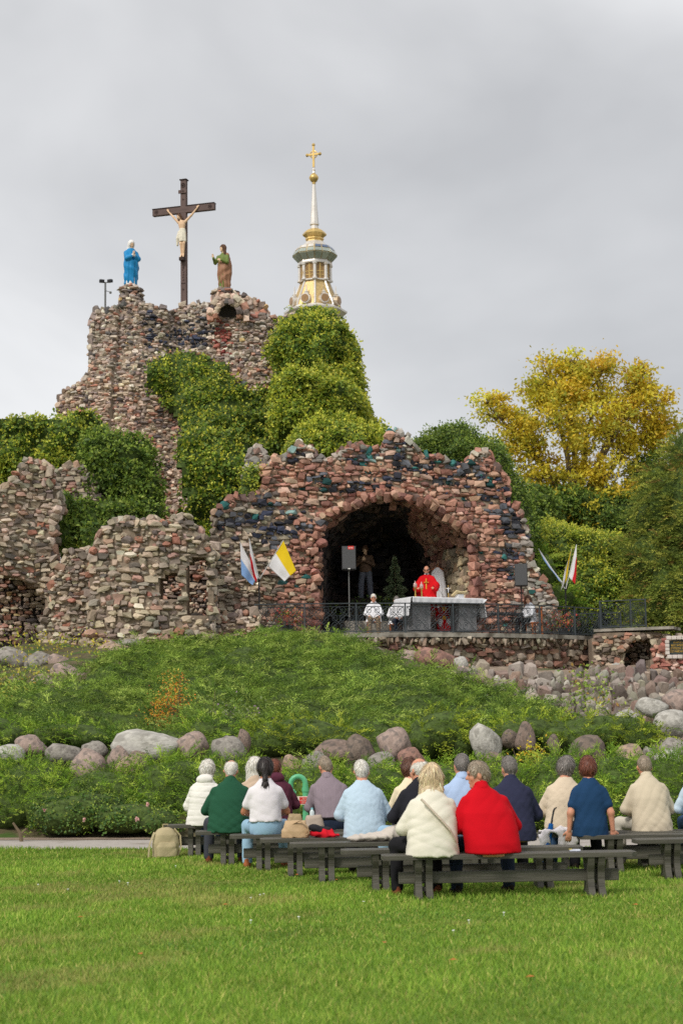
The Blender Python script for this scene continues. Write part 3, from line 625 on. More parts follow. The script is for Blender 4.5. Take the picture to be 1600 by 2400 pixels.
wall('cave_wall', 'stone wall with a dark cave recess below the raised railing', 'stone wall', [(1380, 1610), (1392, 1500), (1408, 1480), (1590, 1489), (1600, 1500), (1600, 1610)], Dst, PAL_STEP, holes=[[(1462, 1560), (1455, 1530), (1472, 1503), (1500, 1495), (1530, 1502), (1532, 1562)]], thick=0.9, seed=63, extra=step_extra, crown=False, nind=200)
wall('cave_wall', 'dim brown stones at the back of the cave recess', 'stone wall', [(1440, 1580), (1440, 1490), (1540, 1490), (1540, 1580)], lambda x, z: Dst(x, z) + 1.3, PAL_STEP, thick=0.4, seed=64, core=MAT_DARK, crown=False, nind=40)
PAL_PINK = palette([(186, 140, 124), (158, 104, 92), (206, 176, 162), (140, 92, 84), (216, 196, 184)], [4, 4, 3, 2, 1.5])
def Dp(x, z): return 54.0 + 0.06 * np.sin(np.asarray(x, float) * 3 + np.asarray(z, float) * 4)
PLQ = [(1566, 1500), (1612, 1500), (1612, 1534), (1566, 1534)]
wall('plaque_wall', 'reddish stone wall that carries the dark plaque with yellow lettering', 'stone wall', [(1526, 1615), (1530, 1520), (1548, 1492), (1640, 1492), (1690, 1500), (1690, 1615)], Dp, PAL_PINK, thick=0.8, seed=65, holes=[PLQ], crown=False, nind=120, hr=(0.09, 0.17), wr=(0.12, 0.36))
pq = world_poly(PLQ, Dp); qx = [p[0] for p in pq]; qz = [p[1] for p in pq]; pc = Vector(((min(qx) + max(qx)) / 2, 53.93, (min(qz) + max(qz)) / 2)); pw, ph = max(qx) - min(qx), max(qz) - min(qz)
pr = tag(empty('plaque', pc), 'dark green stone plaque with yellow lettering in a white stone frame', 'plaque')
b = MB(); b.box((0, 0.05, 0), (pw - 0.02, 0.06, ph - 0.02)); b.build('panel', mat('plaque_stone', lin(58, 66, 64), rough=0.4, var=0.15), pr)
mfr = mat('frame_stone', lin(214, 202, 194), rough=0.9, var=0.2, vs=3, bump=0.4, bs=10)
r_ = np.random.default_rng(3)
for sx in (-1, 1):
    for k in range(4):
        b = MB(); b.box((sx * (pw / 2 + 0.06), 0.0, -ph / 2 + (k + 0.5) * ph / 4), (0.13, 0.16, ph / 4 - 0.012), ch=0.015); b.build('frame_stone', mfr, pr)
for sz in (-1, 1):
    for k in range(5):
        b = MB(); b.box((-pw / 2 - 0.08 + (k + 0.5) * (pw + 0.16) / 5, 0.0, sz * (ph / 2 + 0.065)), ((pw + 0.16) / 5 - 0.012, 0.16, 0.12), ch=0.015); b.build('frame_stone', mfr, pr)
def text(body, size, m, parent, loc, rot=(R(90), 0, 0), ext=0.004, name='lettering'):
    cu = bpy.data.curves.new(name, 'FONT'); cu.body = body; cu.size = size; cu.align_x = 'CENTER'; cu.align_y = 'CENTER'; cu.extrude = ext
    to = bpy.data.objects.new(name, cu); COL.objects.link(to)
    me = bpy.data.meshes.new_from_object(to.evaluated_get(bpy.context.evaluated_depsgraph_get())); bpy.data.objects.remove(to)
    o = obj(name, me, m, parent, loc); o.rotation_euler = rot; return o
mgold = mat('gold_letter', lin(206, 164, 66), rough=0.5, var=0.1)
for k, s_ in enumerate(['KAPLICA', 'BEZ WIEDZY', 'KUSTOSZA SANKT.', 'CZCI NIEWOLNO']):
    text(s_, 0.088, mgold, pr, (0, 0.012, ph / 2 - 0.08 - k * 0.095))
# ---------------------------------------------------------------- rubble bank and boulders
def Db(x, z): return 36.2 + (np.asarray(z, float) - 1.35) * 4.4 + 0.25 * np.sin(np.asarray(x, float) * 2.2 + np.asarray(z, float) * 5)
PAL_BANK = palette([(146, 138, 128), (130, 122, 113), (152, 138, 126), (134, 114, 104), (112, 104, 97), (164, 156, 146)], [4, 4, 2.5, 1.2, 3, 1.2])
wall('rubble_bank', 'sloping bank of rounded field stones below the retaining wall', 'stone bank', [(1020, 1572), (1120, 1560), (1300, 1566), (1460, 1560), (1640, 1575), (1640, 1760), (1530, 1745), (1440, 1690), (1320, 1672), (1230, 1650), (1120, 1625)], Db, PAL_BANK, thick=2.2, hr=(0.11, 0.26), wr=(0.16, 0.42), seed=71, crown=False, round_=0.8, proud=0.05, depth=0.5, inset=1.0)
bm = bmesh.new(); bmesh.ops.create_icosphere(bm, subdivisions=3, radius=1.0); bm.verts.index_update()
ICV = np.array([v.co[:] for v in bm.verts]); ICF = np.array([[v.index for v in f.verts] for f in bm.faces]); bm.free()
bm = bmesh.new(); bmesh.ops.create_icosphere(bm, subdivisions=3, radius=1.0); bm.verts.index_update()
ICV3 = np.array([v.co[:] for v in bm.verts]); ICF3 = np.array([[v.index for v in f.verts] for f in bm.faces]); bm.free()
def boulder_mesh(seed, ang=0.5):
    r = np.random.default_rng(seed); d = ICV.copy(); rad = np.ones(len(d))
    for k in range(16):                                  # flattened facets
        n = r.normal(size=3); n /= np.linalg.norm(n); h = r.uniform(0.58, 0.9); q = d @ n
        rad = np.minimum(rad, np.where(q > 0.05, h / np.maximum(q, 0.05), 9) * ang + rad * (1 - ang))
    rad *= 1 + 0.09 * noise3(d, seed, 1.8) + 0.03 * noise3(d, seed + 1, 5.0) + 0.012 * noise3(d, seed + 2, 18.0)
    V = d * rad[:, None]; V = V / np.abs(V).max(0); return mesh('boulder', V, ICF, smooth=True)
BMESH = [boulder_mesh(200 + i, 0.6 + 0.05 * (i % 8)) for i in range(10)]
def mat_rock(name, c, c2): return mat(name, c, rough=0.92, var=0.36, vs=3.0, bump=0.9, bs=7, detail=10, dirt=(c2, 2.6, 0.5), spec=0.2)
ROCK = {'light': mat_rock('rock_light', lin(180, 176, 168), lin(150, 146, 138)), 'pink': mat_rock('rock_pink', lin(162, 142, 132), lin(126, 114, 108)), 'grey': mat_rock('rock_grey', lin(148, 142, 134), lin(118, 112, 106)), 'brown': mat_rock('rock_brown', lin(136, 118, 108), lin(102, 92, 86)), 'red': mat_rock('rock_red', lin(154, 118, 106), lin(120, 96, 88)), 'orange': mat_rock('rock_orange', lin(170, 146, 126), lin(134, 118, 106)), 'dark': mat_rock('rock_dark', lin(122, 108, 98), lin(94, 86, 80))}
BMC = {}
BOULD = [  # px rectangle, distance, colour, what sets it apart
 (-20, 1744, 58, 1800, 31.6, 'light', 'pale grey boulder lying low at the end of the boulder row'),
 (32, 1724, 104, 1778, 32.0, 'pink', 'pink faceted boulder beside a pale grey one in the boulder row'),
 (110, 1744, 186, 1800, 31.6, 'grey', 'grey boulder between a pink boulder and a brown pink one'),
 (192, 1736, 248, 1785, 32.0, 'grey', 'grey squarish boulder touching the biggest pale boulder'),
 (168, 1762, 244, 1842, 31.2, 'pink', 'tall brownish pink boulder half sunk in juniper'),
 (263, 1713, 418, 1790, 32.0, 'light', 'biggest boulder, long pale grey and rounded'),
 (248, 1752, 298, 1812, 31.5, 'pink', 'small upright pink boulder leaning on the biggest pale one'),
 (266, 1777, 330, 1828, 31.2, 'orange', 'low orange pink boulder in front of the biggest pale one'),
 (296, 1762, 350, 1808, 31.5, 'brown', 'small brown boulder tucked under the biggest pale one'),
 (414, 1716, 484, 1785, 31.9, 'pink', 'pink grey boulder right next to the biggest pale one'),
 (496, 1724, 571, 1795, 31.8, 'grey', 'rough grey boulder behind the people in green and white'),
 (558, 1712, 587, 1762, 32.3, 'brown', 'narrow upright boulder squeezed between juniper and a grey boulder'),
 (664, 1772, 706, 1812, 31.6, 'orange', 'small tan boulder left of two stacked boulders'),
 (704, 1764, 768, 1815, 31.5, 'grey', 'grey boulder below a long brown one'),
 (722, 1738, 832, 1792, 32.0, 'brown', 'long brown boulder lying over a grey one'),
 (806, 1726, 874, 1800, 31.9, 'dark', 'dark grey boulder standing beside the long brown one'),
 (885, 1706, 960, 1790, 32.0, 'pink', 'tall grey pink boulder tilted over a smaller grey one'),
 (862, 1762, 928, 1815, 31.5, 'grey', 'small grey boulder in front of the tall tilted one'),
 (934, 1754, 996, 1815, 31.5, 'red', 'reddish pointed boulder beside the tall tilted one'),
 (1104, 1703, 1172, 1790, 32.0, 'light', 'tall pale grey boulder between two yellow green junipers'),
 (1120, 1766, 1180, 1808, 31.5, 'brown', 'low brown boulder in front of the tall pale grey one'),
 (1208, 1697, 1252, 1770, 32.0, 'brown', 'upright brown slab of rock inside the wide juniper'),
 (1176, 1712, 1216, 1752, 32.3, 'dark', 'dark low rock under the wide juniper'),
 (1284, 1722, 1312, 1775, 32.0, 'dark', 'dark narrow rock in a gap of the wide juniper'),
 (1340, 1722, 1424, 1805, 31.8, 'dark', 'slanting dark brown boulder under the wide juniper'),
 (1448, 1746, 1518, 1808, 31.6, 'orange', 'cracked tan boulder at the end of the wide juniper'),
 (1510, 1752, 1546, 1800, 31.8, 'grey', 'small grey boulder between a tan and a pale boulder'),
 (1536, 1757, 1596, 1810, 31.4, 'light', 'pale angular boulder at the foot of the rubble bank'),
 (1550, 1734, 1620, 1785, 32.0, 'grey', 'grey boulder behind the pale angular one'),
 (1494, 1636, 1562, 1680, 37.4, 'light', 'oblong pale stone in the lower rubble bank'),
 (1556, 1616, 1622, 1676, 37.6, 'pink', 'large round pinkish stone in the lower rubble bank'),
 (1538, 1662, 1620, 1732, 36.6, 'light', 'largest grey stone at the foot of the rubble bank'),
 (1446, 1664, 1500, 1712, 36.8, 'light', 'pale pitted stone below the rubble bank'),
 (978, 1520, 1066, 1580, 50.2, 'red', 'big red boulder under the terrace edge'),
 (1063, 1537, 1096, 1575, 50.0, 'light', 'small pale round boulder right of the big red one'),
 (926, 1524, 986, 1570, 50.6, 'pink', 'pinkish boulder left of the big red one'),
 (870, 1520, 916, 1556, 51.0, 'grey', 'grey boulder half hidden by juniper under the terrace edge'),
 (1420, 1555, 1460, 1585, 48.5, 'light', 'round pale boulder below the cave recess'),
 (1380, 1566, 1416, 1592, 48.0, 'grey', 'grey round boulder on top of the rubble bank'),
 (1204, 1556, 1240, 1580, 49.0, 'pink', 'round pinkish boulder on the ledge below the retaining wall'),
 (110, 1535, 168, 1580, 47.0, 'pink', 'round pink boulder below the low ragged wall'),
 (184, 1530, 234, 1566, 48.0, 'pink', 'pinkish boulder among yellow green plants'),
 (222, 1508, 310, 1552, 49.0, 'orange', 'long pinkish slab of rock at the foot of the round tower'),
 (118, 1558, 198, 1606, 45.5, 'pink', 'wide pink boulder at the edge of the juniper slope'),
 (52, 1530, 118, 1576, 47.0, 'grey', 'grey slab leaning below the ruin alcove'),
 (64, 1582, 122, 1622, 44.5, 'pink', 'small pink boulder beside orange tinged groundcover'),
 (-20, 1518, 62, 1568, 47.5, 'grey', 'grey rock at the foot of the tall ruin wall'),
 (20, 1578, 58, 1608, 44.8, 'dark', 'small dark rock in front of the grey slab'),
 (270, 1496, 340, 1524, 50.0, 'grey', 'flat grey rock where the round tower meets the juniper')]
for i, (x0, y0, x1, y1, Y, c, lab) in enumerate(BOULD):
    s = FPX / Y; p = P((x0 + x1) / 2, (y0 + y1) / 2, Y); a, h = (x1 - x0) / s / 2, (y1 - y0) / s / 2
    o = bpy.data.objects.new('boulder', BMESH[(i * 7 + i // 10) % 10].copy() if (i * 7 + i // 10, c) in BMC else BMESH[(i * 7 + i // 10) % 10].copy()); COL.objects.link(o)
    o.data.materials.append(ROCK[c]); o.location = (p.x, p.y + a * 0.5, p.z); o.scale = (a * 1.16, a * 0.95, h * 1.18); o.rotation_euler = (0, 0.12 * math.sin(i * 2.1), i * 0.0)
    tag(o, lab, 'boulder', 'boulders of the rock garden')

# ---------------------------------------------------------------- foliage
MAT_LEAF = mat('leaf', src='attr', rough=0.5, var=0.12, vs=1.5, trans=0.35, spec=0.3)
MAT_NEEDLE = mat('needle', src='attr', rough=0.65, var=0.15, vs=1.2, trans=0.32, spec=0.2)
MAT_INNER = mat('shaded_inner_foliage', lin(70, 86, 40), rough=1, var=0.6, vs=9, bump=1.0, bs=22)  # inner mass of the plants; dark colour paints the shade between leaf clumps
MAT_BARK = mat('bark', lin(112, 98, 78), rough=1, var=0.3, vs=5, bump=0.8, bs=18)
def unit(v): return v / np.maximum(np.linalg.norm(v, axis=-1, keepdims=True), 1e-9)
def leaf_quads(C, D, Ln, Wd, col, r, up=None):           # diamond leaves, one bent quad each
    n = len(C); side = unit(np.cross(D, unit(r.normal(size=(n, 3)) + (up if up is not None else 0)))); nn = np.cross(side, D)
    mid = C + D * (Ln * 0.5)[:, None] + nn * (Ln * 0.10)[:, None]
    V = np.stack([C, mid + side * (Wd / 2)[:, None], C + D * Ln[:, None], mid - side * (Wd / 2)[:, None]], 1).reshape(-1, 3)
    F = (np.arange(n) * 4)[:, None] + np.array([0, 1, 2, 3])[None]; return V, F, np.repeat(col, 4, 0)
def sprays(C, D, Ln, r, col, nb=11, wid=0.022, spread=0.85):   # feathery evergreen shoots made of thin blades
    n = len(C); side = unit(np.cross(D, r.normal(size=(n, 3)))); nn = np.cross(side, D); Vs, Cs = [], []
    for k in range(nb):
        t = k / nb; sg = 1 if k % 2 else -1; last = (k == nb - 1)
        base = C + D * (Ln * t * 0.8)[:, None]; az = r.uniform(-0.5, 0.5, n)
        d = D if last else unit(D * 1.0 + side * (sg * spread * r.uniform(0.6, 1.2, n))[:, None] + nn * az[:, None] + np.array([0, 0, 0.12]))
        l = Ln * (0.40 - 0.2 * t) * r.uniform(0.7, 1.2, n); w_ = unit(np.cross(d, r.normal(size=(n, 3)))) * (wid * r.uniform(0.7, 1.3, n))[:, None]
        Vs.append(np.stack([base - w_, base + w_ , base + d * l[:, None]], 1)); Cs.append(np.repeat((col * r.uniform(0.85, 1.18, (n, 1)))[:, None], 3, 1))
    V = np.concatenate(Vs, 0).reshape(-1, 3); F = np.arange(len(V)).reshape(-1, 3); return V, F, np.concatenate(Cs, 0).reshape(-1, 3)
def plumes(C, D, Ln, r, col, steps=6, wid=0.012, side=0.46, nb=4, sag=0.45):   # arching evergreen branches with feathery side shoots
    n = len(C); up = np.array([0, 0, 1.0]); S_ = unit(np.cross(D, up) + 1e-6); Vs, Fs, Cs, off = [], [], [], 0
    for k in range(steps):
        t = (k + 0.5) / steps; pos = C + D * (Ln * t)[:, None] + up * (Ln * (0.18 * t - sag * t * t))[:, None]; tang = unit(D + up * (0.18 - 2 * sag * t))
        for sg in (-1, 1):
            d = unit(tang * 0.75 + S_ * (sg * r.uniform(0.5, 1.0, n))[:, None] + up * r.uniform(-0.05, 0.4, n)[:, None] + r.normal(size=(n, 3)) * 0.15)
            V, F, c = sprays(pos + r.normal(size=(n, 3)) * 0.015, d, Ln * side * (1.0 - 0.55 * t) * r.uniform(0.7, 1.2, n), r, col * (0.9 + 0.25 * t), nb=nb, wid=wid, spread=0.7); Vs.append(V); Fs.append(F + off); Cs.append(c); off += len(V)
    return np.concatenate(Vs), np.concatenate(Fs), np.concatenate(Cs)
def pick(cols, wts, n, r, jit=0.14):
    cols = np.array([lin(*c) for c in cols]) * 1.5; wts = np.array(wts, float) / sum(wts); return np.clip(cols[r.choice(len(cols), n, p=wts)] * np.exp(r.normal(0, jit, (n, 1))), 0.003, 0.8)
IVY = ([(98, 120, 42), (76, 100, 38), (122, 138, 50), (144, 152, 60), (58, 80, 34)], [4, 4, 3, 1.3, 3])
IVYY = ([(118, 134, 46), (98, 118, 42), (142, 150, 54), (160, 160, 66), (76, 98, 38)], [4, 4, 3, 1.6, 2.5])
IVYD = ([(82, 104, 44), (64, 86, 38), (104, 122, 48), (128, 140, 58), (50, 68, 32)], [4, 4, 3, 1.2, 2.6])
JUN = ([(104, 125, 50), (86, 108, 44), (124, 142, 62), (146, 160, 80), (70, 90, 40)], [4, 4, 3, 1.6, 2.5])
JUNB = ([(106, 132, 42), (86, 114, 38), (130, 152, 52), (150, 166, 68), (68, 92, 34)], [4, 4, 3, 1.6, 2.2])
JUNY = ([(126, 140, 44), (102, 122, 38), (150, 158, 56), (82, 102, 36), (60, 80, 30)], [4, 4, 2.5, 3, 2])
def surf_points(E, dens, r, rough=0.1, back=0.5, seed=0):   # points over a union of ellipsoids: position, normal
    Ps, Ns = [], []
    for i, (c, rad) in enumerate(E):
        a, b_, h = rad; p_ = 1.6; area = 4 * math.pi * (((a * b_) ** p_ + (a * h) ** p_ + (b_ * h) ** p_) / 3) ** (1 / p_)
        n = int(area * dens); u = unit(r.normal(size=(n, 3))); q = u * rad; k = 1 + rough * noise3(q, seed + i, 1.1) + rough * 0.5 * noise3(q, seed + 50 + i, 3.0)
        p = c + q * k[:, None]; nn = unit(u / rad); ok = (nn[:, 1] < back) & (nn[:, 2] > -0.75)
        for j, (c2, r2) in enumerate(E):
            if j != i: ok &= (((p - c2) / (r2 * 0.96)) ** 2).sum(1) > 1
        Ps.append(p[ok]); Ns.append(nn[ok])
    return np.concatenate(Ps), np.concatenate(Ns)
def ell_px(e):
    px, py, rx, ry, Y, rd = e; s = FPX / Y; p = P(px, py, Y); return (np.array([p.x, p.y + rd * 0.6, p.z]), np.array([rx / s, rd, ry / s]))
def rosettes(p, n, r, pal, leaf, clump, nl, droop, tint):   # a ring of older leaves with pale young ones on top
    m = len(p)
    k = nl; ky = 4; ax_ = unit(n * 0.8 + np.array([0, 0, 0.55 - droop]) + r.normal(size=(m, 3)) * 0.2); p = p + n * (clump * r.uniform(-0.9, 0.5, (m, 1)))
    rv = r.normal(size=(m * k, 3)); N = np.repeat(ax_, k, 0); tg = unit(rv - N * (rv * N).sum(1)[:, None])
    C = np.repeat(p, k, 0) + tg * (clump * r.uniform(0.1, 0.8, (m * k, 1))) - N * (clump * 0.5 * r.random((m * k, 1)))
    D = unit(N * 0.25 + tg * 0.9 + np.array([0, 0, -0.25])); ln = leaf * r.uniform(0.7, 1.25, m * k); old = np.repeat(pick(*pal, m, r, 0.12) * tint, k, 0) * 0.5 + pick(*pal, m * k, r) * 0.5
    rv = r.normal(size=(m * ky, 3)); N2 = np.repeat(ax_, ky, 0); C2 = np.repeat(p, ky, 0) + rv * clump * 0.28 + N2 * clump * 0.25; D2 = unit(N2 * 0.8 + rv * 0.5); ln2 = leaf * 0.75 * r.uniform(0.6, 1.2, m * ky)
    yg = pick([(176, 174, 62), (150, 158, 58), (196, 186, 82)], [3, 3, 1.5], m * ky, r) if (pal is not IVYD and leaf > 0.09) else pick([(120, 138, 56), (100, 122, 50), (146, 156, 74)], [3, 3, 1], m * ky, r)
    V, F, c = leaf_quads(np.concatenate([C, C2]), np.concatenate([D, D2]), np.concatenate([ln, ln2]), np.concatenate([ln, ln2]) * 0.8, np.concatenate([old, yg * np.repeat(tint, ky, 0)]), r, up=np.concatenate([N, N2]) * 1.2); return V, F, c
def ivy_sheet(name, label, pts, D, pal, seed, dens=30, lump=0.5, group=None, leaf=0.14, clump=0.2, nl=9, droop=0.2):
    def DD(x, z):
        q = np.stack([np.asarray(x, float), 0 * np.asarray(x, float), np.asarray(z, float)], -1); return D(x, z) - 0.3 - lump * (0.6 + 0.8 * noise3(q, seed, 0.8) + 0.4 * noise3(q, seed + 1, 2.2))
    poly = world_poly(pts, D); root = tag(empty(name), label, 'ivy', group); r = np.random.default_rng(seed); x0, x1 = min(p[0] for p in poly), max(p[0] for p in poly); z0, z1 = min(p[1] for p in poly), max(p[1] for p in poly)
    n = int((x1 - x0) * (z1 - z0) * dens * 1.15); u = r.uniform(x0, x1, n); v = r.uniform(z0, z1, n); ok = inpoly(u + r.normal(0, 0.15, n), v + r.normal(0, 0.15, n), poly); u, v = u[ok], v[ok]
    S = lambda a, b: np.stack([a, DD(a, b), b], -1); p = S(u, v); nn = unit(np.cross(S(u + 0.05, v) - S(u - 0.05, v), S(u, v + 0.05) - S(u, v - 0.05)))
    V, F, c = rosettes(p, nn, r, pal, leaf, clump, nl, droop, np.exp(0.16 * noise3(p, seed + 9, 0.9))[:, None]); obj('foliage', mesh('foliage', V, F, col=c), MAT_LEAF, root)
    core_field('shaded_inner_mass', poly, [], DD, 0.5, MAT_INNER, root, step=0.2, inset=0.12); return root
def bush(name, label, cat, ells, pal, dens=26, style='ivy', seed=1, group=None, leaf=0.14, clump=0.2, nl=9, rough=0.2, parts=('foliage', 'shaded_inner_mass'), spray=0.34, droop=0.0, core=0.88, lay_=0.0, wid=0.022, stem=True):
    r = np.random.default_rng(seed); E = [ell_px(e) for e in ells]; root = tag(empty(name, (float(E[0][0][0]), float(E[0][0][1]), float(E[0][0][2] - E[0][1][2]))), label, cat, group); o0 = np.array(root.location)
    p, n = surf_points(E, dens, r, rough, seed=seed); m = len(p); tint = np.exp(0.16 * noise3(p, seed + 9, 0.9))[:, None]
    if style == 'ivy': V, F, c = rosettes(p, n, r, pal, leaf, clump, nl, droop, tint); mt = MAT_LEAF
    else:
        D = unit(n * 0.65 + r.normal(size=(m, 3)) * 0.45 + np.array([0, 0, 0.45 - droop])); ln = spray * r.uniform(0.6, 1.35, m)
        q_ = max(1, int(m * 0.19)) if style == 'jun' else m; sel = r.permutation(m)[:q_]
        D = unit(n[sel] * 0.8 + r.normal(size=(q_, 3)) * np.array([0.55, 0.35, 0.3]) + np.array([0, 0, 0.35 - droop])); V, F, c = plumes(p[sel] - n[sel] * (spray * 0.9), D, spray * 2.1 * r.uniform(0.7, 1.3, q_), r, pick(*pal, q_, r) * tint[sel], wid=wid * 0.75); mt = MAT_NEEDLE
    fo = obj(parts[0], mesh(parts[0], V - o0, F, col=c), mt, root)
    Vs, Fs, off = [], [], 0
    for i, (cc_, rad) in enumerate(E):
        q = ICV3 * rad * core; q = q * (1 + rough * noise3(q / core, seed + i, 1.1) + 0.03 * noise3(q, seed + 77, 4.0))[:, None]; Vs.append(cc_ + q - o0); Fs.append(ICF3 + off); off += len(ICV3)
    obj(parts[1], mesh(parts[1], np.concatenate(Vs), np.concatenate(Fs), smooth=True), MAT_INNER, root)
    return root
G_IVY = 'ivy mounds on the stone hill'
bush('ivy_mound', 'rounded ivy mound highest on the hill, in front of the church spire', 'ivy', [(738, 810, 100, 92, 64.5, 2.6), (690, 800, 60, 64, 64.5, 1.8), (790, 850, 50, 90, 65.5, 2)], IVY, seed=1, group=G_IVY, dens=30)
bush('ivy_mound', 'ivy mound below the highest one along the right flank of the hill', 'ivy', [(760, 945, 95, 100, 62.5, 2.6), (810, 900, 42, 90, 64.5, 2), (830, 980, 45, 70, 64.0, 2), (700, 920, 70, 70, 62.5, 2), (855, 1010, 36, 50, 63.5, 2), (690, 970, 60, 60, 61.8, 1.8)], IVYY, seed=2, group=G_IVY, dens=30)
bush('ivy_mound', 'broad yellowish ivy mound right behind the grotto crown', 'ivy', [(800, 1045, 108, 82, 59.5, 2.2), (715, 1060, 50, 70, 59.8, 1.8), (880, 1040, 40, 50, 60.5, 1.6)], IVYY, seed=3, group=G_IVY, dens=30)
bush('ivy_shrub', 'dense dark green ivy shrub above the round ruin tower', 'ivy', [(265, 1085, 85, 88, 56.0, 1.6), (315, 1150, 60, 70, 55.6, 1.3), (230, 1040, 45, 40, 56.4, 1.2), (330, 1200, 52, 40, 55.0, 0.9)], IVYD, seed=7, group=G_IVY, dens=32)
bush('ivy_shrub', 'dark ivy trailing down between the ruin wall and the round tower', 'ivy', [(180, 1215, 66, 50, 54.0, 0.9), (140, 1255, 32, 55, 53.4, 0.6), (260, 1200, 60, 36, 54.4, 0.8), (215, 1262, 28, 36, 53.0, 0.5), (150, 1190, 24, 30, 54.0, 0.5)], IVYD, seed=8, group=G_IVY, dens=32, droop=0.5)
bush('ivy_mound', 'bright ivy mound behind the jagged ruin wall', 'ivy', [(60, 1070, 110, 70, 59.0, 2), (20, 1100, 70, 60, 58.0, 1.6), (130, 1100, 60, 60, 58.0, 1.4), (-40, 1060, 60, 70, 60.0, 2)], IVYY, seed=9, group=G_IVY, dens=30)
bush('ivy_mound', 'green ivy mound against the foot of the stone mound', 'ivy', [(110, 1020, 70, 46, 61.5, 1.8), (60, 1010, 60, 34, 62.0, 1.8), (170, 1010, 40, 36, 61.0, 1.2), (205, 990, 22, 30, 61.5, 0.7)], IVY, seed=10, group=G_IVY, dens=30)
bush('ivy_sprig', 'yellow leafed creeper at the left shoulder of the grotto', 'ivy', [(588, 1130, 26, 44, 54.2, 0.5), (572, 1160, 18, 22, 54.0, 0.4)], IVYY, seed=11, dens=26, leaf=0.1, clump=0.16)
ivy_sheet('ivy_blanket', 'unbroken blanket of ivy spreading over the hill between the ivy mounds', [(645, 860), (655, 780), (690, 745), (740, 726), (785, 750), (806, 800), (824, 840), (832, 890), (842, 950), (868, 995), (896, 1025), (896, 1110), (600, 1140), (575, 1070), (440, 1040), (420, 985), (352, 905), (350, 858), (400, 832), (470, 836), (530, 855), (556, 905), (600, 925), (636, 912), (664, 880)], Dc, IVY, 501, group=G_IVY, lump=0.7)
ivy_sheet('ivy_blanket', 'ivy and creeper covering the slope left of the stone mound', [(-40, 1180), (-40, 1010), (30, 985), (90, 985), (150, 985), (215, 975), (250, 1010), (330, 1080), (372, 1180), (380, 1260), (240, 1290), (120, 1290)], lambda x, z: 58.5 + 0.12 * (np.asarray(z, float) - 9) + 0.05 * np.asarray(x, float), IVY, 502, group=G_IVY, lump=0.6)
ivy_sheet('ivy_curtain', 'ivy curtain hanging down between the hill and the grotto', [(425, 1025), (470, 1008), (530, 1012), (575, 1035), (590, 1090), (560, 1150), (512, 1180), (500, 1255), (478, 1288), (452, 1235), (434, 1150), (420, 1080)], lambda x, z: 58.3 + 0.22 * (np.asarray(z, float) - 9) + 0.05 * (np.asarray(x, float) + 5) ** 2, IVY, 503, group=G_IVY, lump=0.6, droop=0.6)
G_R = 'shrubs beside and behind the grotto'
bush('clipped_shrub', 'dark dome shaped shrub rising behind the grotto crown', 'shrub', [(1062, 1062, 80, 82, 62, 2.4), (1000, 1050, 50, 34, 62, 1.6)], IVYD, seed=12, group=G_R, dens=32, leaf=0.11)
bush('clipped_shrub', 'shrub sloping down along the right shoulder of the grotto', 'shrub', [(1150, 1110, 56, 90, 61, 2), (1200, 1190, 50, 90, 60.5, 1.8), (1225, 1260, 44, 90, 60.5, 1.6)], IVYD, seed=13, group=G_R, dens=32, leaf=0.11)
bush('rounded_shrub', 'broad bright green shrub under the yellow tree', 'shrub', [(1340, 1300, 95, 80, 64, 2.4), (1430, 1310, 80, 70, 65, 2.2), (1290, 1260, 50, 46, 66, 2)], IVYY, seed=14, group=G_R, dens=30, leaf=0.12)
bush('rounded_shrub', 'low round shrub behind the right flags', 'shrub', [(1400, 1395, 85, 80, 61.5, 2.0), (1330, 1440, 60, 50, 61, 1.6), (1470, 1430, 50, 70, 61.5, 1.8)], IVY, seed=15, group=G_R, dens=30, leaf=0.12)
bush('juniper_shrub', 'layered green juniper between the grotto and the right flags', 'shrub', [(1270, 1340, 40, 60, 60.5, 1.4), (1290, 1410, 70, 50, 60, 1.4)], JUNB, seed=16, style='jun', group=G_R, dens=60)
bush('tall_conifer', 'tall feathery olive green conifer at the end of the terrace', 'conifer', [(1592, 1200, 72, 140, 60.5, 2.4), (1572, 1350, 80, 120, 60, 2.4), (1600, 1440, 90, 90, 59.5, 2.2), (1520, 1440, 50, 60, 59.5, 1.6), (1620, 1090, 55, 80, 61, 1.6), (1515, 1320, 36, 80, 61.5, 1.2), (1545, 1130, 36, 50, 62, 1.0), (1520, 1220, 30, 50, 62, 1.0)], ([(112, 122, 50), (94, 106, 44), (138, 140, 62), (126, 104, 54), (74, 88, 38)], [4, 4, 3, 1.2, 2.4]), seed=17, style='jun', group=G_R, dens=140, spray=0.36, droop=0.55, rough=0.42, wid=0.03)
bush('low_hedge', 'low dark hedge closing the far edge of the terrace', 'hedge', [(1370, 1478, 60, 34, 62, 1.2), (1450, 1476, 60, 36, 62, 1.2), (1530, 1480, 60, 36, 62, 1.2), (1310, 1478, 40, 34, 62, 1.2)], IVYD, seed=19, group=G_R, dens=26, leaf=0.12)
bush('distant_bush', 'dim green bushes filling the gap beneath the yellow tree', 'shrub', [(1250, 1200, 70, 60, 76, 2), (1330, 1190, 90, 60, 78, 2), (1440, 1210, 90, 70, 78, 2), (1530, 1160, 60, 90, 80, 2)], IVYD, seed=18, group=G_R, dens=18, leaf=0.16)
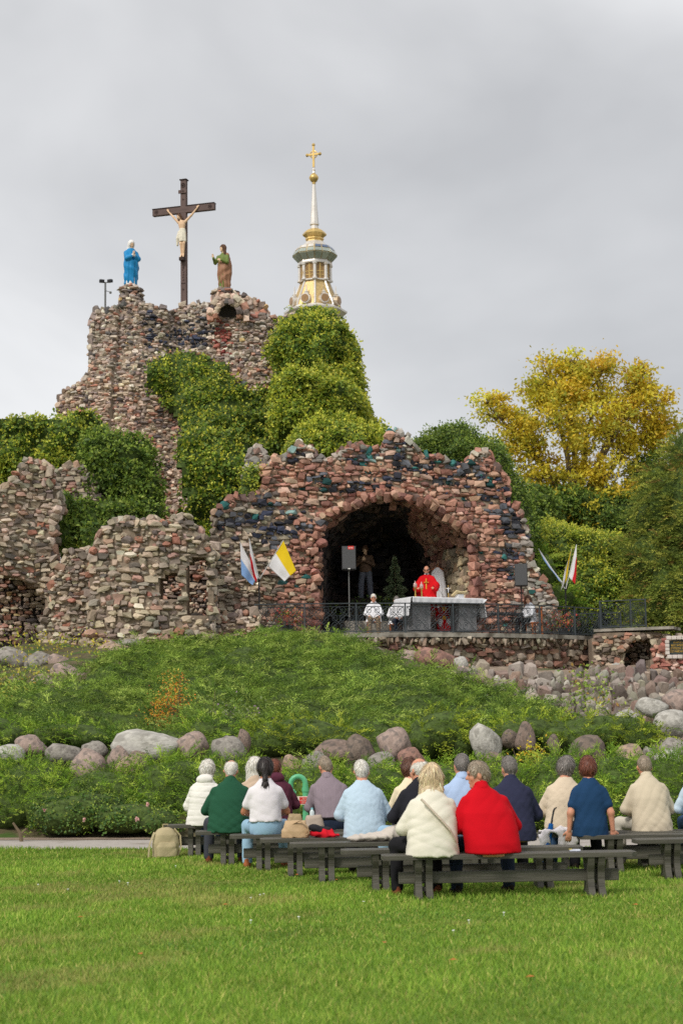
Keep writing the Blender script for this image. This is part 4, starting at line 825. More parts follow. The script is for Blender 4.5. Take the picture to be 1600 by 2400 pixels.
# junipers of the rock garden
G_J = 'junipers at the path'; 
FJ = [(60, 1862, 120, 82, 30.6, 1.1, 'feathery bright juniper beyond the rose bush, at the path corner'), (240, 1870, 120, 70, 30.4, 1.0, 'low spreading juniper behind the rose bush'), (400, 1850, 110, 80, 30.6, 1.0, 'bright juniper with raised tips behind the white jacket'), (560, 1860, 110, 74, 30.2, 1.0, 'juniper behind the green sweater and the white shirt'), (730, 1862, 110, 72, 30.0, 1.0, 'juniper around the green water pipe'), (890, 1868, 105, 74, 29.8, 1.0, 'juniper behind the pale blue quilted jacket'), (1030, 1868, 110, 76, 29.6, 1.0, 'juniper facing the person in the black suit'), (1180, 1870, 110, 82, 29.4, 1.0, 'juniper behind the navy quilted jacket'), (1320, 1860, 110, 92, 29.2, 1.0, 'juniper behind the beige quilted jacket'), (1450, 1860, 110, 96, 29.0, 1.0, 'juniper between the navy dress and the beige jacket'), (1590, 1862, 110, 96, 28.8, 1.0, 'juniper facing the person in the beige jacket'), (1740, 1862, 110, 96, 28.6, 1.0, 'juniper beyond the last bench, past the beige jacket'), (-90, 1862, 110, 86, 30.8, 1.0, 'outermost juniper beyond the rose bush')]
for i, (px, py, rx, ry, Y, rd, lab) in enumerate(FJ): bush('spreading_juniper', lab, 'juniper', [(px, py, rx, ry, Y, rd), (px - 40, py + 44, rx * 0.8, ry * 0.72, Y - 0.45, rd), (px + 50, py + 38, rx * 0.7, ry * 0.78, Y - 0.35, rd)], JUNB, seed=30 + i, style='jun', group=G_J, dens=170, spray=0.26, wid=0.011, rough=0.14)
bush('rose_bush', 'dark leafy rose bush with a few pale pink blooms by the path', 'rose bush', [(150, 1918, 90, 48, 29.3, 0.6), (290, 1922, 100, 42, 29.1, 0.6), (370, 1930, 50, 34, 29.0, 0.5), (200, 1900, 110, 40, 29.5, 0.6)], ([(72, 100, 44), (54, 80, 36), (98, 124, 62), (40, 62, 30)], [4, 4, 2, 2]), seed=45, dens=70, leaf=0.055, clump=0.1, nl=7, rough=0.2)
RB = bpy.data.objects['rose_bush']; mrose = mat('rose_petal', lin(226, 184, 176), rough=0.7, var=0.15, trans=0.2)
for k, (px, py) in enumerate([(348, 1886), (322, 1920), (200, 1922), (105, 1900)]):
    q = P(px, py, 28.55); V, F, c = leaf_quads(np.tile(np.array(q) - np.array(RB.location), (9, 1)), unit(RNG.normal(size=(9, 3)) + np.array([0, -0.6, 0.6])), np.full(9, 0.055), np.full(9, 0.05), np.ones((9, 3)), RNG); obj('bloom', mesh('bloom', V, F), mrose, RB)
MJ = [(720, 1735, 150, 56, 33.2, 0.9, 'wide yellow green juniper overhanging the long brown boulder', JUNY), (1040, 1728, 92, 64, 32.9, 0.9, 'yellow green juniper left of the tall pale grey boulder', JUNY), (1250, 1716, 110, 44, 33.0, 0.9, 'yellow green juniper right of the tall pale grey boulder', JUNY), (1420, 1722, 125, 50, 32.8, 0.9, 'yellow green juniper over the slanting dark boulder', JUNY), (150, 1722, 110, 34, 33.6, 0.8, 'bright low juniper above the pink faceted boulder', JUNB), (490, 1716, 70, 34, 33.8, 0.8, 'small juniper sprawling behind the pink grey boulder', JUNB), (-20, 1720, 80, 40, 33.4, 0.8, 'bright juniper at the end of the boulder row', JUNB)]
for i, (px, py, rx, ry, Y, rd, lab, pal) in enumerate(MJ): bush('mounded_juniper', lab, 'juniper', [(px, py, rx, ry, Y, rd), (px - rx * 0.45, py + 10, rx * 0.55, ry * 0.85, Y - 0.2, rd * 0.8), (px + rx * 0.5, py + 12, rx * 0.5, ry * 0.8, Y - 0.15, rd * 0.8)], pal, seed=60 + i, style='jun', group='junipers over the boulders', dens=170, spray=0.2, wid=0.013, droop=0.25, rough=0.2)
# the big juniper slope: ground cover nobody could count
CREST = [(-60, 1590), (0, 1582), (60, 1590), (110, 1604), (160, 1588), (250, 1546), (330, 1512), (440, 1500), (560, 1480), (680, 1484), (780, 1494), (850, 1512), (940, 1545), (1050, 1582), (1150, 1602), (1220, 1630), (1330, 1672), (1330, 1780), (-60, 1780)]
r = np.random.default_rng(91)
gx = np.arange(-12, 9, 0.2); gy = np.arange(32.5, 51.4, 0.25); GX, GY = np.meshgrid(gx, gy, indexing='ij')
def hj(x, y):
    q = np.stack([x, y, 0 * x], -1); f_ = np.clip((y - 32.4) / 1.6, 0, 1); return terr(x, y) - 0.15 * (1 - f_) + f_ * (0.30 + 0.42 * noise3(q, 5, 0.9) + 0.3 * np.abs(noise3(q, 6, 1.6)))
Z = hj(GX, GY); pts = np.stack([GX, GY, Z], -1).reshape(-1, 3); px, py = unproj(pts); okv = inpoly(px, py, CREST) | ((py > 1640) & (px < 1330) & (px > -120))
ny = len(gy); a = np.arange(len(gx) - 1)[:, None] * ny + np.arange(ny - 1)[None]; F = np.stack([a, a + ny, a + ny + 1, a + 1], -1).reshape(-1, 4); F = F[okv[F].all(1)]
n = 90000; x = r.uniform(-12, 9, n); y = 32.5 + 18.9 * r.random(n); keep = r.random(n) < np.clip(0.35 + 0.65 * (y - 32) / 8, 0, 1); x, y = x[keep], y[keep]
p = np.stack([x, y, hj(x, y)], -1); px, py = unproj(p); ok = inpoly(px, py + 4, CREST); p = p[ok]; n = len(p)
sel = r.permutation(n)[:int(n * 0.125)]; p = p[sel]; n = len(p); flow = np.stack([noise3(p, 21, 0.7), noise3(p, 22, 0.7), 0 * p[:, 0]], -1)
D = unit(r.normal(size=(n, 3)) * np.array([0.7, 0.4, 0.2]) + np.array([0.0, -0.55, 0.45]) + 0.9 * flow)
c = pick(*JUN, n, r) * np.exp(0.2 * noise3(p, 23, 0.8))[:, None]
V, Fs, cc = plumes(p - D * 0.15 - np.array([0, 0, 0.05]), D, 0.75 * r.uniform(0.6, 1.35, n), r, c, steps=7, wid=0.012)
jr = tag(obj('juniper_groundcover', mesh('juniper_groundcover', V, Fs, col=cc), MAT_NEEDLE), 'feathery green juniper covering the slope below the terrace', 'juniper', kind='stuff')
ju = obj('shaded_inner_mass', mesh('shaded_inner_mass', pts - (0, 0, 0.06), F, smooth=True), MAT_INNER, jr); tag(ju, kind='stuff')
# yellowing ground plants by the ruin walls, on the rubble bank, autumn shrub
def plant(name, label, cat, spots, pal, seed, leaf=0.09, nl=60, spread=0.3, group=None, twig=True, h=0.3):
    r = np.random.default_rng(seed); root = None; Cs = []
    for (px, py, Y, sp) in spots:
        q = P(px, py, Y)
        if root is None: root = tag(empty(name, q), label, cat, group)
        Cs.append(np.array(q) + r.normal(size=(int(nl * sp), 3)) * spread * sp * np.array([1, 0.7, 0.7]))
    C = np.concatenate(Cs) - np.array(root.location); n = len(C); ln = leaf * r.uniform(0.6, 1.3, n)
    V, F, c = leaf_quads(C, unit(r.normal(size=(n, 3)) + np.array([0, -0.3, 0.3])), ln, ln * 0.6, pick(*pal, n, r), r); obj('foliage', mesh('foliage', V, F, col=c), MAT_LEAF, root)
    if twig:
        b = MB(); base = Vector((0, 0.1, C[:, 2].min() - h))
        for k in range(0, n, max(1, n // 14)): b.tube([base, base.lerp(Vector(C[k]), 0.5) + Vector((0, 0, 0.05)), Vector(C[k])], [0.014, 0.009, 0.004], n=5)
        b.build('twigs', MAT_BARK, root)
    return root
YEL = ([(196, 172, 72), (170, 164, 70), (150, 156, 66), (120, 134, 54)], [3, 3, 3, 2]); ORG = ([(200, 140, 54), (188, 116, 46), (160, 150, 60), (206, 168, 70), (150, 80, 50)], [4, 3, 2, 2, 1])
plant('groundcover_plant', 'yellowing groundcover between pink boulders below the ruin walls', 'plant', [(60, 1512, 49.5, 1), (90, 1505, 50, 1), (120, 1518, 49.5, 0.8), (180, 1520, 49.5, 1), (215, 1512, 50, 1), (240, 1518, 49.8, .7), (150, 1512, 50, .8), (30, 1530, 48, 1), (90, 1540, 47, .9), (20, 1560, 46, 1), (200, 1545, 47, .8), (100, 1575, 45.5, .8), (40, 1575, 45.5, .9), (250, 1530, 48, .7)], YEL, 101, nl=70, spread=0.34)
plant('groundcover_plant', 'orange tinged low groundcover at the edge of the juniper slope', 'plant', [(20, 1600, 43.5, 1), (60, 1612, 43, 1), (10, 1630, 42, 1), (100, 1640, 41.5, .9), (40, 1640, 41.5, 1), (0, 1610, 43, 1)], ([(176, 140, 58), (150, 146, 60), (120, 134, 54), (96, 116, 48)], [2, 3, 3, 3]), 102, nl=90, spread=0.36)
plant('autumn_shrub', 'thin twiggy shrub with orange autumn leaves on the juniper slope', 'shrub', [(405, 1592, 36, 1), (412, 1620, 36, 1), (395, 1640, 36, 1.1), (385, 1672, 35.8, 1), (360, 1680, 35.8, .9), (420, 1650, 36, .8), (395, 1700, 35.6, .8), (430, 1690, 35.6, .6), (370, 1650, 36, .6)], ORG, 103, nl=130, spread=0.16, leaf=0.05, h=0.5)
plant('yellow_flowers', 'yellow leafed plant among the junipers right of the tall pale boulder', 'plant', [(1225, 1770, 31.2, 1), (1250, 1756, 31.3, 1), (1268, 1772, 31.2, 1), (1240, 1785, 31.1, .8)], ([(222, 184, 60), (206, 160, 50), (140, 146, 56)], [4, 2, 2]), 104, nl=60, spread=0.12, leaf=0.06)
plant('climber', 'light green creeper trailing over the rubble bank', 'climber', [(1370, 1592, 43, 1), (1360, 1615, 42, 1), (1392, 1640, 41, 1), (1376, 1662, 40, 1), (1420, 1655, 40.5, .8), (1345, 1648, 40.5, .9), (1400, 1612, 42, .8)], ([(120, 142, 58), (96, 122, 48), (150, 162, 76), (160, 130, 70)], [4, 3, 2, 1]), 105, nl=60, spread=0.26, leaf=0.1)
plant('purple_asters', 'pale purple asters with grey green leaves on the juniper slope', 'flowers', [(490, 1676, 35, 1), (530, 1668, 35, 1), (560, 1680, 34.8, 1), (600, 1672, 35, .8), (510, 1690, 34.6, .8)], ([(110, 124, 76), (130, 138, 96), (168, 136, 166), (90, 106, 60)], [4, 3, 1.2, 3]), 106, nl=80, spread=0.2, leaf=0.07)

# ---------------------------------------------------------------- the yellow tree
def big_tree(name, label, base, fork, blobs, pal, seed, nl=110, Y=80, leaf=0.21, ncl=300, trunk_r=0.34):
    r = np.random.default_rng(seed); root = tag(empty(name, base), label, 'tree'); o0 = np.array(base); wood = MB(); f = np.array(fork)
    wood.tube([Vector((0, 0, -0.4)), Vector((f - o0) * 0.5) + Vector((0.1, 0, 0)), Vector(f - o0)], [trunk_r * 1.25, trunk_r, trunk_r * 0.85], n=10)
    limbs = []; cl = []
    for (px, py, rx, ry, dy, wt) in blobs:
        c = np.array(P(px, py, Y + dy)); s = FPX / (Y + dy); rad = np.array([rx / s, 0.85 * (rx + ry) / 2 / s, ry / s])
        m1 = f + (c - f) * 0.4 + np.array([0, 0, 0.5]); pts = [f + (m1 - f) * t for t in (0, 0.5, 1)] + [m1 + (c - m1) * t + r.normal(0, 0.12, 3) for t in (0.35, 0.7, 1.0)]
        limbs += [(p_, i) for i, p_ in enumerate(pts)]
        wood.tube([Vector(p_ - o0) for p_ in pts], [0.2, 0.17, 0.13, 0.09, 0.06, 0.035], n=7)
        k = int(ncl * wt); u = unit(r.normal(size=(k, 3))) * (r.random((k, 1)) ** 0.4) * rad * 1.12; cl.append(c + u)
    cl = np.concatenate(cl); LP = np.array([l[0] for l in limbs]); Cs, cols, axis = [], [], []
    for c in cl:
        j = np.argmin(np.linalg.norm(LP - c, axis=1) + 0.6 * np.maximum(LP[:, 2] - c[2], 0)); a_ = LP[j]; mid = (a_ + c) / 2 + r.normal(0, 0.12, 3) + np.array([0, 0, 0.1])
        wood.tube([Vector(a_ - o0), Vector(mid - o0), Vector(c - o0)], [0.04, 0.024, 0.009], n=5, cap=False)
        m = int(nl * r.uniform(0.5, 1.5)); sp = r.uniform(0.2, 0.38); L_ = c + r.normal(size=(m, 3)) * sp * np.array([1, 1, 0.7]); Cs.append(L_)
        base_c = pick(*pal, 1, r, 0.1); cols.append(base_c * 0.55 + pick(*pal, m, r) * 0.45)
    C = np.concatenate(Cs) - o0; n = len(C); ln = leaf * r.uniform(0.6, 1.3, n)
    V, F, c = leaf_quads(C, unit(r.normal(size=(n, 3)) + np.array([0, -0.2, -0.3])), ln, ln * 0.5, np.concatenate(cols), r)
    wood.build('trunk', MAT_BARK, root, smooth=True, fixn=False); obj('crown', mesh('crown', V, F, col=c), MAT_LEAF, root); return root
YT = ([(206, 174, 52), (190, 162, 48), (216, 186, 70), (160, 152, 54), (132, 138, 52), (200, 150, 50)], [5, 4, 3, 3, 2.8, 1.0])
bp_ = P(1350, 1600, 80); bp_.z = float(terr(bp_.x, 80))
big_tree('yellow_ash_tree', 'tall tree with open crown of yellow autumn leaves behind the shrubs', bp_, P(1350, 1225, 80), [(1300, 900, 80, 60, 0, .13), (1400, 890, 95, 60, 0.5, .14), (1490, 930, 75, 70, 0, .11), (1345, 1000, 110, 80, -1, .17), (1470, 1030, 90, 80, 1, .13), (1170, 975, 52, 50, 0, .06), (1225, 1040, 60, 55, 0, .08), (1540, 1000, 45, 60, 1, .06), (1270, 1120, 70, 60, 0, .08), (1410, 1130, 80, 60, -1, .1), (1380, 1190, 80, 40, -1.5, .07), (1450, 1190, 45, 50, -1, .05), (1340, 850, 60, 25, 0, .03), (1140, 940, 25, 18, 0, .012), (1505, 870, 26, 18, 0, .012)], YT, 120, ncl=290, nl=100)

# ---------------------------------------------------------------- grass blades on the lawn
def grass(n, seed):
    r = np.random.default_rng(seed); y = 8.6 + 19.0 * r.random(n) ** 1.15; half = 0.205 * y + 3.2; x = r.uniform(-1, 1, n) * half; ok = y < pnear(x); x, y = x[ok], y[ok]; n = len(x)
    q = np.stack([x, y, 0 * x], -1); worn = 0.3 * np.exp(-((x - 3.0) / 2.2) ** 2 - ((y - 18.0) / 2.5) ** 2); pat = noise3(q, 3, 0.55) + 0.6 * noise3(q, 4, 1.7); h = (0.036 + 0.013 * pat) * r.uniform(0.6, 1.5, n) * (1 + 0.5 * (y > pnear(x) - 1.0)); h = np.clip(h, 0.02, 0.12)
    wd = (0.0036 + 0.00040 * (y - 8)) * r.uniform(0.7, 1.3, n); az = r.uniform(0, 6.28, n); ln = r.normal(0, 0.5, (n, 2)) * h[:, None]
    b = np.stack([x, y, np.zeros(n)], -1); s = np.stack([np.cos(az), np.sin(az), 0 * az], -1) * wd[:, None]; t = b + np.stack([ln[:, 0], ln[:, 1], h], -1)
    V = np.stack([b - s, b + s, t], 1).reshape(-1, 3)
    c = pick([(112, 140, 50), (94, 124, 44), (130, 152, 60), (150, 158, 78), (170, 162, 96)], [5, 4, 3, 1.3, 0.7], n, r, 0.11) * 0.95
    dry = np.clip((noise3(q, 8, 0.8) + 0.7 * noise3(q, 9, 2.6) - 0.42 + worn) * 1.3, 0, 0.55)[:, None] * (r.random((n, 1)) < 0.8); c = c * (1 - dry) + np.array(lin(176, 162, 104)) * dry
    c = c * np.exp(0.14 * pat)[:, None]
    return V, np.arange(len(V)).reshape(-1, 3), np.repeat(c, 3, 0)
V, F, c = grass(410000, 140)
tag(obj('grass', mesh('grass', V, F, col=c), MAT_NEEDLE), 'short mown green grass of the lawn', 'grass', kind='stuff')
md = mat('daisy_petal', lin(236, 236, 232), rough=0.7, var=0.05); me_d = None
for k, (px, py) in enumerate([(610, 2098), (618, 2096), (588, 2105), (852, 2114), (588, 2158), (412, 2030), (1098, 2158), (1062, 2182), (90, 2074), (280, 2066), (300, 2070), (700, 2150), (160, 2085), (1180, 2140)]):
    q = G(px, py, 0.035)
    if me_d is None:
        b = MB(); b.lathe([(0.002, -0.035), (0.002, 0.0), (0.012, 0.004), (0.011, 0.008), (0.002, 0.010)], n=8); od = b.build('daisy', md); me_d = od.data
    else: od = obj('daisy', me_d)
    od.location = q; tag(od, 'tiny white daisy in the mown lawn', 'daisy', 'daisies in the lawn')
# ---------------------------------------------------------------- people
def mskin(c, n): return mat('skin_' + n, lin(*c), rough=0.55, var=0.08, vs=14, bump=0.05, bs=60, spec=0.35, sss=0.08)
SKIN = {'fair': mskin((214, 164, 138), 'fair'), 'ruddy': mskin((208, 146, 118), 'ruddy'), 'tan': mskin((176, 118, 88), 'tan')}
def mhair(n, c): return mat('hair_' + n, lin(*c), rough=0.5, var=0.3, vs=26, bump=0.5, bs=60, stretch=(1, 1, 0.18), spec=0.4)
HAIR = {'white': mhair('white', (214, 208, 198)), 'grey': mhair('grey', (156, 146, 136)), 'dark': mhair('dark', (44, 36, 34)), 'brown': mhair('brown', (92, 58, 42)), 'auburn': mhair('auburn', (110, 62, 46)), 'blond': mhair('blond', (204, 182, 150)), 'greydark': mhair('greydark', (110, 104, 100)), 'greybrown': mhair('greybrown', (140, 124, 106))}
M_EYE = mat('eye', lin(70, 56, 48), rough=0.25, var=0.05)
def cloth(n, c, bump=0.06, bs=40, **k): return mat('cloth_' + n, lin(*c), rough=0.9, var=k.pop('var', 0.07), vs=k.pop('vs', 5), bump=bump, bs=bs, spec=0.15, **k)
def wrinkle(seed, amp=0.010, diag=1.0):                  # soft cloth folds: narrow valleys in a few directions, strongest low and at the sides
    r = np.random.default_rng(seed); ks = [(r.uniform(0.085, 0.16), r.uniform(0.35, 1.1) * (1 if i % 2 else -1) * diag, r.uniform(0, 6.28), 100 * seed + i) for i in range(4)]
    def f(p):
        out = np.zeros(len(p)); bend = noise3(p, seed, 2.6, 2)
        for wl, th, ph, sd_ in ks:
            q = (p[:, 2] * math.cos(th) + p[:, 0] * math.sin(th) + 0.25 * p[:, 1]) * math.pi / wl + ph + 2.6 * bend
            m = np.clip(0.15 + 1.3 * noise3(p, sd_ % 9973, 1.7, 2), 0, 1); out += m * ((1 - np.abs(np.sin(q))) ** 1.6 - 0.35)
        return amp * 0.62 * out + amp * 0.3 * noise3(p, seed + 3, 3.0, 2)
    return f
def quilt(amp=0.007, cell=0.075, kind='diamond', seed=0):
    def f(p):
        x, z = p[:, 0] + 0.25 * p[:, 1], p[:, 2]
        if kind == 'diamond': q = np.minimum(np.abs(np.sin((x + z) * math.pi / cell / 1.41)), np.abs(np.sin((x - z) * math.pi / cell / 1.41)))
        elif kind == 'puff': q = np.abs(np.sin(z * math.pi / cell + 0.7 * noise3(p, seed, 5.0)))
        else: q = np.minimum(np.abs(np.sin(z * math.pi / cell + 1.1 * np.sin(x * 30))), np.abs(np.sin(x * math.pi / cell / 0.8 + 0.9 * np.sin(z * 34))))
        return -amp * np.clip(q, 0, 0.45) / 0.45 + amp * 0.7
    return f
def limb(a, b, t): return np.array(a) + (np.array(b) - np.array(a)) * t
def hand(S, wrist, direc, up, k=0.012, curl=0.5, side=1):
    d = np.array(direc, float); d /= np.linalg.norm(d); u = np.array(up, float); u -= d * (u @ d); u /= np.linalg.norm(u); s = np.cross(d, u) * side; w_ = np.array(wrist, float)
    Mx = np.stack([s, d, u], -1); S.ell(w_ + d * 0.05, (0.04, 0.052, 0.017), 0.015, M=Mx)
    for i, (o, l) in enumerate([(-0.030, 0.066), (-0.010, 0.076), (0.011, 0.072), (0.030, 0.058)]):
        a = w_ + d * 0.085 + s * o; b = a + d * l * 0.5 - u * curl * 0.014; c = b + d * l * 0.42 - u * curl * 0.04; S.chain([a, b, c], [0.0105, 0.0095, 0.008], 0.006)
    a = w_ + d * 0.03 - s * 0.035; S.chain([a, a + d * 0.03 - s * 0.025 - u * 0.008, a + d * 0.06 - s * 0.03 - u * 0.02], [0.013, 0.011, 0.009], 0.008)
HS = 1.1
class _Sc:                                               # scales head primitives
    def __init__(s, S): s.S = S
    def ell(s, c, r, k=0.02, **q): s.S.ell(c, np.array(r) * HS, k, **q); return s
    def cone(s, a, b, ra, rb, k=0.02, **q): s.S.cone(a, b, ra * HS, rb * HS, k, **q); return s
    def chain(s, p, r, k=0.02): s.S.chain(p, [i * HS for i in r], k); return s
def head_prims(S, c, H, female=False):
    S = _Sc(S); f = lambda *p: np.array(c) + H @ np.array(p) * HS
    S.ell(f(0, -0.012, 0.022), (0.076, 0.097, 0.103), 0.02, M=H).ell(f(0, 0.03, -0.045), (0.058, 0.062, 0.078), 0.03, M=H)
    S.cone(f(0, 0.086, 0.008), f(0, 0.108, -0.030), 0.009, 0.014, 0.012); S.ell(f(0, 0.078, 0.026), (0.05, 0.018, 0.012), 0.015, M=H)
    S.ell(f(0, 0.072, -0.105), (0.026, 0.022, 0.02), 0.02, M=H); S.ell(f(0, 0.088, -0.068), (0.022, 0.010, 0.009), 0.008, M=H)
    for sx in (-1, 1):
        S.ell(f(sx * 0.031, 0.094, 0.008), (0.016, 0.012, 0.009), 0.012, M=H, mode='s'); S.ell(f(sx * 0.045, 0.055, -0.03), (0.022, 0.025, 0.022), 0.02, M=H)
        S.ell(f(sx * 0.083, -0.008, -0.010), (0.012, 0.022, 0.036), 0.008, M=H)
def hair_mesh(style, c, H, seed=0):
    S0 = SDF(np.array(c) - 0.28, np.array(c) + np.array([0.28, 0.28, 0.24]), 0.0115); S = _Sc(S0); f = lambda *p: np.array(c) + H @ np.array(p) * HS
    t = {'short': 0.008, 'crop': 0.004, 'fringe': 0.006, 'bob': 0.026, 'curly': 0.026, 'full': 0.022, 'tail': 0.014, 'long': 0.02}.get(style, 0.012)
    S.ell(f(0, -0.014, 0.026), (0.077 + t, 0.097 + t, 0.103 + t), 0.01, M=H)
    if style in ('short', 'crop', 'fringe', 'curly', 'full'): S.cone(f(0, -0.06, -0.01), f(0, -0.052, -0.055), 0.05 + t * 0.7, 0.036 + t * 0.5, 0.02)
    if style == 'bob':
        for sx in (-1, 0, 1): S.cone(f(sx * 0.055, -0.045, 0.0), f(sx * 0.072, -0.045 - 0.02 * (sx == 0), -0.165), 0.06, 0.045, 0.04)
    if style == 'tail':
        S.cone(f(0, -0.08, 0.0), f(0, -0.115, -0.07), 0.05, 0.022, 0.02); S.chain([f(0, -0.11, -0.06), f(0, -0.125, -0.105), f(0, -0.125, -0.135), f(0, -0.12, -0.185)], [0.022, 0.024, 0.016, 0.034], 0.008)
        S.ell(f(0, -0.125, -0.165), (0.04, 0.032, 0.038), 0.01, M=H)
    if style == 'long':
        for sx in (-1, 0, 1): S.cone(f(sx * 0.06, -0.04, 0.0), f(sx * 0.075, -0.05, -0.2), 0.055, 0.05, 0.04)
    # clear the face
    S.ell(f(0, 0.115, -0.055), (0.072, 0.10, 0.105), 0.02, M=H, mode='s')
    if style in ('short', 'crop', 'fringe', 'curly'): 
        for sx in (-1, 1): S.ell(f(sx * 0.09, 0.0, -0.05), (0.032, 0.045, 0.06), 0.01, M=H, mode='s')
    if style == 'fringe': S.ell(f(0, 0.02, 0.10), (0.075, 0.115, 0.085), 0.02, M=H, mode='s')
    am = {'curly': 0.012, 'full': 0.006, 'bob': 0.006, 'long': 0.006}.get(style, 0.003)
    def fn(p):
        q = (p - np.array(c)) @ H / HS
        if style == 'curly': return am * noise3(q, seed, 26)
        if style == 'tail': return -0.006 * np.abs(np.sin(q[:, 2] * 150 + np.abs(q[:, 0]) * 120)) * (q[:, 1] < -0.07)
        ang = np.arctan2(q[:, 0], -q[:, 1]); return am * (np.sin(ang * 34 + 3 * noise3(q, seed, 9)) * 0.7 + noise3(q, seed + 1, 14))
    S0.disp(fn); return S0.mesh('hair')
MAT_STR = mat('hair_strand', src='attr', rough=0.45, var=0.1, vs=8, spec=0.4)
HCOL = {'white': (222, 216, 206), 'grey': (162, 152, 142), 'dark': (46, 38, 36), 'brown': (98, 62, 46), 'auburn': (112, 62, 44), 'blond': (214, 190, 152), 'greydark': (126, 118, 112), 'greybrown': (152, 138, 120)}
def strands(ho, hair, seed):                             # loose locks lying over the hair
    r = np.random.default_rng(seed + 500); me = ho.data; n = len(me.vertices); co = np.zeros(n * 3, np.float32); no = np.zeros(n * 3, np.float32); me.vertices.foreach_get('co', co); me.vertices.foreach_get('normal', no); co = co.reshape(-1, 3); no = no.reshape(-1, 3)
    m = {'crop': 500, 'fringe': 350, 'short': 600}.get(hair[0], 800); i = r.integers(0, n, m); p, q = co[i], no[i]; top = co[:, 2].max(); f = np.stack([(p[:, 0] - co[:, 0].mean()) * 1.5, -0.04 - 0.0 * p[:, 1], -0.12 * np.clip((top - p[:, 2]) / 0.08, 0.2, 1)], -1) + r.normal(size=(m, 3)) * (0.012 if hair[0] in ('bob', 'tail', 'long') else 0.03)
    if hair[0] in ('bob', 'tail', 'long'): f[:, :2] *= 0.25
    f = unit(f - q * (f * q).sum(1)[:, None]); s = np.cross(f, q); ln = {'crop': 0.02, 'fringe': 0.025, 'short': 0.035, 'curly': 0.03, 'full': 0.045}.get(hair[0], 0.07) * r.uniform(0.6, 1.4, m); w_ = r.uniform(0.003, 0.006, m)
    b = p + q * 0.002; V = np.stack([b - s * w_[:, None], b + s * w_[:, None], b + f * ln[:, None] + q * (ln * r.uniform(0.0, 0.06 if hair[0] in ('bob', 'tail', 'long') else 0.22, m))[:, None]], 1).reshape(-1, 3)
    c = np.array(lin(*HCOL[hair[1]])) * np.exp(r.normal(0, 0.26, (m, 1))); o = obj('loose_hair', mesh('loose_hair', V, np.arange(3 * m).reshape(-1, 3), col=np.repeat(np.clip(c, 0, 0.9), 3, 0)), MAT_STR, ho); tag(o, kind='stuff')
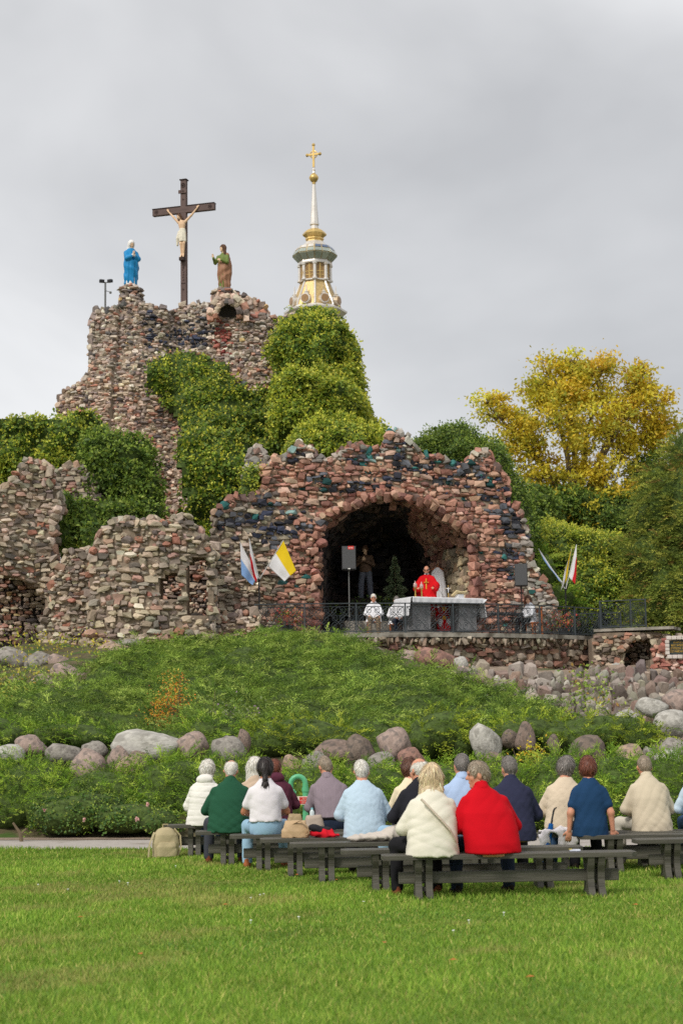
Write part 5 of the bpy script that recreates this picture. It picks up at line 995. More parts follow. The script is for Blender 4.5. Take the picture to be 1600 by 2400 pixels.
def seated(label, loc, yaw=0.0, sc_=1.0, skin='fair', hair=('short', 'grey'), top=('knit', None), trousers=None, lean=0.10, girth=1.0, wide=1.0, head_yaw=0.0, head_pitch=-0.15, head_roll=0.0, sleeves='long', arms='lap', hem=-0.02, shoes=None, seed=1, collar=None, hood=False, belt=None, knees=0.13, face=False, group='people seated on the benches', vox=0.015, twistz=0.0, trim=None, skirt=False, tilt=0.0, hemflare=1.0, glasses=False, seat=0.45, knee_out=None):
    root = tag(empty('person', loc, yaw), label, 'person', group); root.scale = (sc_,) * 3; z0 = seat / sc_
    yc = lambda h: lean * h * 0.55 + 0.10 * lean * 4 * max(0, h - 0.3) ** 1.2 - 0.02     # how the back bends forward
    S_z = 0.55; sh = np.array([0.0, yc(S_z), z0 + S_z]); swx = 0.18 * wide
    nk = np.array([0, yc(0.65), z0 + 0.655]); hc = np.array([0, yc(0.70) + 0.06, z0 + 0.772]); H = rotm(head_yaw, head_pitch, head_roll)
    rows = lambda t: [(z0 - 0.03, 0.19 * wide * (0.6 + 0.4 * girth) + t, 0.155 * girth + t, 0, -0.0), (z0 + 0.10, 0.20 * wide * (0.55 + 0.45 * girth) + t, 0.16 * girth + t, 0, yc(0.10)), (z0 + 0.24, 0.183 * wide * girth + t, 0.14 * girth + t, 0, yc(0.24)), (z0 + 0.40, 0.182 * wide * (0.4 + 0.6 * girth) + t, 0.13 * (0.4 + 0.6 * girth) + t, 0, yc(0.40)), (z0 + 0.50, 0.172 * wide + t, 0.115 + t * 0.8, 0, yc(0.50)), (z0 + 0.56, 0.150 * wide + t * 0.8, 0.10 + t * 0.7, 0, yc(0.56)), (z0 + 0.61, 0.108 * wide + t * 0.7, 0.085 + t * 0.6, 0, yc(0.61)), (z0 + 0.65, 0.072 + t * 0.6, 0.07 + t * 0.5, 0, yc(0.65)), (z0 + 0.675, 0.062 + t * 0.4, 0.062 + t * 0.4, 0, yc(0.675))]
    A = []
    for sx in (-1, 1):
        s0 = np.array([sx * (swx - 0.018), yc(0.5) + 0.0, z0 + 0.505])
        if arms == 'lap': el = np.array([sx * (0.235 * wide + 0.03 * girth), yc(0.3) + 0.11, z0 + 0.26]); wr = np.array([sx * 0.11, yc(0.2) + 0.33, z0 + 0.19]); hd, hu = (-sx * 0.5, 0.85, -0.2), (0, 0.2, 1)
        elif arms == 'knees': el = np.array([sx * 0.25 * wide, yc(0.3) + 0.14, z0 + 0.25]); wr = np.array([sx * 0.15, 0.40, z0 + 0.17]); hd, hu = (0, 0.9, -0.45), (0, 0.4, 1)
        elif arms == 'edge': el = np.array([sx * 0.245 * wide, yc(0.3) - 0.05, z0 + 0.26]); wr = np.array([sx * 0.265 * wide, yc(0.1) - 0.03, z0 + 0.06]); hd, hu = (sx * 0.1, 0.15, -1.0), (0, -1, 0.1)
        A.append((s0, el, wr, hd, hu, sx))
    hp = [np.array([sx * 0.09, 0.02, z0 + 0.08]) for sx in (-1, 1)]; ko = knee_out or (knees, knees)
    kn = [np.array([sx * ko[i], 0.44, z0 + 0.075 * 1.0]) for i, sx in enumerate((-1, 1))]; an = [np.array([sx * (ko[i] + 0.01), 0.40 + 0.05 * (i - 0.5), 0.10]) for i, sx in enumerate((-1, 1))]
    lo, hi = np.array([-0.5, -0.36, -0.03]), np.array([0.5, 0.66, z0 + 0.98])
    # body, one continuous mesh
    B = SDF(lo, hi, 0.0115 if (face and vox < 0.016) or arms == 'edge' else 0.021)
    B.loft(rows(-0.012)); B.cone(nk - [0, 0, 0.05], hc - H @ np.array([0, 0.02, 0.03]), 0.06, 0.052, 0.03); head_prims(B, hc, H)
    for s0, el, wr, hd, hu, sx in A:
        B.chain([s0, el, wr], [0.05, 0.04, 0.027], 0.03); hand(B, wr, hd, hu, side=sx, curl=0.9 if arms != 'edge' else 0.5)
    for i in (0, 1):
        B.chain([hp[i], kn[i], an[i]], [0.08, 0.052, 0.036], 0.03); B.cone(an[i] - [0, 0, 0.05], an[i] + [0, 0.14, -0.06], 0.034, 0.03, 0.03)
    obj('body', B.mesh('body'), SKIN[skin], root)
    # garments
    kind, cm = top; th = {'knit': 0.020, 'jacket': 0.030, 'quilt': 0.034, 'puffer': 0.042, 'shirt': 0.014, 'tee': 0.013, 'suit': 0.024}[kind]
    Tt = SDF(lo, hi, vox); rw = rows(th); rw[0] = (z0 + hem, rw[0][1] * (1.04 + 0.05 * hemflare), rw[0][2] * (1.05 + 0.06 * hemflare), 0, rw[0][4]); rw = [q for q in rw if q[0] >= z0 + hem]
    if hem > 0.03: rw = [(z0 + hem, np.interp(z0 + hem, [q[0] for q in rows(th)], [q[1] for q in rows(th)]), np.interp(z0 + hem, [q[0] for q in rows(th)], [q[2] for q in rows(th)]), 0, yc(hem))] + [q for q in rw if q[0] > z0 + hem]
    Tt.loft(rw, power=2.25)
    for s0, el, wr, hd, hu, sx in A:
        if sleeves == 'long': Tt.chain([s0, el, limb(el, wr, 0.93)], [0.05 + th * 0.6, 0.044 + th, 0.032 + th * 0.8], 0.025)
        else: Tt.chain([s0, limb(s0, el, 0.62)], [0.05 + th * 0.6, 0.048 + th * 1.1], 0.045)
    if sleeves != 'long':
        for s0, el, wr, hd, hu, sx in A: Tt.cutplane(limb(s0, el, 0.66), np.where(True, (el - s0), 0)) if False else None
    Tt.disp({'quilt': lambda p: quilt(0.006, 0.075, trim or 'diamond', seed)(p) + 0.5 * wrinkle(seed)(p), 'puffer': lambda p: quilt(0.009, 0.085, 'puff', seed)(p) + wrinkle(seed, 0.008)(p)}.get(kind, wrinkle(seed, {'knit': 0.016, 'jacket': 0.011, 'suit': 0.010, 'tee': 0.009}.get(kind, 0.011))))
    tn = {'knit': 'sweater', 'jacket': 'jacket', 'quilt': 'quilted_jacket', 'puffer': 'jacket', 'shirt': 'shirt', 'tee': 't_shirt', 'suit': 'suit_jacket'}[kind]
    Tt.cone(nk + [0, 0.004, -0.005], nk + [0, 0.02, 0.2], 0.058, 0.07, 0.006, mode='s') if not collar else None
    to = obj(tn, Tt.mesh(tn), cm, root)
    if collar:
        Cc = SDF(nk - 0.16, nk + 0.16, 0.008); up = (hc - nk) / np.linalg.norm(hc - nk); Cc.cone(nk - up * 0.03, nk + up * collar, 0.074, 0.070, 0.005); Cc.cone(nk - up * 0.1, nk + up * 0.2, 0.060, 0.060, 0.005, mode='s'); Cc.cutplane(nk + up * collar, up); obj('collar', Cc.mesh('collar'), cm, to)
    if hood:
        Hh = SDF(nk - 0.24, nk + 0.24, 0.011); Hh.ell(nk + [0, -0.07, -0.01], (0.125, 0.07, 0.075), 0.03).ell(nk + [0, 0.02, 0.03], (0.10, 0.09, 0.05), 0.04); Hh.ell(hc, (0.085, 0.11, 0.12), 0.02, M=H, mode='s'); Hh.disp(wrinkle(seed + 4, 0.01)); obj('hood', Hh.mesh('hood'), cm, to)
    if trousers is not None:
        Tr = SDF(lo, hi, max(vox, 0.020)); Tr.ell((0, 0.0, z0 + 0.075), (0.19 * wide * (0.7 + 0.3 * girth), 0.165 * (0.7 + 0.3 * girth), 0.11 + (0.04 if hem > 0.03 else 0)), 0.03)
        if hem > 0.03: Tr.loft([(z0 + 0.0, 0.185 * wide, 0.15, 0, 0), (z0 + hem + 0.02, 0.17 * wide * (0.5 + 0.5 * girth) + 0.012, 0.135 * girth + 0.012, 0, yc(hem))], 0.04)
        for i in (0, 1): Tr.chain([hp[i], kn[i], an[i] + (0, 0, -0.03)], [0.095, 0.074, 0.062], 0.04)
        Tr.disp(wrinkle(seed + 11, 0.009)); Tr.cutplane((0, 0, 0.055), (0, 0, -1))
        nm = 'trousers'; tr = obj(nm, Tr.mesh(nm), trousers, root)
        if belt: 
            Bl = SDF(np.array([-0.3, -0.3, z0 + 0.05]), np.array([0.3, 0.3, z0 + 0.25]), 0.010); q = [np.interp(z0 + 0.13, [q_[0] for q_ in rows(0)], [q_[j] for q_ in rows(0)]) for j in (1, 2, 4)]; Bl.loft([(z0 + 0.115, q[0] + 0.022, q[1] + 0.022, 0, q[2]), (z0 + 0.15, q[0] + 0.02, q[1] + 0.02, 0, q[2])], 0.0); obj('belt', Bl.mesh('belt'), belt, tr)
    shm = shoes or cloth('shoe', (46, 38, 34))
    for i in (0, 1):
        Sh = SDF(an[i] - [0.1, 0.12, 0.12], an[i] + [0.1, 0.27, 0.06], 0.014); Sh.cone(an[i] + [0, -0.03, -0.055], an[i] + [0, 0.15, -0.068], 0.043, 0.038, 0.02).cone(an[i] + [0, -0.02, 0.0], an[i] + [0, 0.03, -0.05], 0.042, 0.042, 0.03); Sh.cutplane((0, 0, 0.004), (0, 0, -1)); obj('shoe', Sh.mesh('shoe'), shm, root)
    if hair: ho = obj('hair', hair_mesh(hair[0], hc, H, seed), HAIR[hair[1]], root); strands(ho, hair, seed) if vox < 0.016 else None
    if face:
        for sx in (-1, 1):
            b = MB(); p = hc + H @ np.array([sx * 0.031, 0.087, 0.008]) * HS; b.lathe([(0.001, -0.009), (0.007, -0.006), (0.0095, 0), (0.007, 0.006), (0.001, 0.009)], n=10, c=p); b.build('eye', M_EYE, root, smooth=True)
    if glasses:
        b = MB()
        for sx in (-1, 1):
            M3 = Matrix(H.tolist()); b.prism([(0.026 * math.cos(t) + sx * 0.033, 0.02 * math.sin(t) + 0.008) for t in np.linspace(0, 6.28, 13)[:-1]], 0.104, 0.110, M=M3, off=hc); b.tube([Vector(hc + H @ np.array([sx * 0.06, 0.10, 0.012])), Vector(hc + H @ np.array([sx * 0.084, 0.0, 0.012]))], 0.0035, n=5)
        b.build('glasses', mat('glasses', lin(60, 40, 34), rough=0.2, var=0.05), root)
    if tilt:                                             # lean the whole upper body sideways
        for ch_ in root.children_recursive:
            if ch_.type != 'MESH': continue
            co = np.zeros(len(ch_.data.vertices) * 3, np.float32); ch_.data.vertices.foreach_get('co', co); co = co.reshape(-1, 3); h_ = np.clip(co[:, 2] - z0 - 0.05, 0, 2) * (np.abs(co[:, 1]) < 0.6); co[:, 0] += tilt * h_; ch_.data.vertices.foreach_set('co', co.ravel()); ch_.data.update()
    return root, hc, H
# benches
M_WOOD = mat('bench_wood', lin(82, 79, 70), rough=0.55, var=0.38, vs=3.0, bump=0.35, bs=14, stretch=(0.35, 5, 5), spec=0.35, detail=8)
def make_bench(label):
    root = tag(empty('bench'), label, 'bench', 'wooden benches on the lawn'); Ln = 2.6
    for sy in (-1, 1):
        b = MB(); c = 0.055; x, y0, y1 = Ln / 2, 0.004, 0.165      # planks with clipped outer corners
        P2 = [(-x + c, sy * y1), (x - c, sy * y1), (x, sy * (y1 - c)), (x, sy * y0), (-x, sy * y0), (-x, sy * (y1 - c))]
        n = len(P2); e = 0.006
        V = [(a, q, 0.402) for a, q in P2] + [(a, q, 0.444) for a, q in P2] + [(a * (1 - e / x), q - sy * (e if abs(q) > 0.01 else -e), 0.45) for a, q in P2]
        b.add(V, [tuple(range(n))] + [(i, i + n, (i + 1) % n + n, (i + 1) % n) for i in range(n)] + [(i + n, i + 2 * n, (i + 1) % n + 2 * n, (i + 1) % n + n) for i in range(n)] + [tuple(range(2 * n, 3 * n))]); b.build('seat_plank', M_WOOD, root)
    prof = [(-0.17, 0.0), (-0.07, 0.0), (-0.055, 0.03), (0.055, 0.03), (0.07, 0.0), (0.17, 0.0), (0.165, 0.035), (0.115, 0.10), (0.095, 0.18), (0.10, 0.25), (0.135, 0.32), (0.155, 0.402), (-0.155, 0.402), (-0.135, 0.32), (-0.10, 0.25), (-0.095, 0.18), (-0.115, 0.10), (-0.165, 0.035)]
    for sx in (-1, 1):
        for k in (-1, 1):
            b = MB(); b.prism([(y, z) for y, z in prof], -0.034, 0.034, M=Matrix.Rotation(R(90), 3, 'Z'), off=(sx * 0.88 + k * 0.054, 0, 0)); b.build('leg', M_WOOD, root)
        b = MB(); b.box((sx * 0.88, 0, 0.36), (0.038, 0.16, 0.05)); b.box((sx * 0.88, 0, 0.10), (0.038, 0.12, 0.04)); b.build('spacer', M_WOOD, root)
    b = MB(); b.box((0, 0, 0.215), (2.26, 0.05, 0.12), ch=0.008); b.build('stretcher', M_WOOD, root)
    return root
def copy_tree(o, parent=None):
    c = o.copy(); COL.objects.link(c); c.parent = parent
    for ch in list(o.children): copy_tree(ch, c)
    return c
BN = [((385, 1934), 'weathered bench of the white jacket, first of its rows from the path'), ((457, 1949), 'bench that the person in the green sweater sits on'), ((538, 1957.5), 'bench that the person in white t-shirt and light jeans sits on'), ((609, 1966.6), 'bench that carries the tan handbag and the pale blue quilted jacket'), ((679, 1977), 'bench with the folded grey jacket lying on it'), ((800, 1993), 'bench that the couple in cream and red look over, next row towards the path'), ((896, 2006), 'bench that the couple in cream jacket and red sweater sits on'),
      ((1256, 1957), 'bench with a white cloth thrown over its end'), ((1359, 1958.5), 'bench that the person in the navy dress leans on'), ((1489, 1968), 'empty bench with its end beside the pale trousers of the beige jacket wearer'), ((1438, 1949), 'bench that the person in the beige jacket sits on')]
bench0 = None; BENCH = []; YB = R(2.5)
for i, ((px, py), lab) in enumerate(BN):
    q = G(px, py, 0.45)
    if i == 7: q = G(px, py - 3, 0.45)
    o = make_bench(lab) if bench0 is None else copy_tree(bench0); bench0 = bench0 or o; o['label'] = lab
    ya = YB if i < 7 else R(1.0)
    d = Vector((math.cos(ya), math.sin(ya), 0)); nrm = Vector((-math.sin(ya), math.cos(ya), 0)); c = Vector((q.x, q.y, 0)) + d * 1.3 + nrm * 0.165; o.location = c; o.rotation_euler = (0, 0, ya); BENCH.append((c, d, nrm, ya))
def on_bench(i, px, fwd=0.0):                            # place on bench i seen at photo column px
    c, d, nrm, ya = BENCH[i]; best = None
    for t in np.linspace(-1.9, 1.9, 381):
        q = c + d * t; x, y = unproj(np.array([[q.x, q.y, 0.6]]))
        if best is None or abs(x[0] - px) < best[0]: best = (abs(x[0] - px), q)
    return best[1] + nrm * fwd, ya
# ---------------------------------------------------------------- church tower far behind the hill
YC = 140.0; SC = FPX / YC
M_SILV = mat('tower_silver', lin(222, 216, 208), rough=0.35, metal=0.35, var=0.12, vs=2, dirt=(lin(186, 160, 120), 0.7, 0.56))
M_GOLD = mat('tower_gold', lin(216, 184, 116), rough=0.32, metal=0.55, var=0.15, vs=2)
M_BRZ = mat('tower_bronze', lin(190, 170, 130), rough=0.4, metal=0.4, var=0.2, vs=3)
M_SCALE = mat('tower_scales', lin(204, 176, 122), rough=0.45, metal=0.35, var=0.3, vs=9, bump=0.5, bs=8)
M_TGLS = mat('tower_glass', lin(164, 172, 162), rough=0.08, metal=0.2, var=0.35, vs=1.2, spec=0.8)
M_BLUE = mat('tower_blue_panel', lin(96, 112, 140), rough=0.15, var=0.2, vs=1.5, spec=0.7)
ax = P(739, 720, YC)
def cz(cy): return P(737, 330 + cy / 5.228, YC).z - ax.z
def cw(h): return h / 5.228 / SC
ch = tag(empty('church_tower', ax), 'silver and gold church tower top with spire and golden cross', 'church tower')
def oct_(name, prof, m, parent=ch, n=8, smooth=False): 
    b = MB(); b.lathe([(cw(h), cz(cy)) for h, cy in prof], n=n, rot=R(-90)); return b.build(name, m, parent, smooth=smooth)
base_z = -40.0
b = MB(); b.lathe([(cw(300), base_z), (cw(300), cz(2250))], n=8, rot=R(-90)); b.build('tower_wall', mat('tower_wall', lin(206, 198, 188), rough=0.8, var=0.1), ch)
oct_('cornice', [(300, 2250), (300, 2190), (345, 2160), (395, 2120), (400, 2100), (340, 2085), (320, 2060)], M_SILV)
oct_('skirt_roof', [(312, 2062), (290, 2000), (255, 1930), (225, 1860), (195, 1790), (178, 1745)], M_SCALE)
for k in range(8):
    th = R(-90 + 45 * k); pts = [(cw(h) * 1.01 * math.cos(th), cw(h) * 1.01 * math.sin(th), cz(cy)) for h, cy in [(312, 2062), (290, 2000), (255, 1930), (225, 1860), (195, 1790), (178, 1745)]]
    b = MB(); b.tube(pts, 0.09, n=6); b.build('roof_rib', M_SILV, ch)
oct_('lantern_floor', [(178, 1745), (205, 1742), (205, 1728), (180, 1720)], M_SILV)
oct_('lantern_wall', [(172, 1724), (172, 1535)], M_SILV)
aw = cw(172) * math.cos(R(22.5))
for k in range(8):
    th = R(-90 + 45 * k); b = MB(); b.lathe([(0.22, cz(1735)), (0.22, cz(1718)), (0.14, cz(1712)), (0.13, cz(1560)), (0.20, cz(1552)), (0.22, cz(1535))], n=10, c=(cw(192) * math.cos(th), cw(192) * math.sin(th), 0)); b.build('column', M_SILV, ch, smooth=True)
    t2 = R(-90 + 22.5 + 45 * k); Mr = Matrix.Rotation(t2 + R(90), 3, 'Z'); ww = 0.42; z0, z1 = cz(1722), cz(1585)
    arch = [(-ww, z0), (ww, z0)] + [(ww * math.cos(a), z1 + ww * 1.15 * math.sin(a)) for a in np.linspace(0, math.pi, 9)]
    fr = MB(); fr.prism([(x * 1.22, z if z > z0 else z - 0.08) for x, z in arch], -aw - 0.05, -aw + 0.1, M=Mr); fo = fr.build('window_frame', M_GOLD, ch)
    pn = MB(); pn.prism(arch, -aw - 0.09, -aw - 0.04, M=Mr); po = pn.build('window', mat('tower_window', lin(150, 118, 74), rough=0.3, var=0.3, vs=4), ch)
    mb = MB(); mb.prism([(-0.035, z0), (0.035, z0), (0.035, z1 + ww), (-0.035, z1 + ww)], -aw - 0.12, -aw - 0.08, M=Mr)
    for q in (0.3, 0.6): mb.prism([(-ww, z0 + (z1 - z0) * q), (ww, z0 + (z1 - z0) * q), (ww, z0 + (z1 - z0) * q + 0.05), (-ww, z0 + (z1 - z0) * q + 0.05)], -aw - 0.115, -aw - 0.082, M=Mr)
    mb.build('glazing_bars', M_GOLD, po)
oct_('entablature', [(172, 1536), (215, 1532), (218, 1518), (210, 1495), (214, 1488)], M_SILV)
oct_('gallery_frame', [(212, 1490), (284, 1416), (234, 1328), (222, 1318)], M_BRZ)
def facet(h0, c0, h1, c1, k, j0, j1, m, name, off=0.05, gap=0.06):
    a0, a1 = R(-90 + 45 * k), R(-90 + 45 * (k + 1)); Q = []
    for h, cy in ((h0, c0), (h1, c1)):
        p, q = Vector((cw(h) * math.cos(a0), cw(h) * math.sin(a0), cz(cy))), Vector((cw(h) * math.cos(a1), cw(h) * math.sin(a1), cz(cy))); Q.append((p.lerp(q, j0), p.lerp(q, j1)))
    V = [Q[0][0], Q[0][1], Q[1][1], Q[1][0]]; c = sum(V, Vector()) / 4; V = [v + (c - v).normalized() * gap for v in V]; n = (V[1] - V[0]).cross(V[3] - V[0]).normalized()
    if n.dot(Vector((c.x, c.y, 0))) < 0: n = -n
    b = MB(); b.add([v + n * off for v in V] + [v - n * 0.02 for v in V], [(0, 1, 2, 3), (7, 6, 5, 4), (0, 4, 5, 1), (1, 5, 6, 2), (2, 6, 7, 3), (3, 7, 4, 0)]); return b.build(name, m, ch)
for k in range(8):
    for j in range(2):
        facet(212, 1490, 284, 1416, k, j / 2, (j + 1) / 2, M_TGLS, 'glass_pane'); facet(284, 1416, 256, 1366, k, j / 2, (j + 1) / 2, M_TGLS, 'glass_pane')
        facet(254, 1362, 226, 1322, k, j / 2, (j + 1) / 2, M_BLUE if k in (0, 1) else M_SILV, 'roof_panel')
oct_('gallery_roof', [(234, 1330), (160, 1290), (128, 1258), (118, 1246)], M_SILV)
oct_('drum', [(108, 1250), (104, 1222), (118, 1216), (116, 1198), (106, 1192)], M_GOLD)
oct_('bulb_roof', [(108, 1194), (150, 1162), (154, 1150), (130, 1118), (80, 1090), (55, 1082)], M_GOLD)
oct_('spire_foot', [(50, 1085), (46, 1040), (60, 1032), (60, 1014), (52, 1008)], M_SILV)
oct_('spire', [(53, 1008), (20, 535)], M_SILV)
oct_('finial_ball', [(20, 535), (24, 528), (20, 510), (40, 498), (60, 462), (60, 445), (40, 415), (20, 402)], M_GOLD, n=12, smooth=True)
oct_('finial_neck', [(18, 402), (22, 395), (14, 370), (20, 360), (8, 335), (6, 325)], M_SILV, n=10)
b = MB(); cwd = cw(12); b.box((0, 0, (cz(325) + cz(45)) / 2), (cwd * 2, cwd * 2, cz(45) - cz(325))); zb = cz(168); b.box((0, 0, zb), (cw(170), cwd * 1.8, cwd * 2))
for (x, z) in ((-cw(85), zb), (cw(85), zb), (0, cz(50))): b.lathe([(0.02, -0.16), (0.15, -0.06), (0.15, 0.06), (0.02, 0.16)], n=8, c=(x, 0, z))
pts = [(cw(46) * math.cos(t), 0, zb + cw(46) * math.sin(t)) for t in np.linspace(0, 6.283, 25)]; b.tube(pts, 0.05, n=5, cap=False); co_ = b.build('cross', M_GOLD, ch); co_.rotation_euler = (0, 0, R(-18))
for k in (7, 0, 1, 6):                                    # round dormers with little pinnacles on the skirt roof
    t2 = R(-90 + 22.5 + 45 * k); rr = cw(300) * 0.93; c = Vector((rr * math.cos(t2), rr * math.sin(t2), cz(1995))); Mr = Matrix.Rotation(t2 + R(90), 3, 'Z')
    d = MB(); ra = cw(62); d.prism([(ra * math.cos(a), ra * math.sin(a)) for a in np.linspace(0, 6.283, 21)[:-1]], -0.3, 0.9, M=Mr, off=c); do = d.build('dormer', M_SILV, ch)
    d = MB(); d.prism([(ra * 0.78 * math.cos(a), ra * 0.78 * math.sin(a)) for a in np.linspace(0, 6.283, 21)[:-1]], -0.36, -0.28, M=Mr, off=c); d.build('dormer_pane', mat('dormer_pane', lin(160, 126, 88), rough=0.3, var=0.2), do)
    d = MB(); d.lathe([(0.3, ra * 0.9), (0.16, ra * 1.2), (0.2, ra * 1.35), (0.06, ra * 1.7), (0.03, ra * 3.1)], n=8, c=c); d.build('pinnacle', M_SILV, do)

# ---------------------------------------------------------------- crucifix on the mound
M_CROSS = mat('cross_wood', lin(98, 80, 76), rough=0.7, var=0.22, vs=3, bump=0.3, bs=12, stretch=(3, 3, 0.5))
M_CBAR = mat('cross_bar_wood', lin(98, 80, 76), rough=0.7, var=0.22, vs=3, bump=0.3, bs=12, stretch=(0.5, 3, 3))
M_CARV = mat('carving', lin(58, 44, 42), rough=0.8, var=0.1)
M_FLESH = mat('statue_flesh', lin(226, 190, 156), rough=0.6, var=0.1, vs=6); M_LOIN = mat('statue_loincloth', lin(222, 214, 196), rough=0.8, var=0.1, vs=8); M_SHAIR = mat('statue_hair', lin(92, 66, 50), rough=0.8, var=0.2, vs=12)
kk = 0.00406; YX = 68.9; cb = P(432, 722, YX)
cr_ = tag(empty('crucifix', cb, R(-17.5)), 'large brown wooden crucifix with pale painted figure on the stone mound', 'crucifix'); cr_.scale = (1.0, 1.0, 1.025)
b = MB(); b.box((0, 0, 2.35), (0.245, 0.20, 5.95), ch=0.012); b.build('upright', M_CROSS, cr_)
b = MB(); b.box((0, -0.012, 4.08), (2.78, 0.19, 0.27), ch=0.012); b.build('crossbar', M_CBAR, cr_)
b = MB(); b.box((0, 0, 5.345), (0.32, 0.27, 0.035)); b.build('top_cap', M_CARV, cr_)
for sx in (-1, 1): b = MB(); b.box((sx * 0.76, -0.012, 4.228), (1.27, 0.24, 0.026)); b.build('bar_cap', M_CARV, cr_)
b = MB(); b.box((-0.02, -0.125, 4.83), (0.36, 0.05, 0.14), ch=0.01); io = b.build('inscription_board', M_CROSS, cr_); text('INRI', 0.11, M_CARV, io, (-0.02, -0.152, 4.83))
for (x, z, r0) in ((0, 5.10, 0.09), (-1.2, 4.08, 0.075), (1.2, 4.08, 0.075)):
    b = MB(); y = -0.108
    b.tube([(x + r0 * math.cos(t), y, z + r0 * math.sin(t)) for t in np.linspace(0, 6.283, 17)], 0.011, n=4, cap=False)
    for a in (0, 60, 120): b.tube([(x - r0 * math.cos(R(a)), y, z - r0 * math.sin(R(a))), (x + r0 * math.cos(R(a)), y, z + r0 * math.sin(R(a)))], 0.010, n=4)
    b.build('rosette', M_CARV, cr_)
for z in (4.5, 0.75):
    b = MB(); b.box((0, -0.104, z), (0.09, 0.012, 0.016)); b.box((0, -0.106, z), (0.016, 0.012, 0.10)); b.build('carved_cross', M_CARV, cr_)
b = MB()
for i, (x, z) in enumerate([(0, 1.66), (-0.02, 1.55), (0.02, 1.45), (0.01, 1.35), (-0.01, 1.24), (0, 1.12), (0.02, 1.62)]): b.box((x, -0.104, z), (0.07 - 0.01 * (i % 3), 0.012, 0.018)); b.box((x + 0.02, -0.104, z + 0.03), (0.016, 0.012, 0.05))
b.box((0, -0.104, 1.0), (0.18, 0.012, 0.03)); b.build('carved_signs', M_CARV, cr_)
F_ = -0.17; S = SDF((-1.05, -0.5, 1.9), (1.05, 0.0, 4.5), 0.017)
S.loft([(3.06, 0.13, 0.10, 0.0, F_), (3.22, 0.115, 0.09, -0.01, F_), (3.42, 0.155, 0.11, -0.02, F_ - 0.02), (3.55, 0.15, 0.10, -0.03, F_ - 0.02), (3.62, 0.06, 0.06, -0.04, F_ - 0.02)], 0.04)
hcc = np.array([-0.12, F_ - 0.09, 3.73]); Hc = rotm(R(180 - 18), -0.45, 0.15)
S.cone((-0.05, F_ - 0.02, 3.58), hcc, 0.055, 0.05, 0.03)
S.ell(hcc, (0.08, 0.10, 0.115), 0.02, M=Hc); S.ell(hcc + Hc @ np.array([0, 0.04, -0.05]), (0.05, 0.06, 0.07), 0.02, M=Hc); S.cone(hcc + Hc @ np.array([0, 0.09, 0.0]), hcc + Hc @ np.array([0, 0.115, -0.035]), 0.012, 0.014, 0.01)
for sx, hx, hz in ((-1, -0.66, 4.10), (1, 0.66, 4.12)):
    s0 = np.array([sx * 0.15 - 0.03, F_ - 0.01, 3.53]); el = np.array([sx * 0.40, F_ + 0.0, 3.78]); wr = np.array([hx * 0.97, F_ + 0.03, hz - 0.06]); S.chain([s0, el, wr], [0.058, 0.044, 0.03], 0.03); hand(S, wr, (sx * 0.5, 0, 0.85), (0, -1, 0), side=sx, curl=0.6)
for sx in (-1, 1):
    hp = np.array([sx * 0.07, F_, 3.05]); kn = np.array([0.02 + sx * 0.065, F_ - 0.07, 2.62]); an = np.array([sx * 0.04, F_ + 0.0, 2.2]); S.chain([hp, kn, an], [0.088, 0.06, 0.04], 0.02); S.cone(an, an + [sx * 0.02, -0.08, -0.14], 0.038, 0.032, 0.02)
cor = obj('corpus', S.mesh('corpus'), M_FLESH, cr_)
S = SDF((-0.4, -0.5, 2.5), (0.4, 0.1, 3.35), 0.016); S.loft([(2.70, 0.15, 0.13, 0.02, F_ - 0.03), (2.90, 0.165, 0.135, 0, F_ - 0.02), (3.10, 0.15, 0.12, 0, F_), (3.26, 0.125, 0.10, -0.01, F_)], 0.02, fold=(7, 0.10, 0.5)); S.chain([(-0.14, F_ - 0.05, 3.12), (-0.20, F_ - 0.06, 2.85), (-0.21, F_ - 0.04, 2.58)], [0.05, 0.06, 0.05], 0.03); S.disp(wrinkle(5, 0.012)); obj('loincloth', S.mesh('loincloth'), M_LOIN, cor)
S = SDF(hcc - 0.3, hcc + 0.3, 0.014); S.ell(hcc + Hc @ np.array([0, -0.03, 0.03]), (0.10, 0.105, 0.115), 0.02, M=Hc); 
for sx in (-1, 1): S.cone(hcc + Hc @ np.array([sx * 0.07, -0.03, 0]), hcc + Hc @ np.array([sx * 0.09, 0.0, -0.17]), 0.05, 0.035, 0.03)
S.ell(hcc + Hc @ np.array([0, 0.13, -0.04]), (0.07, 0.11, 0.11), 0.02, M=Hc, mode='s'); S.ell(hcc + Hc @ np.array([0, 0.075, -0.11]), (0.04, 0.035, 0.045), 0.01, M=Hc); S.disp(lambda p: 0.006 * noise3(p, 2, 18)); obj('hair', S.mesh('hair'), M_SHAIR, cor)
b = MB(); b.box((0, -0.20, 1.98), (0.2, 0.24, 0.13)); b.build('foot_rest', M_CARV, cr_)

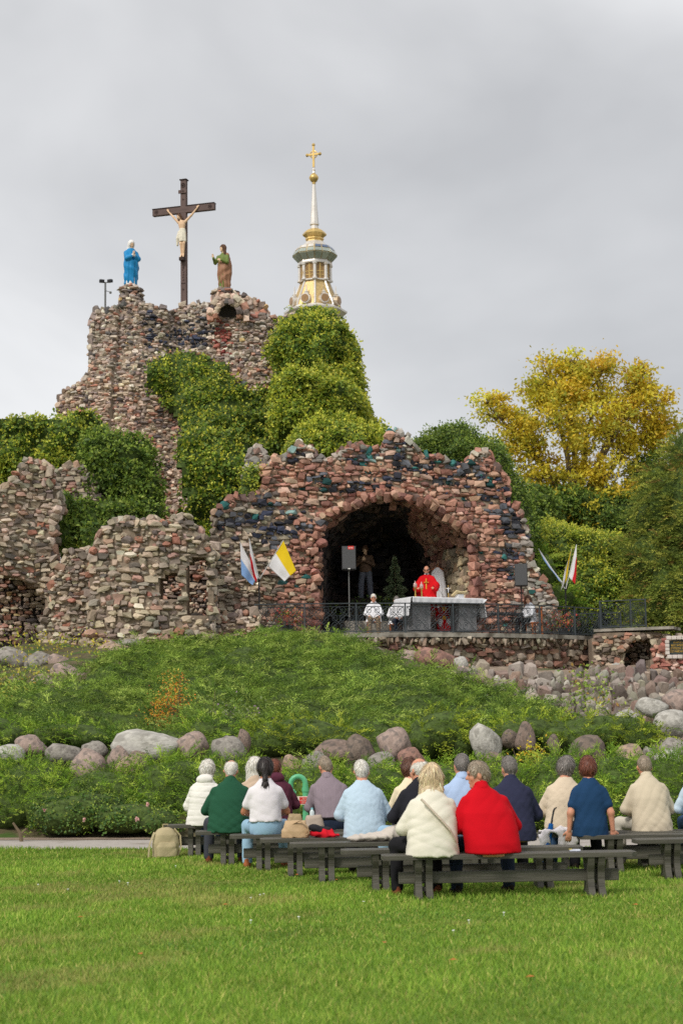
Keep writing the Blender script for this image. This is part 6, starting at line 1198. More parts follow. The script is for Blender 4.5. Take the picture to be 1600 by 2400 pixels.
# ---------------------------------------------------------------- statues beside the crucifix
def statue(name, label, at, rz, build): 
    root = tag(empty(name, at, rz), label, 'statue'); build(root); return root
def mary(root):
    S = SDF((-0.5, -0.5, -0.02), (0.5, 0.5, 0.7), 0.016); S.loft([(0.0, 0.22, 0.20, 0, 0), (0.3, 0.2, 0.18, 0, 0), (0.6, 0.18, 0.16, 0, 0)], 0, fold=(9, 0.10, 0.2)); obj('gown', S.mesh('gown'), mat('statue_white', lin(232, 228, 224), rough=0.6, var=0.06), root)
    S = SDF((-0.5, -0.5, -0.02), (0.5, 0.5, 1.6), 0.016)
    S.loft([(0.16, 0.235, 0.21, 0, 0.03), (0.6, 0.255, 0.225, 0, 0.0), (0.95, 0.27, 0.23, 0, -0.02), (1.2, 0.265, 0.21, 0, -0.01), (1.38, 0.225, 0.16, 0, 0), (1.5, 0.12, 0.11, 0, 0)], 0.03, fold=(8, 0.07, 1.0)); [S.chain([(sx * 0.2, -0.02, 1.32), (sx * 0.22, -0.16, 1.08), (sx * 0.07, -0.24, 1.15)], [0.08, 0.085, 0.075], 0.05) for sx in (-1, 1)]; S.cone((0.16, 0.1, 0.1), (0.2, 0.05, 0.8), 0.09, 0.12, 0.06); S.disp(lambda p: 0.012 * np.sin(p[:, 2] * 16 + p[:, 0] * 14 + 2 * noise3(p, 3, 3.0)) * (p[:, 2] < 1.2))
    S.ell((0, -0.22, 1.14), (0.06, 0.10, 0.12), 0.03, mode='s'); obj('mantle', S.mesh('mantle'), mat('statue_blue', lin(24, 132, 190), rough=0.5, var=0.1, vs=3), root)
    S = SDF((-0.35, -0.45, 0.9), (0.35, 0.3, 1.95), 0.013)
    for sx in (-1, 1): S.chain([(sx * 0.2, -0.02, 1.3), (sx * 0.2, -0.16, 1.08), (sx * 0.03, -0.26, 1.2)], [0.05, 0.05, 0.05], 0.03)
    obj('sleeves', S.mesh('sleeves'), MATS['statue_white'], root)
    hc = np.array([0, -0.06, 1.66]); H = rotm(R(180), -0.45, 0); S = SDF((-0.3, -0.45, 1.05), (0.3, 0.3, 1.95), 0.011); head_prims(S, hc, H); S.cone((0, 0, 1.4), (0, -0.03, 1.6), 0.06, 0.05, 0.02)
    for sx in (-1, 1): hand(S, (sx * 0.025, -0.27, 1.2), (0, -0.25, 0.9), (sx, 0, 0), side=sx, curl=0.1)
    obj('body', S.mesh('body'), M_FLESH, root)
    S = SDF((-0.35, -0.4, 1.3), (0.35, 0.35, 1.95), 0.013); S.ell(hc + [0, 0.03, 0.02], (0.125, 0.14, 0.15), 0.02).cone(hc + [0, 0.08, -0.05], (0, 0.10, 1.38), 0.12, 0.15, 0.05); S.ell(hc + H @ np.array([0, 0.14, -0.04]), (0.085, 0.12, 0.13), 0.02, M=H, mode='s'); S.disp(wrinkle(8, 0.008)); obj('veil', S.mesh('veil'), MATS['statue_white'], root)
def john(root):
    mg = mat('statue_green', lin(104, 120, 56), rough=0.6, var=0.12, vs=4); mb_ = mat('statue_brown', lin(152, 110, 84), rough=0.6, var=0.12, vs=4)
    S = SDF((-0.5, -0.5, -0.02), (0.5, 0.5, 1.6), 0.016); S.loft([(0.0, 0.20, 0.17, 0.02, 0), (0.4, 0.18, 0.16, 0, 0), (1.0, 0.19, 0.14, 0, -0.01), (1.3, 0.2, 0.13, 0, 0), (1.42, 0.16, 0.10, 0, 0), (1.5, 0.07, 0.07, 0, 0)], 0.02, fold=(9, 0.10, 0.4))
    S.chain([(-0.19, -0.02, 1.36), (-0.27, -0.12, 1.12), (-0.26, -0.30, 1.25)], [0.065, 0.065, 0.05], 0.04).chain([(0.18, -0.02, 1.36), (0.22, -0.14, 1.1), (0.04, -0.24, 1.18)], [0.065, 0.065, 0.05], 0.04); S.disp(wrinkle(9, 0.010)); obj('tunic', S.mesh('tunic'), mg, root)
    S = SDF((-0.5, -0.5, -0.02), (0.5, 0.5, 1.6), 0.016); S.loft([(0.06, 0.19, 0.16, 0.05, 0.03), (0.4, 0.215, 0.19, 0.02, 0.01), (0.9, 0.235, 0.19, 0.0, 0.0), (1.14, 0.215, 0.175, 0.02, 0.02), (1.3, 0.17, 0.12, 0.06, 0.06)], 0.02, fold=(8, 0.09, 2.0)); S.cone((0.17, 0.08, 0.95), (0.13, 0.04, 1.42), 0.13, 0.10, 0.06).cone((0.2, 0.08, 0.3), (0.2, 0.09, 1.0), 0.07, 0.12, 0.06)
    S.disp(lambda p: 0.014 * np.sin(p[:, 2] * 13 - p[:, 0] * 16 + 2 * noise3(p, 4, 3.0)) * (p[:, 2] < 1.2)); S.cutplane((-0.04, -0.1, 0.12), (-0.5, -0.6, -1.0)); obj('mantle', S.mesh('mantle'), mb_, root)
    hc = np.array([0, -0.02, 1.68]); H = rotm(R(180 - 40), 0.05, 0); S = SDF((-0.45, -0.55, 0.95), (0.35, 0.3, 1.95), 0.011); head_prims(S, hc, H); S.cone((0, 0, 1.42), (0, -0.01, 1.62), 0.06, 0.052, 0.02); hand(S, (-0.26, -0.31, 1.27), (-0.1, -0.25, 0.9), (0.2, 1, 0.2), side=-1, curl=0.3); hand(S, (0.03, -0.25, 1.18), (-0.9, -0.1, 0.2), (0, -1, 0), side=1, curl=0.3); obj('body', S.mesh('body'), M_FLESH, root)
    obj('hair', hair_mesh('long', hc, H, 3), M_SHAIR, root)
mp1, rad1 = PED1; mp2, rad2 = PED2
statue('robed_statue', 'statue in bright blue mantle and white veil on the round pedestal', mp1 + Vector((0, 0, 0.03)), R(28), mary).scale = (1.13,) * 3
statue('robed_statue', 'statue in brown mantle over green tunic on the niche pedestal', mp2 + Vector((-0.1, 0, 0.03)), R(-20), john).scale = (1.1,) * 3
q = P(247, 735, 68.6); fl = tag(empty('floodlight_pole', q), 'thin grey pole with two floodlights beside the round pedestal', 'light pole'); mgm = mat('grey_metal', lin(120, 120, 118), rough=0.4, metal=0.5, var=0.1); mbm = mat('black_metal', lin(44, 44, 46), rough=0.45, metal=0.3, var=0.15)
zt = P(247, 662, 68.6).z - q.z; b = MB(); b.lathe([(0.045, -1.0), (0.04, zt)], n=10); b.tube([(-0.2, 0, zt), (0.22, 0, zt)], 0.02, n=6); b.tube([(0.03, 0, zt - 0.35), (0.2, -0.05, zt - 0.42)], 0.015, n=6); b.build('pole', mgm, fl)
for x, rz in ((-0.14, 20), (0.2, -25)): b = MB(); b.box((x, -0.04, zt + 0.05), (0.2, 0.14, 0.12), rz=R(rz), ch=0.01); b.build('floodlight', mbm, fl)
b = MB(); b.lathe([(0.01, -0.07), (0.05, -0.05), (0.055, 0), (0.03, 0.03)], n=10, c=(0.22, -0.06, zt - 0.43)); b.build('dome_camera', mgm, fl)
q = P(701, 1039, 55.5); b = MB(); b.lathe([(0.13, -0.05), (0.135, 0.03), (0.12, 0.09), (0.075, 0.135), (0.02, 0.15)], n=16); tag(b.build('dome_lamp', mat('white_dome', lin(236, 228, 206), rough=0.3, var=0.03), smooth=True, loc=q), 'small white dome lamp on the left crown of the grotto', 'lamp')

# ---------------------------------------------------------------- railings
M_IRON = mat('wrought_iron', lin(66, 72, 76), rough=0.5, metal=0.3, var=0.2, vs=4)
def scroll_bay(L, h, seed=0):                            # wrought iron scrolls in a frame L x h, as thin bars
    b = MB(); y = 0; r0 = 0.009
    for z in (0.10, h - 0.10): b.tube([(0.05, y, z), (L - 0.05, y, z)], 0.010, n=4)
    for x in (0.05, L - 0.05): b.tube([(x, y, 0.10), (x, y, h - 0.10)], 0.010, n=4)
    nx = max(2, int(round((L - 0.1) / 0.24))); wx = (L - 0.1) / nx; nz = 3; wz = (h - 0.2) / nz
    for i in range(nx):
        for k in range(nz):
            cx, cz_ = 0.05 + (i + 0.5) * wx, 0.10 + (k + 0.5) * wz; sg = 1 if (i + k) % 2 else -1
            sp = [(cx + sg * wx * 0.48 * (1 - t * 0.75) * math.cos(t * 8.5 + 0.6), y, cz_ + wz * 0.55 * (1 - t * 0.75) * math.sin(t * 8.5 + 0.6)) for t in np.linspace(0, 1, 14)]
            b.tube(sp, r0, n=4, cap=False)
            b.tube([(cx - sg * wx * 0.5, y, cz_ - wz * 0.5), (cx, y, cz_ + wz * 0.1 * sg), (cx + sg * wx * 0.5, y, cz_ + wz * 0.5)], r0, n=4, cap=False)
    return b
def railing(label, pts, h=0.93, low=0.06):
    root = tag(empty('railing', pts[0]), label, 'railing', 'wrought iron railings of the terrace'); o = Vector(pts[0])
    for i, p in enumerate(pts):
        p = Vector(p) - o; b = MB(); b.box((p.x, p.y, p.z + h / 2), (0.045, 0.045, h)); b.build('post', M_IRON, root)
        if i + 1 < len(pts):
            q = Vector(pts[i + 1]) - o; d = q - p; an = math.atan2(d.y, d.x); L = math.hypot(d.x, d.y)
            b = MB(); b.box(((p + q) / 2 + Vector((0, 0, h))), (L + 0.045, 0.06, 0.03), rz=an); b.build('handrail', M_IRON, root)
            b = MB(); b.box(((p + q) / 2 + Vector((0, 0, low))), (L - 0.05, 0.035, 0.03), rz=an); b.build('bottom_rail', M_IRON, root)
            s = scroll_bay(L, h, i).build('scroll_panel', M_IRON, root, fixn=False); s.location = p; s.rotation_euler = (0, 0, an)
    return root
railing('long wrought iron railing with scrolls along the terrace front', RAIL)
rb = [P(1408, 1474, 55.0), P(1480, 1474, 54.6), P(1515, 1475, 54.4)]; railing('raised wrought iron railing over the cave recess', [Vector((p.x, p.y + 0.15, rb[0].z)) for p in rb], h=0.9)
railing('wrought iron railing closing off the back of the terrace', [(P(px, 1480, 59).x, 59.0 - 0.12 * k, ZT) for k, px in enumerate((1290, 1340, 1400, 1450))], h=0.95)
railing('short wrought iron railing inside the cave opening', [(P(px, 1480, 57.4).x, 57.4 + 0.15 * k, ZT) for k, px in enumerate((752, 800, 850, 900))], h=0.9)

# ---------------------------------------------------------------- altar group
AY = R(27); f0 = P(966, 1399, 53.75); ALT_Z = f0.z; dA = Vector((math.cos(AY), math.sin(AY), 0)); nA = Vector((-math.sin(AY), math.cos(AY), 0)); L_A, D_A = 2.6, 1.1
ac = Vector((f0.x, f0.y, ZT)) + dA * L_A / 2 + nA * D_A / 2; HA = ALT_Z - ZT
M_GRAN = mat('altar_stone', lin(122, 122, 124), rough=0.6, var=0.2, vs=14, bump=0.15, bs=60)
al = tag(empty('altar_table', ac, AY), 'grey stone altar table on two block legs', 'altar')
for sx in (-1, 1): b = MB(); b.box((sx * 0.85, 0, (HA - 0.1) / 2 + 0.08), (0.66, 0.66, HA - 0.27), ch=0.01); b.build('leg', M_GRAN, al)
b = MB(); b.box((0, 0, HA - 0.07), (L_A, D_A, 0.12), ch=0.01); b.build('table_top', M_GRAN, al)
b = MB(); b.box((0.1, 0.35, 0.045), (4.4, 2.1, 0.09), ch=0.01); b.build('plinth', mat_conc, al)
M_LINEN = mat('white_linen', lin(226, 226, 230), rough=0.85, var=0.04, vs=4, bump=0.1, bs=40, trans=0.12)
def drape(name, m, parent, L, D, front=0.2, side=0.62, top=0.012):
    xs_ = np.linspace(-L / 2 - side, L / 2 + side, 120); ys_ = np.linspace(-D / 2 - front, D / 2 + front, 44); V = []; 
    for x in xs_:
        for y in ys_:
            ox = max(0, abs(x) - L / 2 - 0.012); oy = max(0, abs(y) - D / 2 - 0.012); px = math.copysign(min(abs(x), L / 2 + 0.012), x); py = math.copysign(min(abs(y), D / 2 + 0.012), y); z = top
            if ox > 0:
                z -= ox; px += math.copysign(0.03 + 0.22 * ox + 0.035 * ox / side * math.sin(y * 17 + 1) , x)
                if oy > 0: py += math.copysign(oy * 0.55, y); px += math.copysign(-0.25 * oy, x)
            elif oy > 0:
                lace = 0.012 * math.cos(x * 2 * math.pi / 0.075) * (oy / front) ** 3; z -= oy + lace; py += math.copysign(0.012 + 0.014 * math.sin(x * 23 + 2 * math.sin(x * 5)) * oy / front, y)
            V.append((px, py, z))
    ny_ = len(ys_); a = np.arange(len(xs_) - 1)[:, None] * ny_ + np.arange(ny_ - 1)[None]; F = np.stack([a, a + ny_, a + ny_ + 1, a + 1], -1).reshape(-1, 4)
    cx_ = np.abs(np.array(xs_))[:-1] - L / 2 > 0.02; cy_ = (np.abs(np.array(ys_))[:-1] - D / 2 > 0.02); keep = ~(cx_[:, None] & cy_[None]); F = F[keep.ravel()]
    o = obj(name, mesh(name, V, F, smooth=True), m, parent); md_ = o.modifiers.new('thickness', 'SOLIDIFY'); md_.thickness = 0.004; md_.offset = 0; return o
tcl = tag(empty('tablecloth', ac + Vector((0, 0, HA)), AY), 'white altar cloth with scalloped lace edge hanging over both ends', 'tablecloth'); drape('linen', M_LINEN, tcl, L_A, D_A)
def atop(px, back=0.45):                                 # a spot on the altar top seen at photo column px
    best = None
    for t in np.linspace(-L_A / 2, L_A / 2, 200):
        q = ac + dA * t + nA * (back - D_A / 2); x, _ = unproj(np.array([[q.x, q.y, ALT_Z]])); 
        if best is None or abs(x[0] - px) < best[0]: best = (abs(x[0] - px), q)
    q = best[1]; return Vector((q.x, q.y, ALT_Z + 0.016))
M_BRASS = mat('brass', lin(206, 168, 92), rough=0.25, metal=0.7, var=0.1); M_CGL = mat('lamp_glass', lin(222, 190, 184), rough=0.1, var=0.05, spec=0.6, trans=0.3)
for px, dy, lab in ((973, 0.25, 'brass candlestick with pink glass lamp nearer the altar corner'), (988, 0.42, 'brass candlestick with pink glass lamp right in front of the red vestment')):
    cs = tag(empty('candlestick', atop(px, dy)), lab, 'candlestick', 'pair of altar lamps'); b = MB(); b.lathe([(0.075, 0), (0.07, 0.02), (0.025, 0.04), (0.03, 0.08), (0.018, 0.12), (0.026, 0.18), (0.018, 0.24), (0.05, 0.29), (0.055, 0.31), (0.01, 0.315)], n=12); b.build('stem', M_BRASS, cs, smooth=True)
    b = MB(); b.lathe([(0.04, 0.31), (0.065, 0.36), (0.055, 0.42), (0.02, 0.46), (0.012, 0.52)], n=12); b.build('glass_shade', M_CGL, cs, smooth=True)
xc_ = tag(empty('altar_cross', atop(1050, 0.5)), 'small brass cross with figure standing on the altar', 'cross'); b = MB(); b.lathe([(0.07, 0), (0.06, 0.03), (0.015, 0.06)], n=10); b.box((0, 0, 0.24), (0.024, 0.018, 0.40)); b.box((0, 0, 0.34), (0.2, 0.018, 0.024)); b.build('cross', M_BRASS, xc_)
S = SDF((-0.15, -0.08, 0.1), (0.15, 0.05, 0.46), 0.007); S.cone((0, -0.025, 0.2), (0, -0.025, 0.32), 0.012, 0.02, 0.01).cone((0, -0.025, 0.32), (-0.085, -0.018, 0.345), 0.011, 0.008, 0.01).cone((0, -0.025, 0.32), (0.085, -0.018, 0.345), 0.011, 0.008, 0.01).ell((0, -0.03, 0.355), (0.016, 0.016, 0.02), 0.005); obj('figure', S.mesh('figure'), M_LINEN, xc_)
bk = tag(empty('book_stand', atop(1076, 0.4), AY + R(8)), 'open book on a slanted stand on the altar', 'book'); b = MB(); b.box((0, 0, 0.07), (0.22, 0.2, 0.14)); b.build('stand', M_LINEN, bk)
b = MB(); Mx = Matrix.Rotation(R(-28), 3, 'X'); b.add([Mx @ Vector(v) + Vector((0, 0, 0.17)) for v in [(-0.22, -0.15, 0.03), (0, -0.15, -0.01), (0.22, -0.15, 0.03), (-0.22, 0.15, 0.03), (0, 0.15, -0.01), (0.22, 0.15, 0.03), (-0.22, -0.15, -0.005), (0, -0.15, -0.03), (0.22, -0.15, -0.005), (-0.22, 0.15, -0.005), (0, 0.15, -0.03), (0.22, 0.15, -0.005)]], [(0, 1, 4, 3), (1, 2, 5, 4), (6, 9, 10, 7), (7, 10, 11, 8), (0, 6, 7, 1), (1, 7, 8, 2), (3, 4, 10, 9), (4, 5, 11, 10), (0, 3, 9, 6), (2, 8, 11, 5)]); b.build('book', mat('book_page', lin(226, 206, 160), rough=0.7, var=0.08), bk)
mk = tag(empty('microphone', atop(1037, 0.6)), 'black gooseneck microphone bending towards the red vestment', 'microphone'); b = MB(); b.lathe([(0.06, 0), (0.06, 0.02), (0.01, 0.025)], n=12); b.tube([(0, 0, 0.02), (0, 0, 0.12), (-0.08, 0.02, 0.26), (-0.2, 0.05, 0.38), (-0.27, 0.06, 0.42)], 0.006, n=6); b.lathe([(0.004, -0.03), (0.014, -0.015), (0.014, 0.02), (0.004, 0.03)], n=8, c=(-0.28, 0.06, 0.425)); b.build('stem', mbm, mk)

# celebrant behind the altar
RED = cloth('red_vestment', (206, 22, 30), bump=0.15); GOLDC = mat('gold_embroidery', lin(214, 164, 60), rough=0.4, metal=0.3, var=0.2, vs=20); LACE = cloth('white_lace', (232, 230, 232), bump=0.3, bs=80)
def standing(label, loc, yaw, robe, skin='ruddy', hair=('fringe', 'greydark'), h=1.78):
    root = tag(empty('person', loc, yaw), label, 'person'); k = h / 1.78; root.scale = (k,) * 3; hc = np.array([0, 0.03, 1.64]); H = rotm(0, -0.12, 0)
    B = SDF((-0.55, -0.4, -0.02), (0.55, 0.5, 1.82), 0.014); B.loft([(0.85, 0.16, 0.11, 0, 0), (1.1, 0.15, 0.1, 0, 0), (1.38, 0.17, 0.1, 0, 0), (1.46, 0.07, 0.06, 0, 0)], 0.03); B.cone((0, 0, 1.42), (0, 0.02, 1.6), 0.06, 0.052, 0.03); head_prims(B, hc, H)
    for sx in (-1, 1):
        B.chain([(sx * 0.17, 0, 1.40), (sx * 0.27, 0.06, 1.13), (sx * 0.24, 0.30, 1.06)], [0.05, 0.042, 0.03], 0.03); hand(B, (sx * 0.24, 0.30, 1.06), (0, 0.8, -0.3), (0, 0.2, 1), side=sx); B.chain([(sx * 0.09, 0, 0.88), (sx * 0.1, 0.02, 0.48), (sx * 0.1, 0, 0.08)], [0.085, 0.055, 0.04], 0.03); B.cone((sx * 0.1, 0, 0.05), (sx * 0.11, 0.16, 0.03), 0.035, 0.03, 0.02)
    obj('body', B.mesh('body'), SKIN[skin], root)
    S = SDF((-0.62, -0.42, 0.1), (0.62, 0.5, 1.6), 0.018); S.loft([(0.32, 0.34, 0.24, 0, 0.02), (0.7, 0.33, 0.2, 0, 0.02), (1.05, 0.31, 0.16, 0, 0.01), (1.3, 0.25, 0.13, 0, 0), (1.43, 0.17, 0.10, 0, 0), (1.50, 0.08, 0.08, 0, 0)], 0.03, fold=(7, 0.06, 0.3))
    for sx in (-1, 1): S.chain([(sx * 0.18, 0, 1.38), (sx * 0.31, 0.06, 1.12), (sx * 0.30, 0.26, 1.02)], [0.07, 0.10, 0.12], 0.08)
    S.disp(wrinkle(31, 0.012)); S.cone((0, 0.01, 1.48), (0, 0.03, 1.7), 0.062, 0.07, 0.005, mode='s'); ro = obj('chasuble', S.mesh('chasuble'), robe, root)
    Cc = SDF((-0.12, -0.12, 1.4), (0.12, 0.14, 1.58), 0.008); Cc.cone((0, 0, 1.46), (0, 0.012, 1.525), 0.082, 0.07, 0.005); Cc.cone((0, 0, 1.3), (0, 0.03, 1.7), 0.06, 0.06, 0.004, mode='s'); obj('collar', Cc.mesh('collar'), LACE, ro)
    obj('hair', hair_mesh(hair[0], hc, H, 2), HAIR[hair[1]], root)
    S = SDF(hc - 0.16, hc + 0.16, 0.008); f = lambda *p: hc + H @ np.array(p) * HS; S.ell(f(0, 0.062, -0.088), (0.05, 0.045, 0.045), 0.01, M=H); S.ell(f(0, 0.09, -0.05), (0.04, 0.05, 0.028), 0.01, M=H, mode='s'); obj('beard', S.mesh('beard'), HAIR['greydark'], root)
    b = MB(); M3 = Matrix(H.tolist())
    for sx in (-1, 1): b.prism([(0.029 * math.cos(t) + sx * 0.036, 0.02 * math.sin(t) + 0.008) for t in np.linspace(0, 6.28, 13)[:-1]], 0.112, 0.120, M=M3, off=hc); b.tube([Vector(hc + H @ np.array([sx * 0.066, 0.11, 0.012])), Vector(hc + H @ np.array([sx * 0.092, 0.0, 0.012]))], 0.004, n=5)
    b.build('glasses', mat('glasses', lin(60, 40, 34), rough=0.2, var=0.05), root)
    b = MB(); b.box((0, 0.0, 0), (0.035, 0.012, 0.34)); b.box((0, 0.001, 0.05), (0.16, 0.012, 0.03)); b.lathe([(0.05, -0.008), (0.05, 0.008)], n=12, c=(0, 0, 0.05)); e_ = b.build('embroidered_cross', GOLDC, ro); e_.location = (0, 0.182, 1.18)
    return root
ph = P(999, 1326, 55.6); dz = ph.z - 1.79 - ZT
b = MB(); b.box((1.9, 58.4, ZT + dz / 2), (5.2, 5.2, dz), rz=math.atan(0.28)); tag(b.build('inner_floor', mat_conc), kind='structure')
standing('person in red vestment with beard and glasses standing behind the altar', (ph.x, ph.y, ZT + dz), R(180 - 10), RED)
SURP = cloth('surplice', (232, 232, 236), bump=0.3, bs=60); KHAKI = cloth('khaki_trousers', (140, 122, 100))
M_CHW = mat('chair_wood', lin(170, 100, 58), rough=0.5, var=0.2, vs=6, stretch=(1, 1, 6))
def chair(label, loc, yaw, h=0.45, back=0.95, m=None, group=None):
    root = tag(empty('chair', loc, yaw), label, 'chair', group); m = m or M_CHW
    for sx in (-1, 1):
        for sy in (-1, 1): b = MB(); b.box((sx * 0.19, sy * 0.19, h / 2 if sy > 0 else back / 2), (0.04, 0.04, h if sy > 0 else back)); b.build('leg', m, root)
    b = MB(); b.box((0, 0, h - 0.02), (0.44, 0.44, 0.04), ch=0.008); b.build('seat', m, root); b = MB(); b.box((0, -0.195, back - 0.1), (0.38, 0.03, 0.16), ch=0.008); b.build('backrest', m, root); return root
q = P(876, 1480, 54.1); chair('wooden chair of the white surplice wearer left of the altar', (q.x, q.y, ZT), R(180)); seated('white haired person in white surplice with tinted glasses on a chair', (q.x, q.y, ZT), R(180), hair=('short', 'white'), top=('shirt', SURP), trousers=KHAKI, arms='knees', seed=41, group=None, vox=0.018, glasses=True, hemflare=2.0, girth=1.12, wide=1.1, lean=0.06, head_pitch=-0.05, sc_=0.97, skin='ruddy')
q = P(928, 1478, 55.4); chair('wooden chair half hidden by the hanging altar cloth', (q.x, q.y, ZT), R(180)); seated('bowed person in white surplice half hidden by the altar cloth', (q.x, q.y, ZT), R(195), hair=('crop', 'greydark'), top=('shirt', SURP), trousers=JEANS_D if 'JEANS_D' in globals() else cloth('navy_trousers', (40, 46, 62)), arms='lap', seed=42, group=None, vox=0.018, hemflare=2.0, girth=1.1, wide=1.1, lean=0.1, head_pitch=-0.5, skin='ruddy')
q = P(1040, 1478, 55.7); chair('wooden chair behind the gap between the altar legs', (q.x, q.y, ZT), R(180)); rp, hc_, H_ = seated('bowed person in red and gold vestment seen under the altar top', (q.x, q.y, ZT), R(180), hair=('short', 'brown'), top=('shirt', RED), trousers=cloth('white_alb', (228, 226, 230)), arms='knees', seed=43, group=None, vox=0.018, hemflare=2.2, girth=1.08, lean=0.3, head_pitch=-0.7, hem=-0.02, sc_=0.96)
for (z, s_) in ((0.98, 0.17), (0.66, 0.14)): b = MB(); b.box((0.0, 0.26 if z < 0.8 else 0.22, z), (s_ * 0.7, 0.04, s_), ch=0.01); b.box((0.0, 0.27 if z < 0.8 else 0.23, z), (s_ * 1.1, 0.03, s_ * 0.4), ch=0.01); b.build('embroidery', GOLDC, rp)
S = SDF((-0.32, 0.1, 0.15), (0.32, 0.6, 0.65), 0.016); S.loft([(0.2, 0.24, 0.10, 0, 0.44), (0.45, 0.24, 0.13, 0, 0.38), (0.6, 0.2, 0.12, 0, 0.3)], 0.02, fold=(9, 0.08, 0)); obj('vestment_skirt', S.mesh('vestment_skirt'), RED, rp)
# hanging alb on a stand
q = P(1026, 1400, 57.2); zt = P(1026, 1330, 57.2).z - ZT; hb = tag(empty('hanging_robe', (q.x, q.y, ZT)), 'long white robe on a wooden hanger behind the red vestment', 'robe'); S = SDF((-0.4, -0.25, zt - 1.45), (0.4, 0.25, zt + 0.05), 0.018); S.loft([(zt - 1.4, 0.30, 0.11, 0.02, 0), (zt - 0.6, 0.26, 0.10, 0, 0), (zt - 0.15, 0.2, 0.09, 0, 0), (zt, 0.06, 0.05, 0, 0)], 0.02, fold=(12, 0.12, 0.5)); obj('robe', S.mesh('robe'), LACE, hb)
b = MB(); b.tube([(-0.2, 0, zt - 0.08), (0, 0, zt + 0.02), (0.2, 0, zt - 0.08)], 0.018, n=6); b.tube([(0, 0, zt), (0, 0, zt + 0.09), (0.03, 0, zt + 0.13), (0.0, 0, zt + 0.16)], 0.008, n=5); b.build('hanger', M_CHW, hb); b = MB(); b.tube([(0, 0.16, 0), (0, 0.16, zt + 0.14), (0, 0, zt + 0.15)], 0.018, n=6); b.lathe([(0.22, 0), (0.2, 0.03), (0.03, 0.05)], n=14, c=(0, 0.16, 0)); b.build('stand', mbm, hb)
# statue and greenery in the cave
def cave_figure(root):
    S = SDF((-0.5, -0.5, 0.85), (0.5, 0.5, 1.62), 0.018); S.loft([(0.9, 0.22, 0.16, 0, 0), (1.15, 0.2, 0.14, 0, 0), (1.4, 0.22, 0.13, 0, 0), (1.5, 0.08, 0.08, 0, 0)], 0.03); S.chain([(-0.2, 0, 1.4), (-0.3, -0.1, 1.14), (-0.06, -0.24, 1.26)], [0.07, 0.06, 0.05], 0.04).chain([(0.2, 0, 1.4), (0.3, -0.1, 1.14), (0.06, -0.24, 1.26)], [0.07, 0.06, 0.05], 0.04); S.disp(wrinkle(3, 0.012)); obj('coat', S.mesh('coat'), mat('cave_statue_coat', lin(100, 78, 62), rough=0.7, var=0.2), root)
    S = SDF((-0.5, -0.4, -0.02), (0.5, 0.4, 1.0), 0.018)
    for sx in (-1, 1): S.chain([(sx * 0.1, 0, 0.92), (sx * 0.15, -0.03, 0.5), (sx * 0.17, 0, 0.05)], [0.12, 0.10, 0.10], 0.03)
    obj('trousers', S.mesh('trousers'), mat('cave_statue_blue', lin(96, 100, 112), rough=0.7, var=0.15), root)
    hc = np.array([0, -0.03, 1.66]); H = rotm(R(180), -0.2, 0); S = SDF((-0.3, -0.45, 1.1), (0.3, 0.3, 1.95), 0.014); head_prims(S, hc, H); S.cone((0, 0, 1.4), (0, -0.02, 1.6), 0.06, 0.05, 0.02)
    for sx in (-1, 1): hand(S, (sx * 0.05, -0.25, 1.27), (-sx * 0.3, -0.2, 0.7), (0, -1, 0), side=sx)
    obj('body', S.mesh('body'), M_FLESH, root); obj('hair', hair_mesh('full', hc, H, 3), M_SHAIR, root)
q = P(857, 1400, 58.4); hgt = P(857, 1276, 58.4).z - q.z; st_ = statue('cave_statue', 'life size figure in brown coat and grey blue trousers inside the cave', (q.x, q.y, q.z - 0.05), R(-12), cave_figure); st_.scale = (hgt / 1.8,) * 3
b = MB(); b.box((q.x, q.y, (q.z - 0.05 + ZT) / 2), (1.1, 0.9, q.z - 0.05 - ZT), ch=0.03); tag(b.build('rock_plinth', MAT_DARK), 'dark stone plinth under the figure in the cave', 'plinth')
def cone_tree(name, label, loc, h, r0, seed, pal):
    r = np.random.default_rng(seed); root = tag(empty(name, loc), label, 'conifer'); n = 900; t = r.random(n) ** 0.7; az = r.uniform(0, 6.28, n); rad = r0 * (1 - t) * (0.75 + 0.25 * np.sin(t * 40)); C = np.stack([rad * np.cos(az) * 0.4, rad * np.sin(az) * 0.4, h * (0.06 + 0.92 * t)], -1); D = unit(np.stack([np.cos(az), np.sin(az), -0.25 + 0 * az], -1))
    V, F, c = sprays(C, D, rad * 0.6 + 0.08, r, pick(*pal, n, r), wid=0.014); obj('needles', mesh('needles', V, F, col=c), MAT_NEEDLE, root); b = MB(); b.tube([(0, 0, 0), (0, 0, h)], [0.05, 0.01], n=7); b.build('trunk', MAT_BARK, root); return root
q = P(926, 1405, 58.2); cone_tree('small_fir', 'small fir tree with drooping tiers standing in the cave', (q.x, q.y, ZT + dz), P(926, 1300, 58.2).z - ZT - dz, 0.85, 5, ([(112, 126, 96), (92, 108, 80), (136, 146, 112)], [3, 3, 2]))
cave_plants = plant('cave_plants', 'leafy potted plants along the inner cave railing', 'plant', [(800, 1440, 57.8, .8), (840, 1415, 57.8, .8), (880, 1410, 57.8, .8), (770, 1420, 57.9, .7), (910, 1415, 57.8, .7)], IVYD, 131, nl=90, spread=0.2, leaf=0.1)

